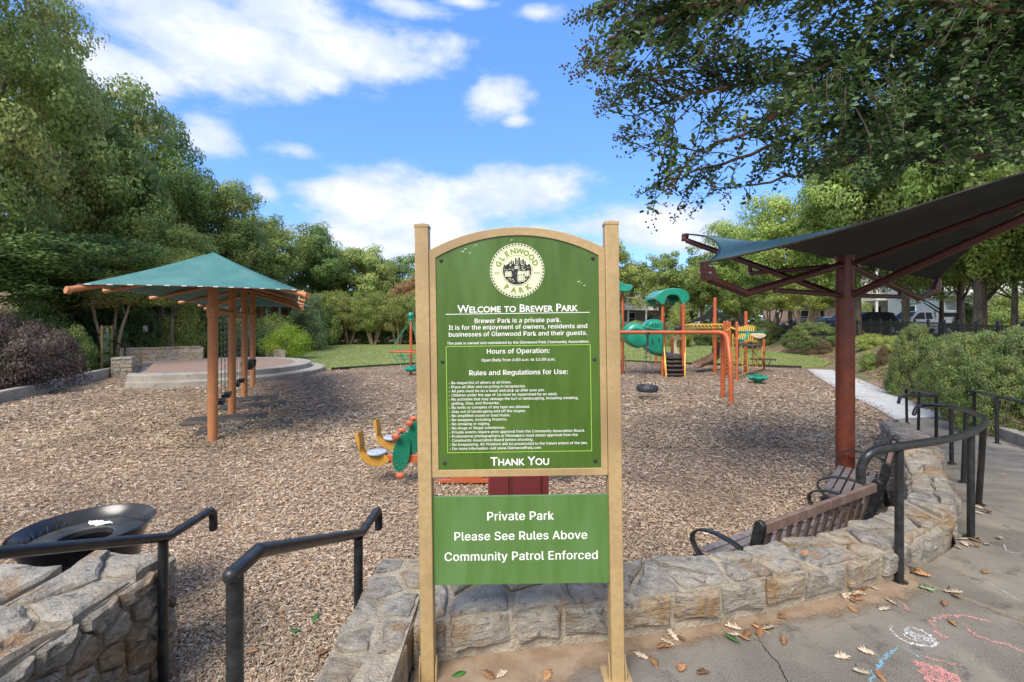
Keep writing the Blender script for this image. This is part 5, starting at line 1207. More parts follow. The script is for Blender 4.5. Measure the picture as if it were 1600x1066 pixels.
for (zx, zy, w, h) in ((297, 570, .024, .13), (341, 560, .02, .1)): b = MB(); o_ = Q(zx, zy, 18.36); b.sphere((o_.x, o_.y, o_.z), 1, 14, 10, (w, .02, h)); b.build('slot', M['dark'], tn)
# green pieces half hidden by the sign post
b = MB(); b.prism(pr([(60, 395), (82, 385), (90, 405), (88, 455), (80, 480), (70, 490), (60, 488)], 19), fy, 19, 19.3); b.build('panel', GP, ps, bevel=.03)
b = MB(); b.prism(pr([(50, 630), (70, 628), (84, 650), (78, 672), (66, 690), (68, 720), (84, 750), (80, 780), (50, 784)], 19), fy, 19, 19.3); b.build('panel', GP, ps, bevel=.03)
b = MB(); b.tube([Q(70, 790, 19.2), Q(92, 690, 19.0), Q(110, 660, 19), Q(122, 780, 19)], .03, 8); b.build('ladder_rail', M['brown_plastic'], ps)
# bridge of yellow bars
p0, p1, p2, p3 = Q(515, 458, 18.9), Q(780, 456, 19.0), Q(515, 458, 19.9), Q(780, 456, 20)
for (a, c) in ((p0, p1), (p2, p3)): b = MB(); b.cyl(a, c, .028, 10); b.build('bridge_rail', M['yellow2'], ps)
for t in range(12): a = p0.lerp(p1, t / 11); c = p2.lerp(p3, t / 11); b = MB(); b.tube([a, a + Vector((-.02, .3, -.16)), c + Vector((-.02, -.3, -.16)), c], .02, 8); b.build('bridge_rung', M['yellow2'], ps)
# cream arch panel, green rails
b = MB(); n = 12
O = [(440, 670), (440, 570), (448, 545), (462, 531), (478, 530), (490, 545), (492, 560), (478, 560), (466, 556), (458, 575), (458, 610), (470, 640), (484, 655), (484, 672)]
b.prism(pr(O, 19.6), fy, 19.6, 19.68); b.build('cream_panel', M['cream'], ps, bevel=.015)
b = MB(); b.tube([Q(388, 540, 19.3), Q(392, 505, 19.3), Q(410, 490, 19.3), Q(440, 488, 19.3), Q(458, 500, 19.3), Q(462, 515, 19.3)], .035, 10); b.tube([Q(390, 520, 19.3), Q(430, 508, 19.3), Q(460, 520, 19.3)], .03, 10); b.build('green_rail', GP, ps)
b = MB(); b.sphere(Q(470, 478, 19.2), .14, 14, 8, (1.2, .6, .9)); b.build('crow_nest_knob', M['deck'], ps)
b = MB(); b.tube(catmull([Q(380, 640, 20.5), Q(400, 660, 20.7), Q(418, 668, 21)], 4), .06, 10); b.build('green_rail', GP, ps)
# brown slide curving down behind
ctr_ = catmull([Q(765, 560, 19.9), Q(750, 612, 20.3), Q(728, 655, 20.8), Q(690, 690, 20.6), Q(650, 708, 20.2), Q(612, 722, 19.8), Q(590, 728, 19.7)], 5); vs = []; m_ = 11
for i, p in enumerate(ctr_):
    t = (ctr_[min(i + 1, len(ctr_) - 1)] - ctr_[max(i - 1, 0)]); t.z = 0; t.normalize(); sd = Vector((-t.y, t.x, 0))
    for j in range(m_): a = pi + pi * j / (m_ - 1); vs.append(p + sd * .30 * cos(a) + Vector((0, 0, .26 * sin(a) + .12)))
    for j in range(m_): a = 2 * pi - pi * j / (m_ - 1); vs.append(p + sd * .26 * cos(a) + Vector((0, 0, .21 * sin(a) + .12)))
k = 2 * m_; b = MB(); b.add(vs, [(i * k + j, i * k + (j + 1) % k, (i + 1) * k + (j + 1) % k, (i + 1) * k + j) for i in range(len(ctr_) - 1) for j in range(k)] + [tuple(range(k))]); b.add(vs[-k:], [tuple(range(k))[::-1]]); b.build('slide', M['brown_plastic'], ps, ang=50)
for zx, zy, d in ((742, 640, 20.5), (700, 684, 20.7)): b = MB(); p = Q(zx, zy, d); b.tube([p + Vector((-.1, -.32, .16)), p + Vector((-.05, -.2, -.18)), p + Vector((.1, .2, -.18))], .03, 8); b.build('slide_seam', M['cream'], ps)
# yellow hooped climber over a dark deck
dk = Q(928, 592, 18.6); b = MB(); b.lathe([(.0, -.03), (.56, -.03), (.58, 0), (.56, .03), (0, .03)], dk, 28); b.build('round_deck', M['deck'], ps)
for i in range(8):
    x0, x1 = 868 + i * 14, 905 + i * 12; b = MB(); a, c = Q(868 + i * 13, 570, 18.0 + i * .12), Q(900 + i * 13, 565, 19.3)
    top = (a + c) / 2; top.z = Q(0, 462 + abs(i - 4) * 3, 18.6).z; b.tube(catmull([a, a.lerp(top, .55) + Vector((-.05, -.1, .12)), top, c.lerp(top, .55) + Vector((.05, .1, .12)), c], 4), .022, 8); b.build('hoop', M['yellow2'], ps)
for i in range(6): b = MB(); p = Q(936 + i * 11, 540, 18.9); b.cyl(p, p - Vector((0, 0, .22)), .02, 8); b.build('guard_bar', M['yellow2'], ps)
b = MB(); b.cyl(Q(862, 508, 17.3), Q(1040, 508, 18.6), .045, 12); b.build('green_bar', GP, ps)
b = MB(); b.tube(catmull([Q(930, 500, 17.6), Q(928, 525, 17.5), Q(915, 550, 17.4), Q(895, 560, 17.4), Q(862, 560, 17.3)], 4), .05, 12); b.build('green_rail', GP, ps)
b = MB(); b.tube(catmull([Q(775, 490, 18.5), Q(800, 497, 18.3), Q(820, 478, 18.2), Q(845, 488, 18), Q(868, 470, 18), Q(870, 500, 18)], 4), .04, 10); b.build('yellow_rail', M['yellow2'], ps)
b = MB(); b.prism(pr([(950, 520), (975, 512), (1040, 518), (1058, 528), (1048, 540), (1035, 548), (1010, 554), (975, 545), (955, 536)], 18.8), fy, 18.8, 19.2); b.build('cream_canopy', M['cream'], ps, bevel=.03)
# climbing rungs and net between the posts
for i in range(9): b = MB(); a, c = Q(776, 560 + i * 27, 18.2), Q(812, 560 + i * 26, 19.4); b.cyl(a, c, .022, 8); b.build('ladder_rung', M['yellow2'], ps)
for i in range(7): b = MB(); a, c = Q(832, 545 + i * 38, 17.6), Q(858, 545 + i * 39, 17.2); b.cyl(a, c, .024, 8); b.build('ladder_rung', M['yellow2'], ps)
b = MB(); b.cyl(Q(832, 520, 17.7), Q(832, 800, 17.7), .03, 10); b.build('ladder_rail', M['yellow2'], ps)
b = MB(); g0 = [Q(872, 592, 17.6), Q(1036, 600, 20.3), Q(1036, 745, 20.3), Q(884, 790, 17.6)]
for t in (.08, .28, .5, .72, .94): b.tube([g0[0].lerp(g0[1], t), g0[3].lerp(g0[2], t)], .015, 6)
for t in (.22, .48, .74, 1): b.tube([g0[0].lerp(g0[3], t), g0[1].lerp(g0[2], t)], .015, 6)
b.tube([Q(960, 600, 18.5), Q(985, 740, 18.7)], .016, 6); b.build('climbing_net', M['yellow2'], ps)
for (p_) in (([(965, 600), (975, 640), (1000, 672), (1035, 690)]), ([(990, 612), (1030, 632), (1070, 628), (1084, 612)]), ([(985, 690), (1000, 718), (1036, 738), (1070, 725), (1084, 690)])): b = MB(); b.tube(catmull([Q(x, y, 20.1 + .002 * (x - 960)) for x, y in p_], 4), .022, 8); b.build('climber_arc', M['brown_plastic'], ps)
b = MB(); p = Q(1033, 689, 20.1); b.box(p, (1.0, .3, .05)); b.build('foot_board', M['deck'], ps, bevel=.01)
# stepping pod
sp = thing('stepping_pod', 'small green star shaped stepping pod alone on the mulch', 'stepping pod', (8.8, 16.3, MU))
b = MB(); n = 32; prof = [(1.0, -.30), (1.08, -.34), (.9, -.42), (.45, -.47), (.35, -.56)]; vs = [(8.8, 16.3, -.28)]
for s, z in prof:
    for k in range(n): a = 2 * pi * k / n; rr = .30 * s * (1 + .10 * cos(8 * a)); vs.append((8.8 + rr * cos(a), 16.3 + rr * sin(a), z + .02 * cos(8 * a)))
b.add(vs, [(0, 1 + k, 1 + (k + 1) % n) for k in range(n)] + [(1 + j * n + k, 1 + (j + 1) * n + k, 1 + (j + 1) * n + (k + 1) % n, 1 + j * n + (k + 1) % n) for j in range(len(prof) - 1) for k in range(n)]); b.build('pod', M['play_green'], sp, ang=50)
b = MB(); b.lathe([(.14, -.29), (.15, -.25), (.10, -.235), (0, -.235)], (8.8, 16.3, 0), 18); b.build('cap', M['play_green'], sp)
# black shade sail behind
bs = thing('shade_sail', 'black triangular shade sail stretched between two poles behind the play structure', 'shade sail', (11, 26, MU))
A_, B_, C_ = Q(702, 318, 26), Q(482, 462, 24), Q(868, 412, 28); vs = []; nn = 12; b = MB(); idx = {}
for i in range(nn + 1):
    for j in range(nn + 1 - i):
        u, v = i / nn, j / nn; w = 1 - u - v; p = A_ * u + B_ * v + C_ * w; c = (A_ + B_ + C_) / 3; e = max(4 * u * v * (w < .5) * (1 - 2 * w) if w < .5 else 0, 4 * u * w * (1 - 2 * v) if v < .5 else 0, 4 * v * w * (1 - 2 * u) if u < .5 else 0)
        idx[(i, j)] = len(vs); vs.append(p.lerp(c, .42 * e))
fs = []
for i in range(nn):
    for j in range(nn - i):
        fs.append((idx[(i, j)], idx[(i + 1, j)], idx[(i, j + 1)]))
        if (i + 1, j + 1) in idx: fs.append((idx[(i + 1, j)], idx[(i + 1, j + 1)], idx[(i, j + 1)]))
b.add(vs, fs); M['blacksail'] = mat('black_shade_cloth', (.02, .025, .026), (.03, .035, .036), 5, .8); o = b.build('sail', M['blacksail'], bs); o.modifiers.new('s', 'SOLIDIFY').thickness = .01
for p in (A_, B_, C_): b = MB(); b.cyl((p.x + .05, p.y + .1, -.6), p + Vector((.05, .1, .05)), .05, 12); b.build('pole', OR if p is A_ else BM, bs)
# ================================================================== BUILDINGS
def house(name, label, cx, cy, rz, w, d, zg, h, wallm, floors, cols, roofh=2.0, porch=False, hip_=False, brackets=False):
    root = thing(name, label, 'house', (0, 0, 0)); Mx = Matrix.Rotation(rz, 3, 'Z'); c0 = Vector((cx, cy, zg))
    T_ = lambda x, y, z: c0 + Mx @ Vector((x, y, z))
    def bx(b, c, s): b.box(T_(*c), s, rz=rz)
    b = MB(); bx(b, (0, 0, h / 2), (w, d, h)); b.build('wall', wallm, root, smooth=False)
    b = MB(); ov = .4
    vs = [T_(sx * (w / 2 + ov), sy * (d / 2 + ov), h) for sx in (-1, 1) for sy in (-1, 1)] + [T_(-w / 2 - ov + (d / 3 if hip_ else 0), 0, h + roofh), T_(w / 2 + ov - (d / 3 if hip_ else 0), 0, h + roofh)]
    b.add(vs, [(0, 2, 5, 4), (3, 1, 4, 5), (1, 0, 4), (2, 3, 5), (0, 1, 3, 2)]); rf = b.build('roof', M['roof'], root, smooth=False)
    b = MB()
    for sy in (-1, 1): bx(b, (0, sy * (d / 2 + ov), h - .08), (w + 2 * ov + .04, .05, .22))
    b.build('fascia', M['whitepaint'], root)
    for side, wd in ((-1, w), (1, w)):
        for f in range(floors):
            for c in range(cols):
                x = (c + .5) / cols * w - w / 2; z = (f + .55) * h / floors; ww, hh = min(1.0, w / cols * .5), min(1.55, h / floors * .55)
                if porch and side == -1 and f == 0 and c == cols // 2: 
                    b = MB(); bx(b, (x, -d / 2 - .03, 1.05), (.95, .06, 2.1)); b.build('door', M['carblack'], root); continue
                b = MB()
                for dx, dz, sx, sz in ((-ww / 2, 0, .09, hh + .18), (ww / 2, 0, .09, hh + .18), (0, hh / 2 + .045, ww - .09, .09), (0, -hh / 2 - .045, ww - .09, .09), (0, 0, ww - .09, .05)): bx(b, (x + dx, side * (d / 2 + .03), z + dz), (sx, .08, sz))
                wn = b.build('window', M['whitepaint'], root)
                b = MB(); bx(b, (x, side * (d / 2 + .012), z), (ww - .09, .03, hh)); b.build('pane', M['glass'], wn)
    for sx in (-1, 1):
        for f in range(floors):
            z = (f + .55) * h / floors; b = MB(); bx(b, (sx * (w / 2 + .03), 0, z), (.07, 1.1, 1.5)); wn = b.build('window', M['whitepaint'], root)
            b = MB(); bx(b, (sx * (w / 2 + .05), 0, z), (.07, .9, 1.3)); b.build('pane', M['glass'], wn)
    if porch:
        for f in range(porch if isinstance(porch, int) else 1):
            z0 = f * h / floors; b = MB(); bx(b, (0, -d / 2 - 1.1, z0 + .1), (w, 2.1, .2)); b.build('porch_floor', M['whitepaint'], root)
            b = MB(); bx(b, (0, -d / 2 - 1.1, z0 + h / floors - .12), (w, 2.2, .2)); b.build('porch_roof', M['whitepaint'], root)
            for c in range(cols + 1): b = MB(); bx(b, ((c / cols - .5) * (w - .3), -d / 2 - 2.0, z0 + h / floors / 2), (.2, .2, h / floors - .42)); b.build('column', M['whitepaint'], root)
            b = MB(); bx(b, (0, -d / 2 - 2.0, z0 + 1.1), (w, .06, .07)); bx(b, (0, -d / 2 - 2.0, z0 + .35), (w, .06, .06))
            for k in range(int(w / .16)): bx(b, (-w / 2 + .1 + k * .16, -d / 2 - 2.0, z0 + .72), (.04, .04, .7))
            tag(b.build('balustrade', M['whitepaint'], root), kind='stuff')
    return root
def HX(px, d): return (px - 800) * d / FPX
house('town_house', 'white town house with a two storey porch behind the parked pickup', HX(1440, 52), 55, radians(-8), 13, 9, .6, 7.2, M['whitepaint'], 2, 5, porch=2)
house('town_house', 'pale blue grey house with white balcony at the right edge behind tree trunks', HX(1590, 40), 43, radians(-15), 11, 9, .6, 7.0, M['paleblue'], 2, 4, porch=2)
house('town_house', 'pink stucco house behind the crepe myrtle, left of the white house', HX(1318, 60), 64, radians(-5), 12, 9, .6, 6.4, M['pinkbrick'], 2, 5)
house('town_house', 'grey house glimpsed under the trees behind the play structure', HX(1010, 66), 70, radians(4), 13, 9, .5, 6.0, M['greysiding'], 2, 5, porch=1)
house('town_house', 'brown house with pale columns on the bank behind the second canopy', HX(412, 50), 54, radians(10), 8, 6, .9, 3.4, M['brick'], 1, 6, roofh=1.0, porch=1)
flat('street', [(21, 34.5), (70, 34.5), (70, 43), (22, 43)], .66, M['asphalt'], th=.1)
# ================================================================== CARS
def car(label, x, y, rz, paint, kind, zg=.67, group=None):
    root = thing('parked_car' if kind != 'pickup' else 'pickup_truck', label, 'car' if kind != 'pickup' else 'pickup truck', (x, y, zg), rz=rz)
    if kind == 'pickup':
        body = [(-2.85, .45), (-2.85, 1.05), (-2.8, 1.12), (-.75, 1.12), (.35, 1.14), (1.35, 1.12), (2.5, 1.02), (2.75, .9), (2.8, .5), (2.35, .42), (2.3, .62), (2.1, .8), (1.85, .83), (1.6, .78), (1.45, .6), (1.42, .42), (-1.35, .42), (-1.4, .62), (-1.6, .8), (-1.85, .83), (-2.1, .78), (-2.25, .6), (-2.3, .45)]
        cab = [(-.72, 1.12), (-.65, 1.82), (-.5, 1.87), (.45, 1.86), (.62, 1.8), (1.38, 1.14)]; cap_ = [(-2.84, 1.12), (-2.70, 1.85), (-2.6, 1.93), (-.9, 1.93), (-.78, 1.85), (-.74, 1.12)]
        win = [[(-.55, 1.2), (-.5, 1.74), (.0, 1.74), (.02, 1.2)], [(.08, 1.2), (.08, 1.74), (.42, 1.73), (.55, 1.68), (1.1, 1.2)]]; wx = (1.85, -1.85); W_ = 1.9
    else:
        hgt = 1.75 if kind == 'suv' else 1.45
        body = [(-2.3, .35), (-2.32, .8), (-2.25, .95), (-1.2, 1.0), (1.0, 1.0), (1.9, .9), (2.25, .75), (2.3, .4), (1.85, .32), (1.8, .5), (1.6, .66), (1.4, .68), (1.15, .6), (1.0, .42), (1.0, .3), (-1.0, .3), (-1.05, .5), (-1.25, .66), (-1.45, .68), (-1.7, .6), (-1.82, .42), (-1.85, .32)]
        cab = [(-2.1 if kind == 'suv' else -1.9, .98), (-1.7 if kind == 'suv' else -1.2, hgt - .08), (-1.3 if kind == 'suv' else -.8, hgt), (.1, hgt), (.35, hgt - .06), (1.15, .99)]; cap_ = None
        z1 = hgt - .12; win = [[(-1.75 if kind == 'suv' else -1.4, 1.04), (-1.5 if kind == 'suv' else -1.05, z1), (-.62, z1), (-.6, 1.04)], [(-.53, 1.04), (-.53, z1), (.05, z1), (.25, z1 - .04), (.88, 1.04)]]; wx = (1.42, -1.45); W_ = 1.8
    f = lambda u, v, h: (u, h, v); L = True
    b = MB(); b.prism(body, f, -W_ / 2, W_ / 2); b.build('body', paint, root, bevel=.05, local=True, seg=3)
    b = MB(); n = len(cab); ins = .16; vs = []
    for sgn in (-1, 1):
        for (u, v) in cab: t = (v - cab[0][1]) / .8; vs.append((u, sgn * (W_ / 2 - .03 - ins * max(0, t)), v))
    b.add(vs, [tuple(range(n))[::-1], tuple(range(n, 2 * n))] + [(i, (i + 1) % n, n + (i + 1) % n, n + i) for i in range(n)]); b.build('cabin', paint, root, bevel=.04, local=True, seg=3)
    if cap_: b = MB(); b.prism(cap_, f, -W_ / 2 + .06, W_ / 2 - .06); b.build('bed_cover', paint, root, bevel=.06, local=True, seg=3)
    z0 = cab[0][1]
    for sgn in (-1, 1):
        for wpoly in win:
            b = MB(); vs = []
            for e in (.004, -.02):
                for (u, v) in wpoly: t = (v - z0) / .8; vs.append((u, sgn * (W_ / 2 - .03 - ins * max(0, t) + e), v))
            k = len(wpoly); b.add(vs, [tuple(range(k)), tuple(range(k, 2 * k))[::-1]] + [(i, (i + 1) % k, k + (i + 1) % k, k + i) for i in range(k)]); b.build('window', M['glass'], root, local=True)
        if cap_: b = MB(); b.box((-1.75, sgn * (W_ / 2 - .055), 1.55), (1.3, .02, .35)); b.build('window', M['glass'], root, local=True)
    (u0, v0), (u1, v1) = cab[-1], cab[-2]; b = MB()
    b.add([(u0 - .04, s * (W_ / 2 - .14), v0 + .06) for s in (-1, 1)] + [(u1 + .04, s * (W_ / 2 - .24), v1 - .02) for s in (1, -1)], [(0, 1, 2, 3)]); o = b.build('windscreen', M['glass'], root, local=True); o.location.x = .03; o.location.z = .015
    for wxx in wx:
        for s in (-1, 1):
            b = MB(); b.cyl((wxx, s * (W_ / 2 - .24), .36), (wxx, s * (W_ / 2 - .01), .36), .36, 24); wh = b.build('wheel', M['rubber'], root, bevel=.03, local=True)
            b = MB(); b.cyl((wxx, s * (W_ / 2 - .05), .36), (wxx, s * (W_ / 2 + .004), .36), .22, 18); b.build('rim', M['screw'], wh, local=True)
    fx = max(p[0] for p in body)
    for s in (-1, 1):
        b = MB(); b.box((fx - .05, s * (W_ / 2 - .28), .78), (.12, .34, .16)); b.build('headlight', M['whitepaint'], root, bevel=.03, local=True)
        b = MB(); b.box((-fx + .0, s * (W_ / 2 - .14), .85), (.1, .18, .3)); b.build('tail_light', M['darkred'], root, bevel=.02, local=True)
    return root
car('white pickup truck with a tall white bed cover parked behind the black fence', HX(1432, 37.6), 37.6, pi, M['carwhite'], 'pickup')
car('dark suv parked beyond the fence between the canopy post and the white pickup', HX(1350, 36), 36.0, radians(176), M['carblack'], 'suv')
car('black suv with dark windows parked left of the canopy post', HX(1316, 41), 40.6, radians(178), M['carblack'], 'suv')
car('silver car parked leftmost in the row behind the fence', HX(1283, 43.5), 42.2, radians(180), M['carsilver'], 'sedan')
car('small dark car nearly hidden by crepe myrtle stems', HX(1250, 48), 47.2, radians(180), M['carblack'], 'sedan', zg=.6)
# ================================================================== BLACK METAL FENCE
fr = thing('metal_fence', 'black metal picket fence running along the street above the shrubs', 'fence', (12.3, 11, .4))
fp = [(12.0, 9.6), (12.5, 11), (14.2, 13.6), (16.6, 17.5), (19.0, 22), (21.4, 27), (22.9, 31), (24.6, 33.2), (21.5, 33.6), (16.5, 36.5), (10, 45)]
fp = [(12.0, 9.6), (12.5, 11), (14.2, 13.6), (16.6, 17.5), (19.0, 22), (21.4, 27), (22.6, 31), (22.4, 35), (21.5, 40), (20.5, 47)]
fl, FL = resample([(x, y, 0) for x, y in fp], 23)
def fz(p): return interp([(9, .52), (11, .55), (20, .66), (31, .72), (50, .68)], p.y)
pk = MB()
for i, p in enumerate(fl):
    z = fz(p); b = MB(); b.box((p.x, p.y, z + .5), (.07, .07, 1.12)); b.add([(p.x + a, p.y + c, z + 1.06) for a, c in ((-.045, -.045), (.045, -.045), (.045, .045), (-.045, .045))] + [(p.x, p.y, z + 1.13)], [(0, 1, 4), (1, 2, 4), (2, 3, 4), (3, 0, 4)]); b.build('post', BM, fr, smooth=False)
    if i < len(fl) - 1:
        q = fl[i + 1]
        for h in (.15, .82, .95): b = MB(); b.bar((p.x, p.y, z + h), (q.x, q.y, fz(q) + h), .03, .035); b.build('rail', BM, fr)
        n = int((q - p).length / .13)
        for k in range(1, n): t = k / n; s = p.lerp(q, t); zz = lerp(z, fz(q), t); pk.box((s.x, s.y, zz + .51), (.013, .013, .98))
tag(pk.build('pickets', BM, fr, smooth=False), kind='stuff')
# ================================================================== VEGETATION
NR = np.random.default_rng(42)
def leaf_quads(c, size, up, R, aspect=.5, fold=.25):
    n = len(c); nrm = R.normal(size=(n, 3)) * .5 + up; nrm /= np.linalg.norm(nrm, axis=1)[:, None]
    a = R.normal(size=(n, 3)); t = np.cross(nrm, a); t /= np.linalg.norm(t, axis=1)[:, None]; s = np.cross(nrm, t)
    L = (size * (.65 + .7 * R.random(n)))[:, None] if np.ndim(size) else (size * (.65 + .7 * R.random(n)))[:, None]
    V = np.stack([c - t * L * .5, c + s * L * aspect * .5 + nrm * L * fold * .4 - t * L * .05, c + t * L * .5, c - s * L * aspect * .5 + nrm * L * fold * .4 - t * L * .05], 1)
    return V.reshape(-1, 3), np.arange(4 * n).reshape(n, 4)
def crown_mesh(name, seed, nclump, nleaf, leaf, cols, flat_=1.0, cl=(.20, .34), shell=(.45, .92), gap=.0, aspect=.55, low=-.85, lobes=0, lr=(.30, .44)):
    """crown in a unit ellipsoid, made of leaf clumps; cols: list of leaf colours"""
    R = np.random.default_rng(seed); P_ = []
    while len(P_) < nclump:
        v = R.normal(size=3); v /= np.linalg.norm(v); r = R.uniform(*shell); p = v * r * (1 + .14 * np.sin(3 * np.arctan2(v[1], v[0]) + seed) * (1 - abs(v[2])))
        if p[2] > low: P_.append(p)
    LB_ = None
    if lobes:       # boughs first, then leaf clumps over the skin of every bough
        LC = []
        while len(LC) < lobes:
            v = R.normal(size=3); v /= np.linalg.norm(v); p = v * R.uniform(.38, .70)
            if p[2] > -.62 and all(np.linalg.norm(p - q) > .26 for q, _ in LC): LC.append((p, R.uniform(*lr)))
        P_ = []; LB_ = []
        for q in range(nclump):
            p, w = LC[q % lobes]; v = R.normal(size=3); v[2] += .25; v /= np.linalg.norm(v); P_.append(p + v * w * R.uniform(.78, 1.05) * np.array([1, 1, .8])); LB_.append(v)
    P_ = np.array(P_); rad = R.uniform(*cl, nclump); per = (nleaf * rad ** 2 / np.sum(rad ** 2)).astype(int); C = []; U = []; K_ = []
    pal = np.array(cols)
    for i in range(nclump):
        n = per[i]; v = R.normal(size=(n, 3)); v /= np.linalg.norm(v, axis=1)[:, None]; rr = rad[i] * (R.random(n) ** .22) * (1 + .25 * np.sin(v[:, 0] * 5 + i) * np.cos(v[:, 1] * 4)); 
        c = P_[i] + v * rr[:, None] * np.array([1.15, 1.15, .75]); C.append(c); U.append(v * .8 + np.array([0, 0, .22]) + P_[i] * .3 + (LB_[i] * .5 if LB_ else 0))
        base = pal[R.integers(0, len(pal))] * R.uniform(.68, 1.3); mixc = pal[R.integers(0, len(pal), n)]; K_.append((base * .6 + mixc * .4) * R.uniform(.75, 1.3, (n, 1)))
    C = np.concatenate(C); U = np.concatenate(U); K_ = np.concatenate(K_)
    V, F = leaf_quads(C, leaf, U, R, aspect)
    me_o = np_mesh(name, V, F, M['leafy'], cols=np.repeat(K_, 4, 0)); me = me_o.data; bpy.data.objects.remove(me_o); return me
DG = [(0.115, 0.186, 0.062), (0.148, 0.230, 0.071), (0.186, 0.263, 0.080), (0.130, 0.204, 0.083)]      # deep green
MG = [(0.187, 0.280, 0.081), (0.234, 0.332, 0.091), (0.290, 0.367, 0.109), (0.216, 0.308, 0.103), (0.344, 0.377, 0.110)]   # mid green
YG = [(0.309, 0.366, 0.086), (0.392, 0.428, 0.104), (0.242, 0.319, 0.076), (0.458, 0.446, 0.132)]        # yellow green
LG = [(0.261, 0.378, 0.092), (0.346, 0.456, 0.117), (0.413, 0.503, 0.145), (0.277, 0.366, 0.111)]     # light fresh green
OL = [(0.322, 0.295, 0.122), (0.374, 0.313, 0.150), (0.256, 0.277, 0.095), (0.441, 0.361, 0.192), (0.208, 0.260, 0.079)]         # olive with seed heads
BL = [(0.124, 0.191, 0.081), (0.167, 0.230, 0.102), (0.210, 0.277, 0.124)]
RD = [(0.364, 0.179, 0.095), (0.287, 0.219, 0.093), (0.433, 0.241, 0.124)]
DW = [(.15, .24, .065), (.19, .285, .08), (.23, .32, .09), (.16, .25, .085)]
NEARC = crown_mesh('crown', 5, 380, 66000, .026, MG + MG + DW + OL[:2], cl=(.07, .13), lobes=26, lr=(.2, .32))
BIG = [crown_mesh('crown', s, 270, 48000, .036, c, cl=(.09, .16), lobes=23, lr=(.26, .38)) for s, c in ((1, MG), (2, DW), (3, MG + MG + DW + OL[:3]), (4, LG))]
FAR = [crown_mesh('crown', s, 130, 16500, .052, c, cl=(.10, .17), lobes=15, lr=(.26, .38)) for s, c in ((11, MG), (12, DG + MG), (13, YG + MG), (14, LG + YG), (15, RD))]
FLATC = [crown_mesh('crown', s, 150, 24000, .045, c, low=-.7, cl=(.13, .22), shell=(.55, .92)) for s, c in ((21, YG + MG), (22, OL + YG))]
SHR = [crown_mesh('foliage', s, 90, 17000, .056, c, cl=(.16, .28), shell=(.35, .86), low=-.2) for s, c in ((31, DG), (32, YG + LG), (33, BL), (34, MG), (35, [(.13, .085, .085), (.18, .12, .11), (.10, .07, .07), (.2, .15, .12), (.13, .12, .08)]), (36, [(.24, .15, .10), (.2, .14, .09), (.28, .19, .12), (.18, .17, .08)]))]
HEDGE = [crown_mesh('foliage', s, 330, 36000, .038, c, cl=(.09, .13), shell=(.84, .93), low=-.35) for s, c in ((41, DG + MG + [(.20, .20, .10), (.22, .21, .12), (.17, .20, .08)]), (42, MG + DG + [(.25, .20, .12), (.20, .20, .10), (.17, .20, .08)]))]
CONE = crown_mesh('foliage', 51, 110, 14000, .05, [(.34, .46, .05), (.42, .5, .07), (.28, .42, .05)], low=-.6)
def tree(label, x, y, ztop, rx, crown, trunk_r=.16, zc=None, name='tree', group=None, ry=None, ground=None, multi=0, bark='bark', cat='tree', rot=None, shift=(0, 0)):
    zg = (gz(x, y) if ground is None else ground) - .1; zb = zc if zc is not None else zg + (ztop - zg) * .22
    root = thing(name, label, cat, (x, y, zg), group); rz = (ztop - zb) / 2; cz_ = zb + rz
    o = link('crown', crown, root); o.location = (shift[0], shift[1], cz_ - zg); kx = 1.0 if crown in FLATC else 1.13; o.scale = (rx * kx, (ry or rx) * kx, rz * (1.0 if crown in FLATC else 1.06)); o.rotation_euler = (0, 0, rot if rot is not None else rng.uniform(0, 6.28))
    b = MB(); r = random.Random(int(x * 31 + y * 17))
    if not multi:
        pts = [Vector((x, y, zg)), Vector((x + r.uniform(-.1, .1), y, zg + (cz_ - zg) * .4)), Vector((x + shift[0] * .5 + r.uniform(-.2, .2), y + shift[1] * .5 + r.uniform(-.2, .2), cz_)), Vector((x + shift[0], y + shift[1], ztop - rz * .35))]
        b.tube(catmull(pts, 4), [trunk_r * (1.25 - 1.05 * i / 12) for i in range(13)], 10)
        for k in range(7):
            a = r.uniform(0, 6.28); h = lerp(zb, cz_, r.uniform(-.1, .9)); L = rx * r.uniform(.5, .8); s_ = Vector((x + shift[0] * .4, y + shift[1] * .4, h)); e = Vector((x + shift[0] + cos(a) * L, y + shift[1] + sin(a) * L, h + rz * r.uniform(.3, .8)))
            b.tube([s_, s_.lerp(e, .5) + Vector((0, 0, -.1 * rz)), e], [trunk_r * .42, trunk_r * .28, trunk_r * .1], 7)
    else:
        for k in range(multi):
            a = 6.28 * k / multi + r.uniform(-.4, .4); e = Vector((x + cos(a) * rx * .5, y + sin(a) * rx * .5, cz_)); s_ = Vector((x + cos(a) * .12, y + sin(a) * .12, zg))
            b.tube(catmull([s_, s_.lerp(e, .4) + Vector((r.uniform(-.1, .1), r.uniform(-.1, .1), .12)), s_.lerp(e, .75), e + Vector((0, 0, rz * .3))], 4), [trunk_r * (1.1 - .8 * i / 12) for i in range(13)], 8)
            f = s_.lerp(e, .6); b.tube([f, f + Vector((r.uniform(-.5, .5) * rx * .5, r.uniform(-.5, .5) * rx * .5, rz * .6))], [trunk_r * .5, trunk_r * .2], 6)
    b.build('trunk', M[bark], root)
    return root
def TP(px, d, topy, wpx, **k):   # tree from its picture column, distance, top row and half width
    x = HX(px, d); return dict(x=x, y=d, ztop=CZ + (HOR - topy) * d / FPX, rx=wpx * d / FPX, **k)
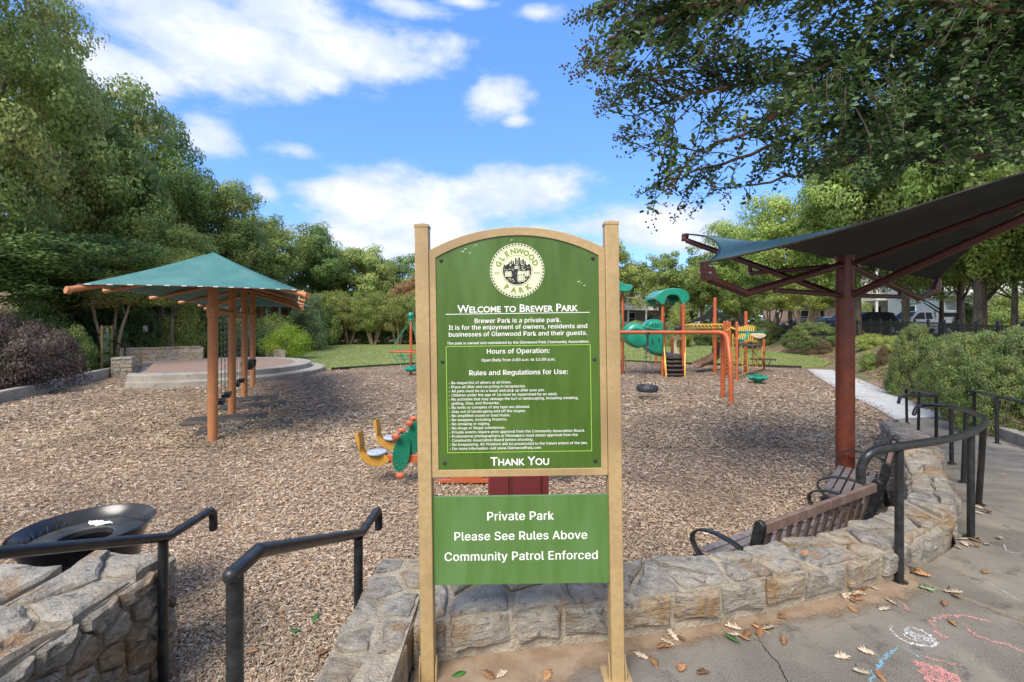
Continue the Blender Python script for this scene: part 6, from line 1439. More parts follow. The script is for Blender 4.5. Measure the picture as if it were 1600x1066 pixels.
L_ = [ # label, px, d, topy, half width px, crown
 ('huge green tree filling the top left corner of the view', -60, 17, -190, 195, NEARC, dict(zc=2.6, trunk_r=.28)),
 ('tall broad tree just right of the one in the top left corner', 95, 25, 35, 135, BIG[2], dict(zc=3.0, trunk_r=.28)),
 ('tall tree whose top stands against the cloud left of centre', 205, 31, 138, 92, BIG[1], dict(zc=3.2, trunk_r=.26)),
 ('olive green tree with a bushy top above the swing canopy', 318, 36, 248, 92, BIG[2], dict(zc=3.4, trunk_r=.25)),
 ('green tree right of the olive topped tree above the canopy', 400, 44, 318, 76, BIG[0], dict(zc=1.8, trunk_r=.24)),
 ('dark tree with upright top left of the sign', 487, 50, 340, 66, BIG[1], dict(zc=1.2, trunk_r=.25)),
 ('rounded tree behind the crepe myrtles left of the sign', 556, 54, 368, 66, BIG[0], dict(zc=1.0)),
 ('green tree directly left of the sign post in the far row', 628, 58, 386, 66, BIG[1], dict(zc=.8)),
 ('rust tinged small tree beside the left post of the sign', 640, 48, 428, 34, FAR[4], dict(zc=1.5)),
 ('big tree low behind the swing canopy on the left bank', 250, 27, 330, 85, BIG[0], dict(zc=2.3, trunk_r=.2)),
 ('spreading dark tree on the left bank above the purple shrubs', 55, 20.5, 330, 165, BIG[1], dict(zc=1.8, trunk_r=.22)),
 ('large tree behind the left row, seen through gaps', 140, 40, 150, 110, BIG[1], dict(zc=4)),
 ('tree in the gap between the two tall trees on the left', 268, 44, 262, 70, BIG[0], dict(zc=4)),
 ('yellowish tree top just above the swing canopy peak', 268, 23, 376, 64, FLATC[0], dict(zc=2.0, trunk_r=.08)),
 ('far tree hidden behind the left half of the sign', 720, 60, 400, 55, FAR[0], dict(zc=2)),
 ('far tree hidden behind the right half of the sign', 810, 62, 395, 58, FAR[2], dict(zc=2)),
 ('far tree just left of the right sign post', 900, 60, 375, 50, FAR[0], dict(zc=2)),
 ('olive tree right of the right sign post above the play roof', 965, 58, 372, 46, FAR[2], dict(zc=1.8)),
 ('yellow green tree behind the green roof arch', 1030, 55, 392, 48, FAR[2], dict(zc=2.0)),
 ('green tree behind the low corner of the red canopy', 1095, 50, 372, 52, FAR[0], dict(zc=2.0)),
 ('light tree directly under the tip of the overhanging branches', 1160, 45, 330, 62, BIG[3], dict(zc=2.2)),
 ('bright leafy tree above the dark teal sail, left one', 1235, 37, 290, 82, BIG[3], dict(zc=2.6)),
 ('bright leafy tree above the dark teal sail, middle one', 1340, 31, 215, 100, BIG[3], dict(zc=2.9, trunk_r=.2)),
 ('tall pale trunked tree right of the red canopy post', 1415, 28.5, 120, 115, BIG[0], dict(zc=2.7, trunk_r=.2)),
 ('bright tree with a thick mottled trunk near the right edge', 1530, 24, 40, 130, BIG[3], dict(zc=2.7, trunk_r=.26)),
 ('tree at the right edge beyond the fence', 1650, 21, 60, 140, BIG[3], dict(zc=2.6, trunk_r=.22)),
 ('street tree with a dark trunk left of the thick mottled trunk', 1503, 30, 250, 90, BIG[0], dict(zc=3.3, trunk_r=.2)),
 ('light green tree low between the white house and the blue house', 1470, 33, 300, 92, BIG[3], dict(zc=2.5, trunk_r=.14)),
 ('light green tree in front of the blue house balcony', 1585, 23, 235, 100, BIG[3], dict(zc=2.35, trunk_r=.13)),
 ('green tree filling the gap behind the far end of the fence', 1150, 60, 400, 60, FAR[3], dict(zc=1.2)),
 ('tree behind the white house', 1400, 70, 330, 80, FAR[3], dict(zc=3)),
 ('tree between the pink house and the white house', 1290, 56, 340, 55, FAR[0], dict(zc=3)),
 ('far tree over the grey house roof', 1000, 78, 410, 55, FAR[1], dict(zc=2)),
 ('far tree behind the black shade sail', 1080, 66, 405, 50, FAR[3], dict(zc=2)),
]
for lab, px, d, ty_, w, cr, kw in L_:
    q = TP(px, d, ty_, w); q.update(kw); tree(lab, crown=cr, **q)
# trees outside the frame on both sides (they shade the place and close it off)
for i, (x, y, zt_, rx, c) in enumerate([(21, 6, 12, 5, 3), (24, 14, 12, 5, 0), (18, -6, 11, 5, 1)]):
    tree(['street tree right of the view', 'tree beyond the fence right of the view', 'tree right behind the camera'][i], x, y, zt_, rx, BIG[c], .25, zc=2.5)
# far wood closing the horizon
def wood(name, label, pts, seed):
    R = np.random.default_rng(seed); C = []; 
    for (x, y, z, w) in pts:
        n = 3200; v = R.normal(size=(n, 3)); v /= np.linalg.norm(v, axis=1)[:, None]; C.append(np.array([x, y, z * .45]) + v * np.array([w, w, z * .58]) * (R.random((n, 1)) ** .3))
    C = np.concatenate(C); V, F = leaf_quads(C, .7, np.array([0, -.3, .7]), R, .7); pal = np.array(MG + DG); k = pal[R.integers(0, len(pal), len(C))] * R.uniform(.7, 1.2, (len(C), 1))
    tag(np_mesh(name, V, F, M['leafy'], cols=np.repeat(k, 4, 0)), kind='stuff')
wood('far_wood', '', [(x, 92 + 6 * math.sin(x), 9 + 2 * math.sin(x * .7), 6) for x in range(-78, 80, 7)] + [(-60 + 3 * math.sin(y), y, 10, 6) for y in range(30, 90, 8)] + [(66, y, 8, 6) for y in range(20, 90, 8)], 77)
# crepe myrtle row across the lawn
for i, (px, d) in enumerate(((513, 43.5), (545, 44.5), (583, 43.5), (622, 44), (655, 43.5))):
    q = TP(px, d, 448 + (i % 2) * 6, 36)
    tree(['leftmost flat topped crepe myrtle of the row across the lawn', 'second crepe myrtle from the left across the lawn', 'middle crepe myrtle of the row across the lawn', 'fourth crepe myrtle of the row, behind the rope spinner', 'last crepe myrtle of the row, partly behind the sign post'][i], crown=FLATC[i % 2], trunk_r=.11, zc=.25, multi=4, name='crepe_myrtle', group='crepe myrtles across the lawn', bark='bark_pale', **q)
for lab, px, d, ty_, w in (('crepe myrtle with fanned pale stems beside the round shrub', 1258, 33, 425, 52), ('crepe myrtle with thin stems left of the fan stemmed one', 1205, 38, 430, 42), ('low branching small tree over the stair behind the twin sign', 175, 21.5, 395, 60)):
    q = TP(px, d, ty_, w); tree(lab, crown=FLATC[0] if px > 200 else FLATC[1], trunk_r=.075 if px > 200 else .08, zc=CZ + (HOR - 492) * d / FPX, multi=7 if px > 200 else 3, name='crepe_myrtle', bark='bark_pale', **q)
def shrub(label, px, d, topy, wpx, c, base=None, name='shrub', ry=None, cat='shrub', group=None):
    x = HX(px, d); zt_ = CZ + (HOR - topy) * d / FPX; zg = base if base is not None else gz(x, d); h = zt_ - zg
    root = thing(name, label, cat, (x, d, zg - .05), group)
    o = link('foliage', c, root); o.location = (0, 0, h * .28); o.scale = (wpx * d / FPX, ry or wpx * d / FPX * .9, h * .84); o.rotation_euler = (0, 0, rng.uniform(0, 6.28))
    b = MB(); r = random.Random(int(px)); 
    for k in range(5): a = r.uniform(0, 6.28); b.tube([(x, d, zg - .1), (x + cos(a) * wpx * d / FPX * .4, d + sin(a) * wpx * d / FPX * .3, zg + h * .55)], [.03, .012], 6)
    b.build('stem', M['bark'], root); return root
S_ = [
 ('purple leaved shrub at the far left edge, nearest the kerb', 10, 13.6, 508, 62, SHR[4]),
 ('purple leaved shrub in the middle of the left bank', 62, 15.3, 510, 52, SHR[4]),
 ('purple leaved shrub closest to the twin sign', 98, 17.2, 520, 34, SHR[4]),
 ('tall purple leaved shrub higher up the left bank', 20, 17, 488, 55, SHR[4]),
 ('green fine leaved shrub between the purple shrubs and the twin sign', 112, 18.6, 505, 38, SHR[3]),
 ('broad leaved green shrub above the purple ones', 58, 19.5, 455, 48, SHR[0]),
 ('dark shrub directly behind the twin sign', 178, 21.8, 512, 26, SHR[0]),
 ('dark rounded shrub low on the stair bank', 232, 23.8, 515, 34, SHR[0]),
 ('dark shrub behind the stone wall of the stage', 205, 25.5, 478, 48, SHR[0]),
 ('light green arching shrub left of the swing chains', 285, 24.5, 478, 36, SHR[1]),
 ('dense dark shrub behind the nearest swing chains', 325, 26, 462, 46, SHR[0]),
 ('green shrub seen through the swing chains', 365, 27.5, 490, 34, SHR[3]),
 ('dark shrub on the bank below the brown house', 395, 30, 497, 30, SHR[0]),
 ('grey green mounded shrub left of the lime one', 420, 27.8, 502, 24, SHR[2]),
 ('soft green shrub behind the lime one', 428, 30.5, 488, 30, SHR[1]),
 ('grey green shrub right of the lime one', 485, 35, 484, 30, SHR[2]),
 ('big rounded blue green shrub left of the crepe myrtle row', 480, 37, 455, 36, SHR[2]),
 ('broad rounded shrub at the left end of the crepe myrtle row', 503, 42, 474, 30, SHR[3]),
 ('low dark shrub under the crepe myrtles, left', 530, 45.8, 484, 38, SHR[0]),
 ('low dark shrub under the crepe myrtles, middle', 585, 45.8, 484, 38, SHR[0]),
 ('low dark shrub under the crepe myrtles, right', 640, 45.8, 484, 38, SHR[0]),
 ('low hedge shrub far behind the sign, left', 700, 49, 500, 40, SHR[0]), ('low hedge shrub far behind the sign, middle', 780, 49, 502, 40, SHR[3]), ('low hedge shrub far behind the sign, right', 860, 49, 502, 40, SHR[0]),
 ('dark evergreen shrub on the left bank under the big trees', 130, 24, 440, 60, SHR[0]), ('dark evergreen shrub left of the stair', 90, 26, 450, 60, SHR[3]), ('shrub filling the bank behind the left swing canopy corner', 190, 28, 430, 60, SHR[0]), ('tall shrub behind the notice box', 262, 29, 425, 55, SHR[3]),
 ('rounded green shrub beyond the fence in front of the blue house', 1568, 36, 452, 46, SHR[3]), ('small dark green shrub beyond the fence beside the mottled trunk', 1512, 31, 474, 22, SHR[0]), ('green shrub before the porch of the white house', 1345, 48, 470, 30, SHR[3]), ('dark green shrub at the white house corner', 1500, 46, 462, 32, SHR[0]),
 ('golden green shrub behind the play stairs', 1062, 40, 474, 26, SHR[1]),
 ('low shrub behind the tunnel across the lawn', 990, 49, 500, 34, SHR[3]),
 ('low shrub behind the bridge of the play structure', 1110, 42, 505, 34, SHR[0]),
]
for lab, px, d, ty_, w, c in S_: shrub(lab, px, d, ty_, w, c)
root = thing('lime_shrub', 'bright lime green conical shrub beside the lawn, right of the swings', 'shrub', (HX(448, 26.4), 26.4, -.55))
o = link('foliage', CONE, root); o.location = (0, 0, 1.0); o.scale = (1.35, 1.2, 1.4); b = MB(); b.cyl((HX(448, 26.4), 26.4, -.6), (HX(448, 26.4), 26.4, .8), .05, 8); b.build('stem', M['bark'], root)
H_ = [ # clipped mounds on the right bank
 ('large clipped rounded shrub behind the play structure, right', 1272, 31, 505, 46, 1), ('clipped rounded shrub left of the large one', 1195, 38, 502, 34, 0), ('clipped shrub mound at the far end of the right bank', 1140, 45, 508, 32, 1),
 ('loose shrub at the upper left of the hedge mass', 1432, 13.2, 512, 40, 0), ('clipped hedge mound farthest along the ramp', 1482, 11.2, 538, 46, 1),
 ('clipped hedge mound in the middle of the right bank', 1535, 9.8, 524, 68, 0), ('big clipped hedge mound at the right edge', 1625, 8.9, 520, 85, 1), ('low front mound of the hedge beside the rail', 1560, 8.6, 560, 62, 0),
 ('hedge mound beyond the right edge of the view', 1730, 8.0, 520, 90, 1), ('back hedge mound below the black fence', 1500, 12.2, 524, 60, 1), ('back hedge mound under the fence at the right edge', 1600, 11, 515, 70, 0), ('small mound where the hedge meets the slope', 1415, 13.6, 560, 26, 1)]
for lab, px, d, ty_, w, c in H_: shrub(lab, px, d, ty_, w * (.86 if px > 1400 else 1), HEDGE[c], name='clipped_shrub', base=min(gz(HX(px, d), d), -.15 if d < 13.3 else 9))
for lab, px, d, ty_, w, c in [('loose green shrub right of the canopy post on the slope', 1358, 19.6, 546, 17, SHR[3]), ('reddish small shrub on the slope behind the canopy post', 1380, 19, 536, 9, SHR[5]), ('yellow green low shrub below the fence', 1360, 24, 520, 26, SHR[1]), ('yellow green low shrub below the fence, right', 1395, 21, 523, 22, SHR[1]), ('brownish little shrub right of the round clipped one', 1288, 29, 530, 12, SHR[5]), ('small green shrub at the edge of the far path', 1397, 15, 578, 15, SHR[0])]:
    shrub(lab, px, d, ty_, w, c)
# grass tufts and ground cover on the banks
def tufts(name, spots, n, h, seed, cols):
    R = np.random.default_rng(seed); V = []; C = []
    for (px, d, wx, wy) in spots:
        for q in range(n):
            x = HX(px, d) + R.normal(0, wx); y = d + R.normal(0, wy)
            if x < interp(RB, y) + .15 and x > 0: continue
            z = gz(x, y); c = cols[R.integers(0, len(cols))]
            for k in range(7):
                a = R.random() * 6.28; l = h * R.uniform(.5, 1.1); w = .012; dx, dy = cos(a), sin(a); e = R.uniform(.2, .7) * l
                V += [(x - dy * w, y + dx * w, z), (x + dy * w, y - dx * w, z), (x + dx * e + dy * w * .3, y + dy * e - dx * w * .3, z + l), (x + dx * e - dy * w * .3, y + dy * e + dx * w * .3, z + l)]
                C += [c] * 4
    V = np.array(V); F = np.arange(len(V)).reshape(-1, 4); tag(np_mesh(name, V, F, M['leafy'], cols=np.array(C) * R.uniform(.8, 1.2, (len(C), 1))), kind='stuff')
tufts('ground_cover', [(1375, 14.6, .7, 1.2), (1345, 17.5, .9, 1.3), (1300, 20, 1.0, 1.2), (1420, 12.4, .5, .9), (1445, 10.4, .35, .7), (1480, 9.0, .3, .6), (1400, 19, 1.2, 1.5), (1380, 23, 1.5, 2)], 260, .10, 8, [(.10, .2, .03), (.15, .26, .05), (.22, .28, .07)])
# litter leaves and straw scattered on slopes
def scatter(name, n, fn, size, cols, seed):
    R = np.random.default_rng(seed); C = []
    while len(C) < n:
        p = fn(R)
        if p is not None: C.append(p)
    C = np.array(C); V, F = leaf_quads(C, size, np.array([0, 0, 2.2]), R, .4); k = np.array(cols)[R.integers(0, len(cols), n)]
    tag(np_mesh(name, V, F, M['chip'], cols=np.repeat(k, 4, 0)), kind='stuff')
def rslope(R): y = R.uniform(8, 34); x = interp(RB, y) + abs(R.normal(0, 2.2)) - .1; return (x, y, gz(x, y) + .03)
def lslope(R): y = R.uniform(9, 44); x = interp(LB, y) - abs(R.normal(0, 3)); return (x, y, gz(x, y) + .04)
scatter('leaf_litter', 14000, rslope, .09, [(.36, .22, .14), (.28, .17, .10), (.45, .31, .2), (.2, .12, .08)], 3)
scatter('leaf_litter', 14000, lslope, .11, [(.2, .13, .09), (.14, .10, .06), (.10, .13, .04), (.3, .2, .13)], 4)
def lcover(R): y = R.uniform(9, 42); x = interp(LB, y) - .8 - abs(R.normal(0, 5)); return (x, y, gz(x, y) + R.uniform(.02, .3))
scatter('bank_ground_cover', 34000, lcover, .2, [(.05, .10, .03), (.08, .14, .04), (.06, .11, .05), (.11, .16, .05)], 6)
def edge(R): y = R.uniform(10.4, 21); x = interp([(a[1], a[0]) for a in pl], y) + R.choice([R.normal(.0, .12), 1.25 + R.normal(0, .15) + (y < 14) * .1]); return (x, y, -.515)
scatter('path_litter', 1500, edge, .05, [(.36, .25, .18), (.22, .15, .1)], 5)
def lawnp(R):
    while True:
        x, y = R.uniform(-18, 19), R.uniform(21, 48)
        if in_poly(x, y, LAWN): return (x, y, -.53)
R = np.random.default_rng(9); C = np.array([lawnp(R) for _ in range(42000)]); C[:, 2] += .03 * R.random(len(C)); V, F = leaf_quads(C, .075, np.array([0, -.6, 1.2]), R, .5); pal = np.array([(.15, .23, .05), (.2, .27, .07), (.25, .30, .10), (.11, .18, .04)]); k = pal[R.integers(0, 4, len(C))]
tag(np_mesh('lawn_blades', V, F, M['leafy'], cols=np.repeat(k, 4, 0)), kind='stuff')
# ================================================================== OVERHANGING CREPE MYRTLE (trunk stands right of the view)
ct = thing('overhanging_tree', 'near crepe myrtle whose dark leafy boughs hang in from the top right corner', 'tree', (8.1, 3.9, 0))
TB = M['bark_twig']; M['twig_dark'] = mat('dark_twig', (.06, .045, .035), (.09, .065, .05), 20, .85); R = np.random.default_rng(2024)
b = MB(); fork = Vector((7.9, 4.0, 2.6))
b.tube(catmull([(8.1, 3.9, -.1), (8.05, 3.95, 1.2), fork, (7.3, 4.3, 4.0)], 5), [.13, .125, .12, .115, .11, .11, .10, .10, .095, .09, .09, .085, .08, .08, .07, .07], 12)
b.build('trunk', M['bark_pale'], ct)
limbs = [
 [fork, P(1640, 175, 4.6), P(1480, 195, 4.6), P(1350, 190, 4.7), P(1250, 210, 4.8), P(1160, 245, 4.9), P(1080, 270, 5.0)],
 [Vector((7.4, 4.2, 3.9)), P(1600, 55, 4.2), P(1500, 60, 4.2), P(1400, 85, 4.2), P(1280, 110, 4.2), P(1150, 130, 4.2), P(1040, 160, 4.2)],
 [Vector((7.4, 4.2, 3.9)), P(1600, 20, 3.9), P(1440, 0, 3.8), P(1280, -20, 3.7), P(1120, 0, 3.6), P(1000, 40, 3.5), P(950, 60, 3.45)],
 [fork, P(1600, 240, 5.3), P(1480, 250, 5.4), P(1360, 245, 5.4), P(1260, 270, 5.4), P(1170, 290, 5.4)],
 [Vector((7.4, 4.2, 3.9)), P(1600, 110, 5.4), P(1460, 120, 5.6), P(1320, 140, 5.7), P(1200, 190, 5.7), P(1090, 240, 5.6), P(1040, 300, 5.5)],
 [Vector((7.4, 4.2, 3.9)), P(1600, -80, 4.6), P(1440, -90, 4.8), P(1260, -70, 4.8), P(1120, -60, 4.7), P(1000, -20, 4.6), P(940, 20, 4.5)],
]
LP_ = []
for li, l in enumerate(limbs):
    pts = catmull(l, 6); n = len(pts)
    for i in range(1, n - 1): pts[i] += Vector(R.normal(0, .02, 3))
    b = MB(); b.tube(pts, [.042 * (1 - .85 * i / n) + .004 for i in range(n)], 8); b.build('limb', TB, ct)
    for i in range(6, n): LP_.append(pts[i])
LPa = np.array(LP_)
CLOUDPOLY = [(1700, -200), (930, -200), (922, 0), (903, 88), (925, 130), (945, 205), (985, 240), (975, 270), (1003, 330), (1060, 342), (1125, 318), (1150, 335), (1210, 300), (1290, 285), (1360, 300), (1420, 268), (1500, 275), (1560, 262), (1700, 255)]
HOLES = [(1050, 185, 62, 26), (1000, 170, 30, 30), (1150, 250, 20, 20), (1085, 215, 26, 18), (1350, 60, 16, 12), (1010, 262, 20, 14)]
TW = MB(); LV = []; LC_ = []; BE = []
tips = []
while len(tips) < 1300:
    px, py = R.uniform(900, 1680), R.uniform(-180, 345)
    if not in_poly(px, py, CLOUDPOLY): continue
    if any(((px - hx) / rx_) ** 2 + ((py - hy) / ry_) ** 2 < 1 for hx, hy, rx_, ry_ in HOLES): continue
    dens = 1.0 if px > 1250 else (.6 if px > 1080 else .5)
    if py > 250: dens *= .75
    if R.random() > dens: continue
    d = R.uniform(3.6, 5.9) if py > 120 or px > 1150 else R.uniform(3.2, 4.8)
    tips.append((P(px, py, d), px, py))
for tip, px, py in tips:
    t = np.array(tip); dd = np.linalg.norm(LPa - t, axis=1) + np.maximum(0, t[0] - LPa[:, 0]) * -1.0 + np.maximum(0, LPa[:, 0] - t[0]) * -.15
    j = int(np.argmin(np.linalg.norm(LPa - (t + np.array([.5, 0, .06])), axis=1))); s = Vector(LPa[j]); L = (tip - s).length
    if L > .8: s = tip + (s - tip) * (.8 / L)
    mid = s.lerp(tip, .55) + Vector(R.normal(0, .05, 3)) + Vector((0, 0, .07)); pts = catmull([s, mid, tip], 5); TW.tube(pts, [.006 * (1 - .75 * i / len(pts)) + .0012 for i in range(len(pts))], 5, caps=False)
    ln = max(.25, min(.7, L)); nl = int(30 * ln / .5) + 6
    tone = R.uniform(.75, 1.25)
    for k in range(nl):
        f = 1 - (k / nl) * min(1, .62 / max(L, .3)); x = f * (len(pts) - 1); q = min(int(x), len(pts) - 2); c = pts[q].lerp(pts[q + 1], x - q)
        off = Vector(R.normal(0, .038, 3)); LV.append(tuple(c + off)); LC_.append(tone)
    edge_ = px < 1015 + max(0, (py - 200)) * .5 or (py > 270 and px < 1150)
    if (edge_ and R.random() < .85) or R.random() < .06:
        d_ = (tip - mid).normalized()
        for k in range(R.integers(14, 34)):
            u = R.random(); c = tip + d_ * (u * .20 - .02) + Vector(R.normal(0, .022, 3)); BE.append(c)
tag(TW.build('twigs', M['twig_dark'], ct), kind='stuff')
LV = np.array(LV); tone = np.array(LC_)[:, None]; pal = np.array([(.07, .125, .038), (.09, .16, .045), (.11, .185, .05), (.08, .135, .055), (.15, .22, .055), (.17, .215, .12)]); k = pal[R.integers(0, 6, len(LV))] * tone * R.uniform(.8, 1.25, (len(LV), 1))
keep = LV[:, 2] < 99; V, F = leaf_quads(LV, .060, np.array([0, -.15, .9]), R, .55, .3)
# finer leaf outline: split each leaf into a six-sided blade
n = len(LV); Q4 = V.reshape(n, 4, 3); a, s1, t_, s2 = [Q4[:, i] for i in range(4)]
six = np.stack([a, a * .45 + s1 * .55 + (s1 - s2) * .10, s1 * .5 + t_ * .5 + (s1 - s2) * .16, t_, s2 * .5 + t_ * .5 + (s2 - s1) * .16, a * .45 + s2 * .55 + (s2 - s1) * .10], 1).reshape(-1, 3)
F6 = (np.arange(n) * 6)[:, None]; F4 = np.concatenate([F6 + np.array([[0, 1, 2, 3]]), F6 + np.array([[0, 3, 4, 5]])])
tag(np_mesh('leaves', six, F4, M['leafnear'], parent=ct, cols=np.repeat(k, 6, 0)), kind='stuff')
# seed pods
ico = MB(); ico.sphere((0, 0, 0), 1, 6, 4); iv = np.array(ico.v); it = [f if len(f) == 4 else (f[0], f[1], f[2], f[2]) for f in ico.f]; it = np.array(it)
BEa = np.array([tuple(c) for c in BE]); nb = len(BEa); rr = R.uniform(.006, .0105, nb); V = (BEa[:, None, :] + iv[None] * rr[:, None, None]).reshape(-1, 3); F = (np.arange(nb)[:, None, None] * len(iv) + it[None]).reshape(-1, 4)
pal = np.array([(.12, .11, .05), (.17, .15, .075), (.09, .10, .04), (.14, .10, .06)]); k = pal[R.integers(0, 4, nb)]
tag(np_mesh('seed_pods', V, F, M['leafnear'], parent=ct, cols=np.repeat(k, len(iv), 0), smooth=True), kind='stuff')
M['pinkflower'] = mat('pink_petals', (.7, .06, .15), rough=.6)
b = MB(); c = P(1203, 183, 4.0)
for k in range(14): b.sphere(c + Vector(R.normal(0, .014, 3)), .009, 6, 4)
b.build('flower', M['pinkflower'], ct)
# ================================================================== FALLEN LEAVES
def oak_outline(r, lobes=5):
    pts = []; L = 1.0
    for i in range(lobes * 2 + 1):
        t = i / (lobes * 2); w = (.10 if i % 2 == 0 else .36) * math.sin(pi * min(.98, .12 + t * .86)) * r.uniform(.75, 1.2) + .02; pts.append((t * L - .5 + (.10 if i % 2 else 0), w))
    return pts
def oak_mesh(seed, m, plain=False):
    r = random.Random(seed); up_ = oak_outline(r) if not plain else [(-.5, .02), (-.3, .16), (-.05, .24), (.2, .2), (.4, .08), (.5, .0)]; lo = oak_outline(r) if not plain else [(-.5, .02), (-.3, .17), (-.05, .23), (.2, .19), (.4, .08), (.5, .0)]
    vs = []; n = len(up_); c1, c2 = r.uniform(.2, .9), r.uniform(-.5, .9)
    if plain: c1, c2 = .12, .08
    def z(x, y): return .02 + c1 * y * y * 1.2 + c2 * x * x * .5 + r.uniform(-.01, .02)
    for x, y in up_: vs.append((x, y, z(x, y)))
    for x, y in up_: vs.append((x, 0, z(x, 0)))
    for x, y in lo: vs.append((x, -y, z(x, y)))
    fs = [(i, i + 1, n + i + 1, n + i) for i in range(n - 1)] + [(n + i, n + i + 1, 2 * n + i + 1, 2 * n + i) for i in range(n - 1)]
    vs += [(-.5, 0, .02), (-.72, .03, .04), (-.72, .05, .04), (-.5, .02, .02)]; k = len(vs); fs.append((k - 4, k - 3, k - 2, k - 1))
    b = MB(); b.add(vs, fs); o = b.build('fallen_leaf', m, local=True, smooth=True, ang=50); o.modifiers.new('s', 'SOLIDIFY').thickness = .012; return o
protos = {}
for i in range(4): protos['b%d' % i] = oak_mesh(i, M['drybrown']); protos['p%d' % i] = oak_mesh(20 + i, M['drypale'])
protos['g'] = oak_mesh(50, M['greenleaf'], True); protos['s'] = oak_mesh(51, M['sagegreen'])
clusters = [ # px, py, count, spread(px), z, label, group
 (1055, 1002, 4, 12, 0, 'pale and brown oak leaves in the pile at the wall foot right of the sign', 'leaf pile right of the sign'),
 (1160, 990, 7, 20, 0, 'dry oak leaf in the pile around the dark green leaf', 'leaf pile around the green leaf'),
 (1340, 938, 8, 20, 0, 'dry oak leaf in the big pile at the bend of the wall foot', 'leaf pile at the wall foot'),
 (1355, 912, 6, 20, 0, 'brown oak leaf close to the wall near the first rail post', 'leaves by the first rail post'),
 (1490, 935, 4, 9, 0, 'dry oak leaf on the expansion joint of the walkway', 'leaves on the joint'),
 (1520, 850, 10, 20, 0, 'dry oak leaf in the pile at the foot of the second rail post', 'leaf pile at the second rail post'),
 (1538, 797, 6, 12, -.03, 'dry oak leaf in the small pile behind the second rail post', 'leaf pile behind the second rail post'),
 (1430, 896, 3, 14, 0, 'brown oak leaf beside the foot of the first rail post', 'leaves at the first post foot'),
]
R2 = random.Random(12); used = set()
def put_leaf(kind, x, y, z, s, label, group=None, rz=None):
    p = protos[kind]; o = p if kind not in used else p.copy()
    if kind in used: COL.objects.link(o)
    used.add(kind); o.location = (x, y, z); o.scale = (s, s * R2.uniform(.8, 1.1), s); o.rotation_euler = (R2.uniform(-.25, .25), R2.uniform(-.25, .25), R2.uniform(0, 6.28) if rz is None else rz)
    for k_ in ('label', 'category', 'group'):
        if k_ in o: del o[k_]
    tag(o, label, 'leaf', group)
for (px, py, n, sp_, z, lab, grp) in clusters:
    L__ = [(px + R2.gauss(0, sp_ * .75), py + R2.gauss(0, sp_ * .42), ('b' if R2.random() < .55 else 'p') + str(R2.randint(0, 3))) for i in range(n)]
    ex = {min(L__)[:2]: 'leftmost', max(L__)[:2]: 'rightmost'}
    ymin = min(L__, key=lambda q: q[1]); ymax = max(L__, key=lambda q: q[1]); ex.setdefault(ymin[:2], 'farthest'); ex.setdefault(ymax[:2], 'nearest')
    for (lx, ly, kd) in L__:
        q = PG(lx, ly, z); word = 'brown' if kd[0] == 'b' else 'pale'; e_ = ex.get((lx, ly)); lab_ = lab.replace('dry oak', word + ' oak').replace('brown oak leaf', word + ' oak leaf').replace('pale and brown oak leaves', word + ' oak leaf')
        if e_: lab_ = e_ + ' ' + lab_
        put_leaf(kd, q.x, q.y, z + .004 + R2.random() * .012, R2.uniform(.055, .09), lab_, grp)
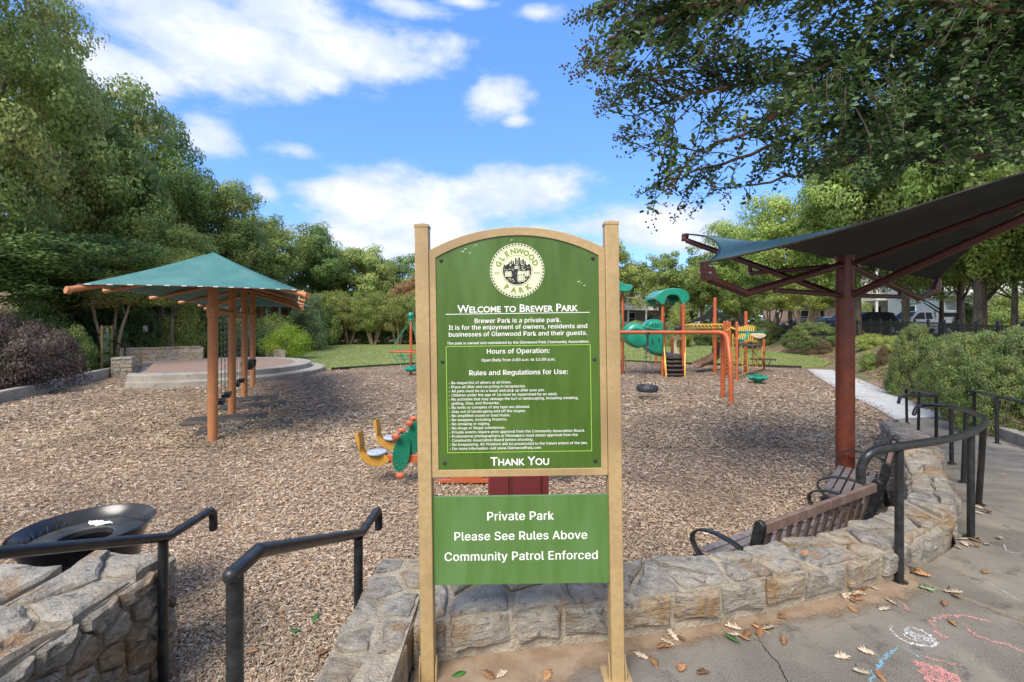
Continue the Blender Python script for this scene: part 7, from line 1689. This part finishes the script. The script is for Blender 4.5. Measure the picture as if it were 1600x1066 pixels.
singles = [(1002, 1026, 'p1', 'single pale lobed leaf right of the sign foot'), (1022, 1037, 'b2', 'small brown leaf just right of the pale one by the sign'), (1065, 1046, 'b0', 'brown leaf lying alone in front of the wall near the bottom edge'), (1099, 1053, 'b1', 'narrow tan leaf alone near the bottom edge'),
 (1224, 1003, 'b3', 'orange brown leaf standing on its edge on bare concrete'), (1316, 1028, 'p0', 'tan leaf left of the curled pale leaf'), (1353, 1020, 'p2', 'curled pale leaf left of the white chalk'), (1374, 1057, 'b1', 'brown leaf on the blue chalk line'), (1488, 975, 'b2', 'brown leaf inside the pink chalk arc'),
 (1392, 942, 'p3', 'pale leaf touching the short pink chalk stroke'), (1381, 953, 'p0', 'small pale leaf below the short pink chalk stroke'), (1541, 896, 'b0', 'small brown leaf alone on the dark slab'), (1475, 945, 'b3', 'small brown leaf near the joint'),
 (1041, 1012, 'b1', 'small brown chip like leaf at the soil edge'), (1222, 966, 'b0', 'orange leaf on the soil strip by the wall'), (1345, 1051, 'p2', 'tiny tan leaf near the blue chalk'), (717, 1056, 'g', 'green leaf at the foot of the left sign post'), (784, 1056, 'p3', 'pale leaf lying between the sign posts'), (763, 1058, 'b0', 'orange brown leaf between the sign posts'), (855, 1058, 'b2', 'tiny orange leaf near the right sign post'),
 (1580, 770, 'p1', 'pale leaf on the ramp near the right edge'), (1568, 742, 'b1', 'brown leaf on the ramp at the joint')]
for px, py, kd, lab in singles:
    z = 0 if py > 800 else -.12; q = PG(px, py, z); put_leaf(kd, q.x, q.y, z + .006, .07, lab)
protos['g2'] = oak_mesh(52, M['greenleaf'], True); q = PG(1143, 1003, 0); put_leaf('g2', q.x, q.y, .02, .085, 'dark green leaf lying on the brown leaf pile', rz=2.4)
q = PG(1449, 922, 0); put_leaf('s', q.x, q.y, .008, .1, 'grey green lobed leaf beside the joint')
for k_ in list(protos):
    if k_ not in used: bpy.data.objects.remove(protos[k_])
# leaves on the mulch and on the wall top
for px, py, z, kd, s, lab in [(493, 970, MU, 'g', .10, 'pale green leaf on the mulch left of the short cheek wall'), (460, 990, MU, 'g', .09, 'dull green leaf on the mulch, lower left one'), (503, 1025, MU, 'b1', .1, 'orange leaf on the mulch beside the cheek wall'), (394, 1022, MU, 'b2', .08, 'tan leaf on the mulch near the right handrail'), (1258, 870, .23, 'b0', .08, 'dry leaf in the hollow on top of the seat wall')]:
    q = PG(px, py, z); put_leaf(kd if kd in protos and kd in used else 'b0', q.x, q.y, z + .02, s, lab)
# dog waste station on the bank
dw = thing('notice_post', 'small white notice box and dark panel on posts on the bank left of the swings', 'notice box', (HX(228, 24), 24, gz(HX(228, 24), 24)))
zg = gz(HX(228, 24), 24); a = P(227, 514, 23.5)
b = MB(); b.cyl((a.x, a.y + .05, zg - .3), (a.x, a.y + .05, a.z + .2), .03, 8); b.build('post', BM, dw); b = MB(); b.box(a, (.2, .08, .32)); b.build('box', M['whitepaint'], dw, bevel=.01)
a = P(236, 512, 23.6); b = MB(); b.box(a, (.18, .05, .5)); b.cyl((a.x, a.y + .03, zg - .3), (a.x, a.y + .03, a.z), .03, 8); b.build('panel', M['carblack'], dw, bevel=.01)
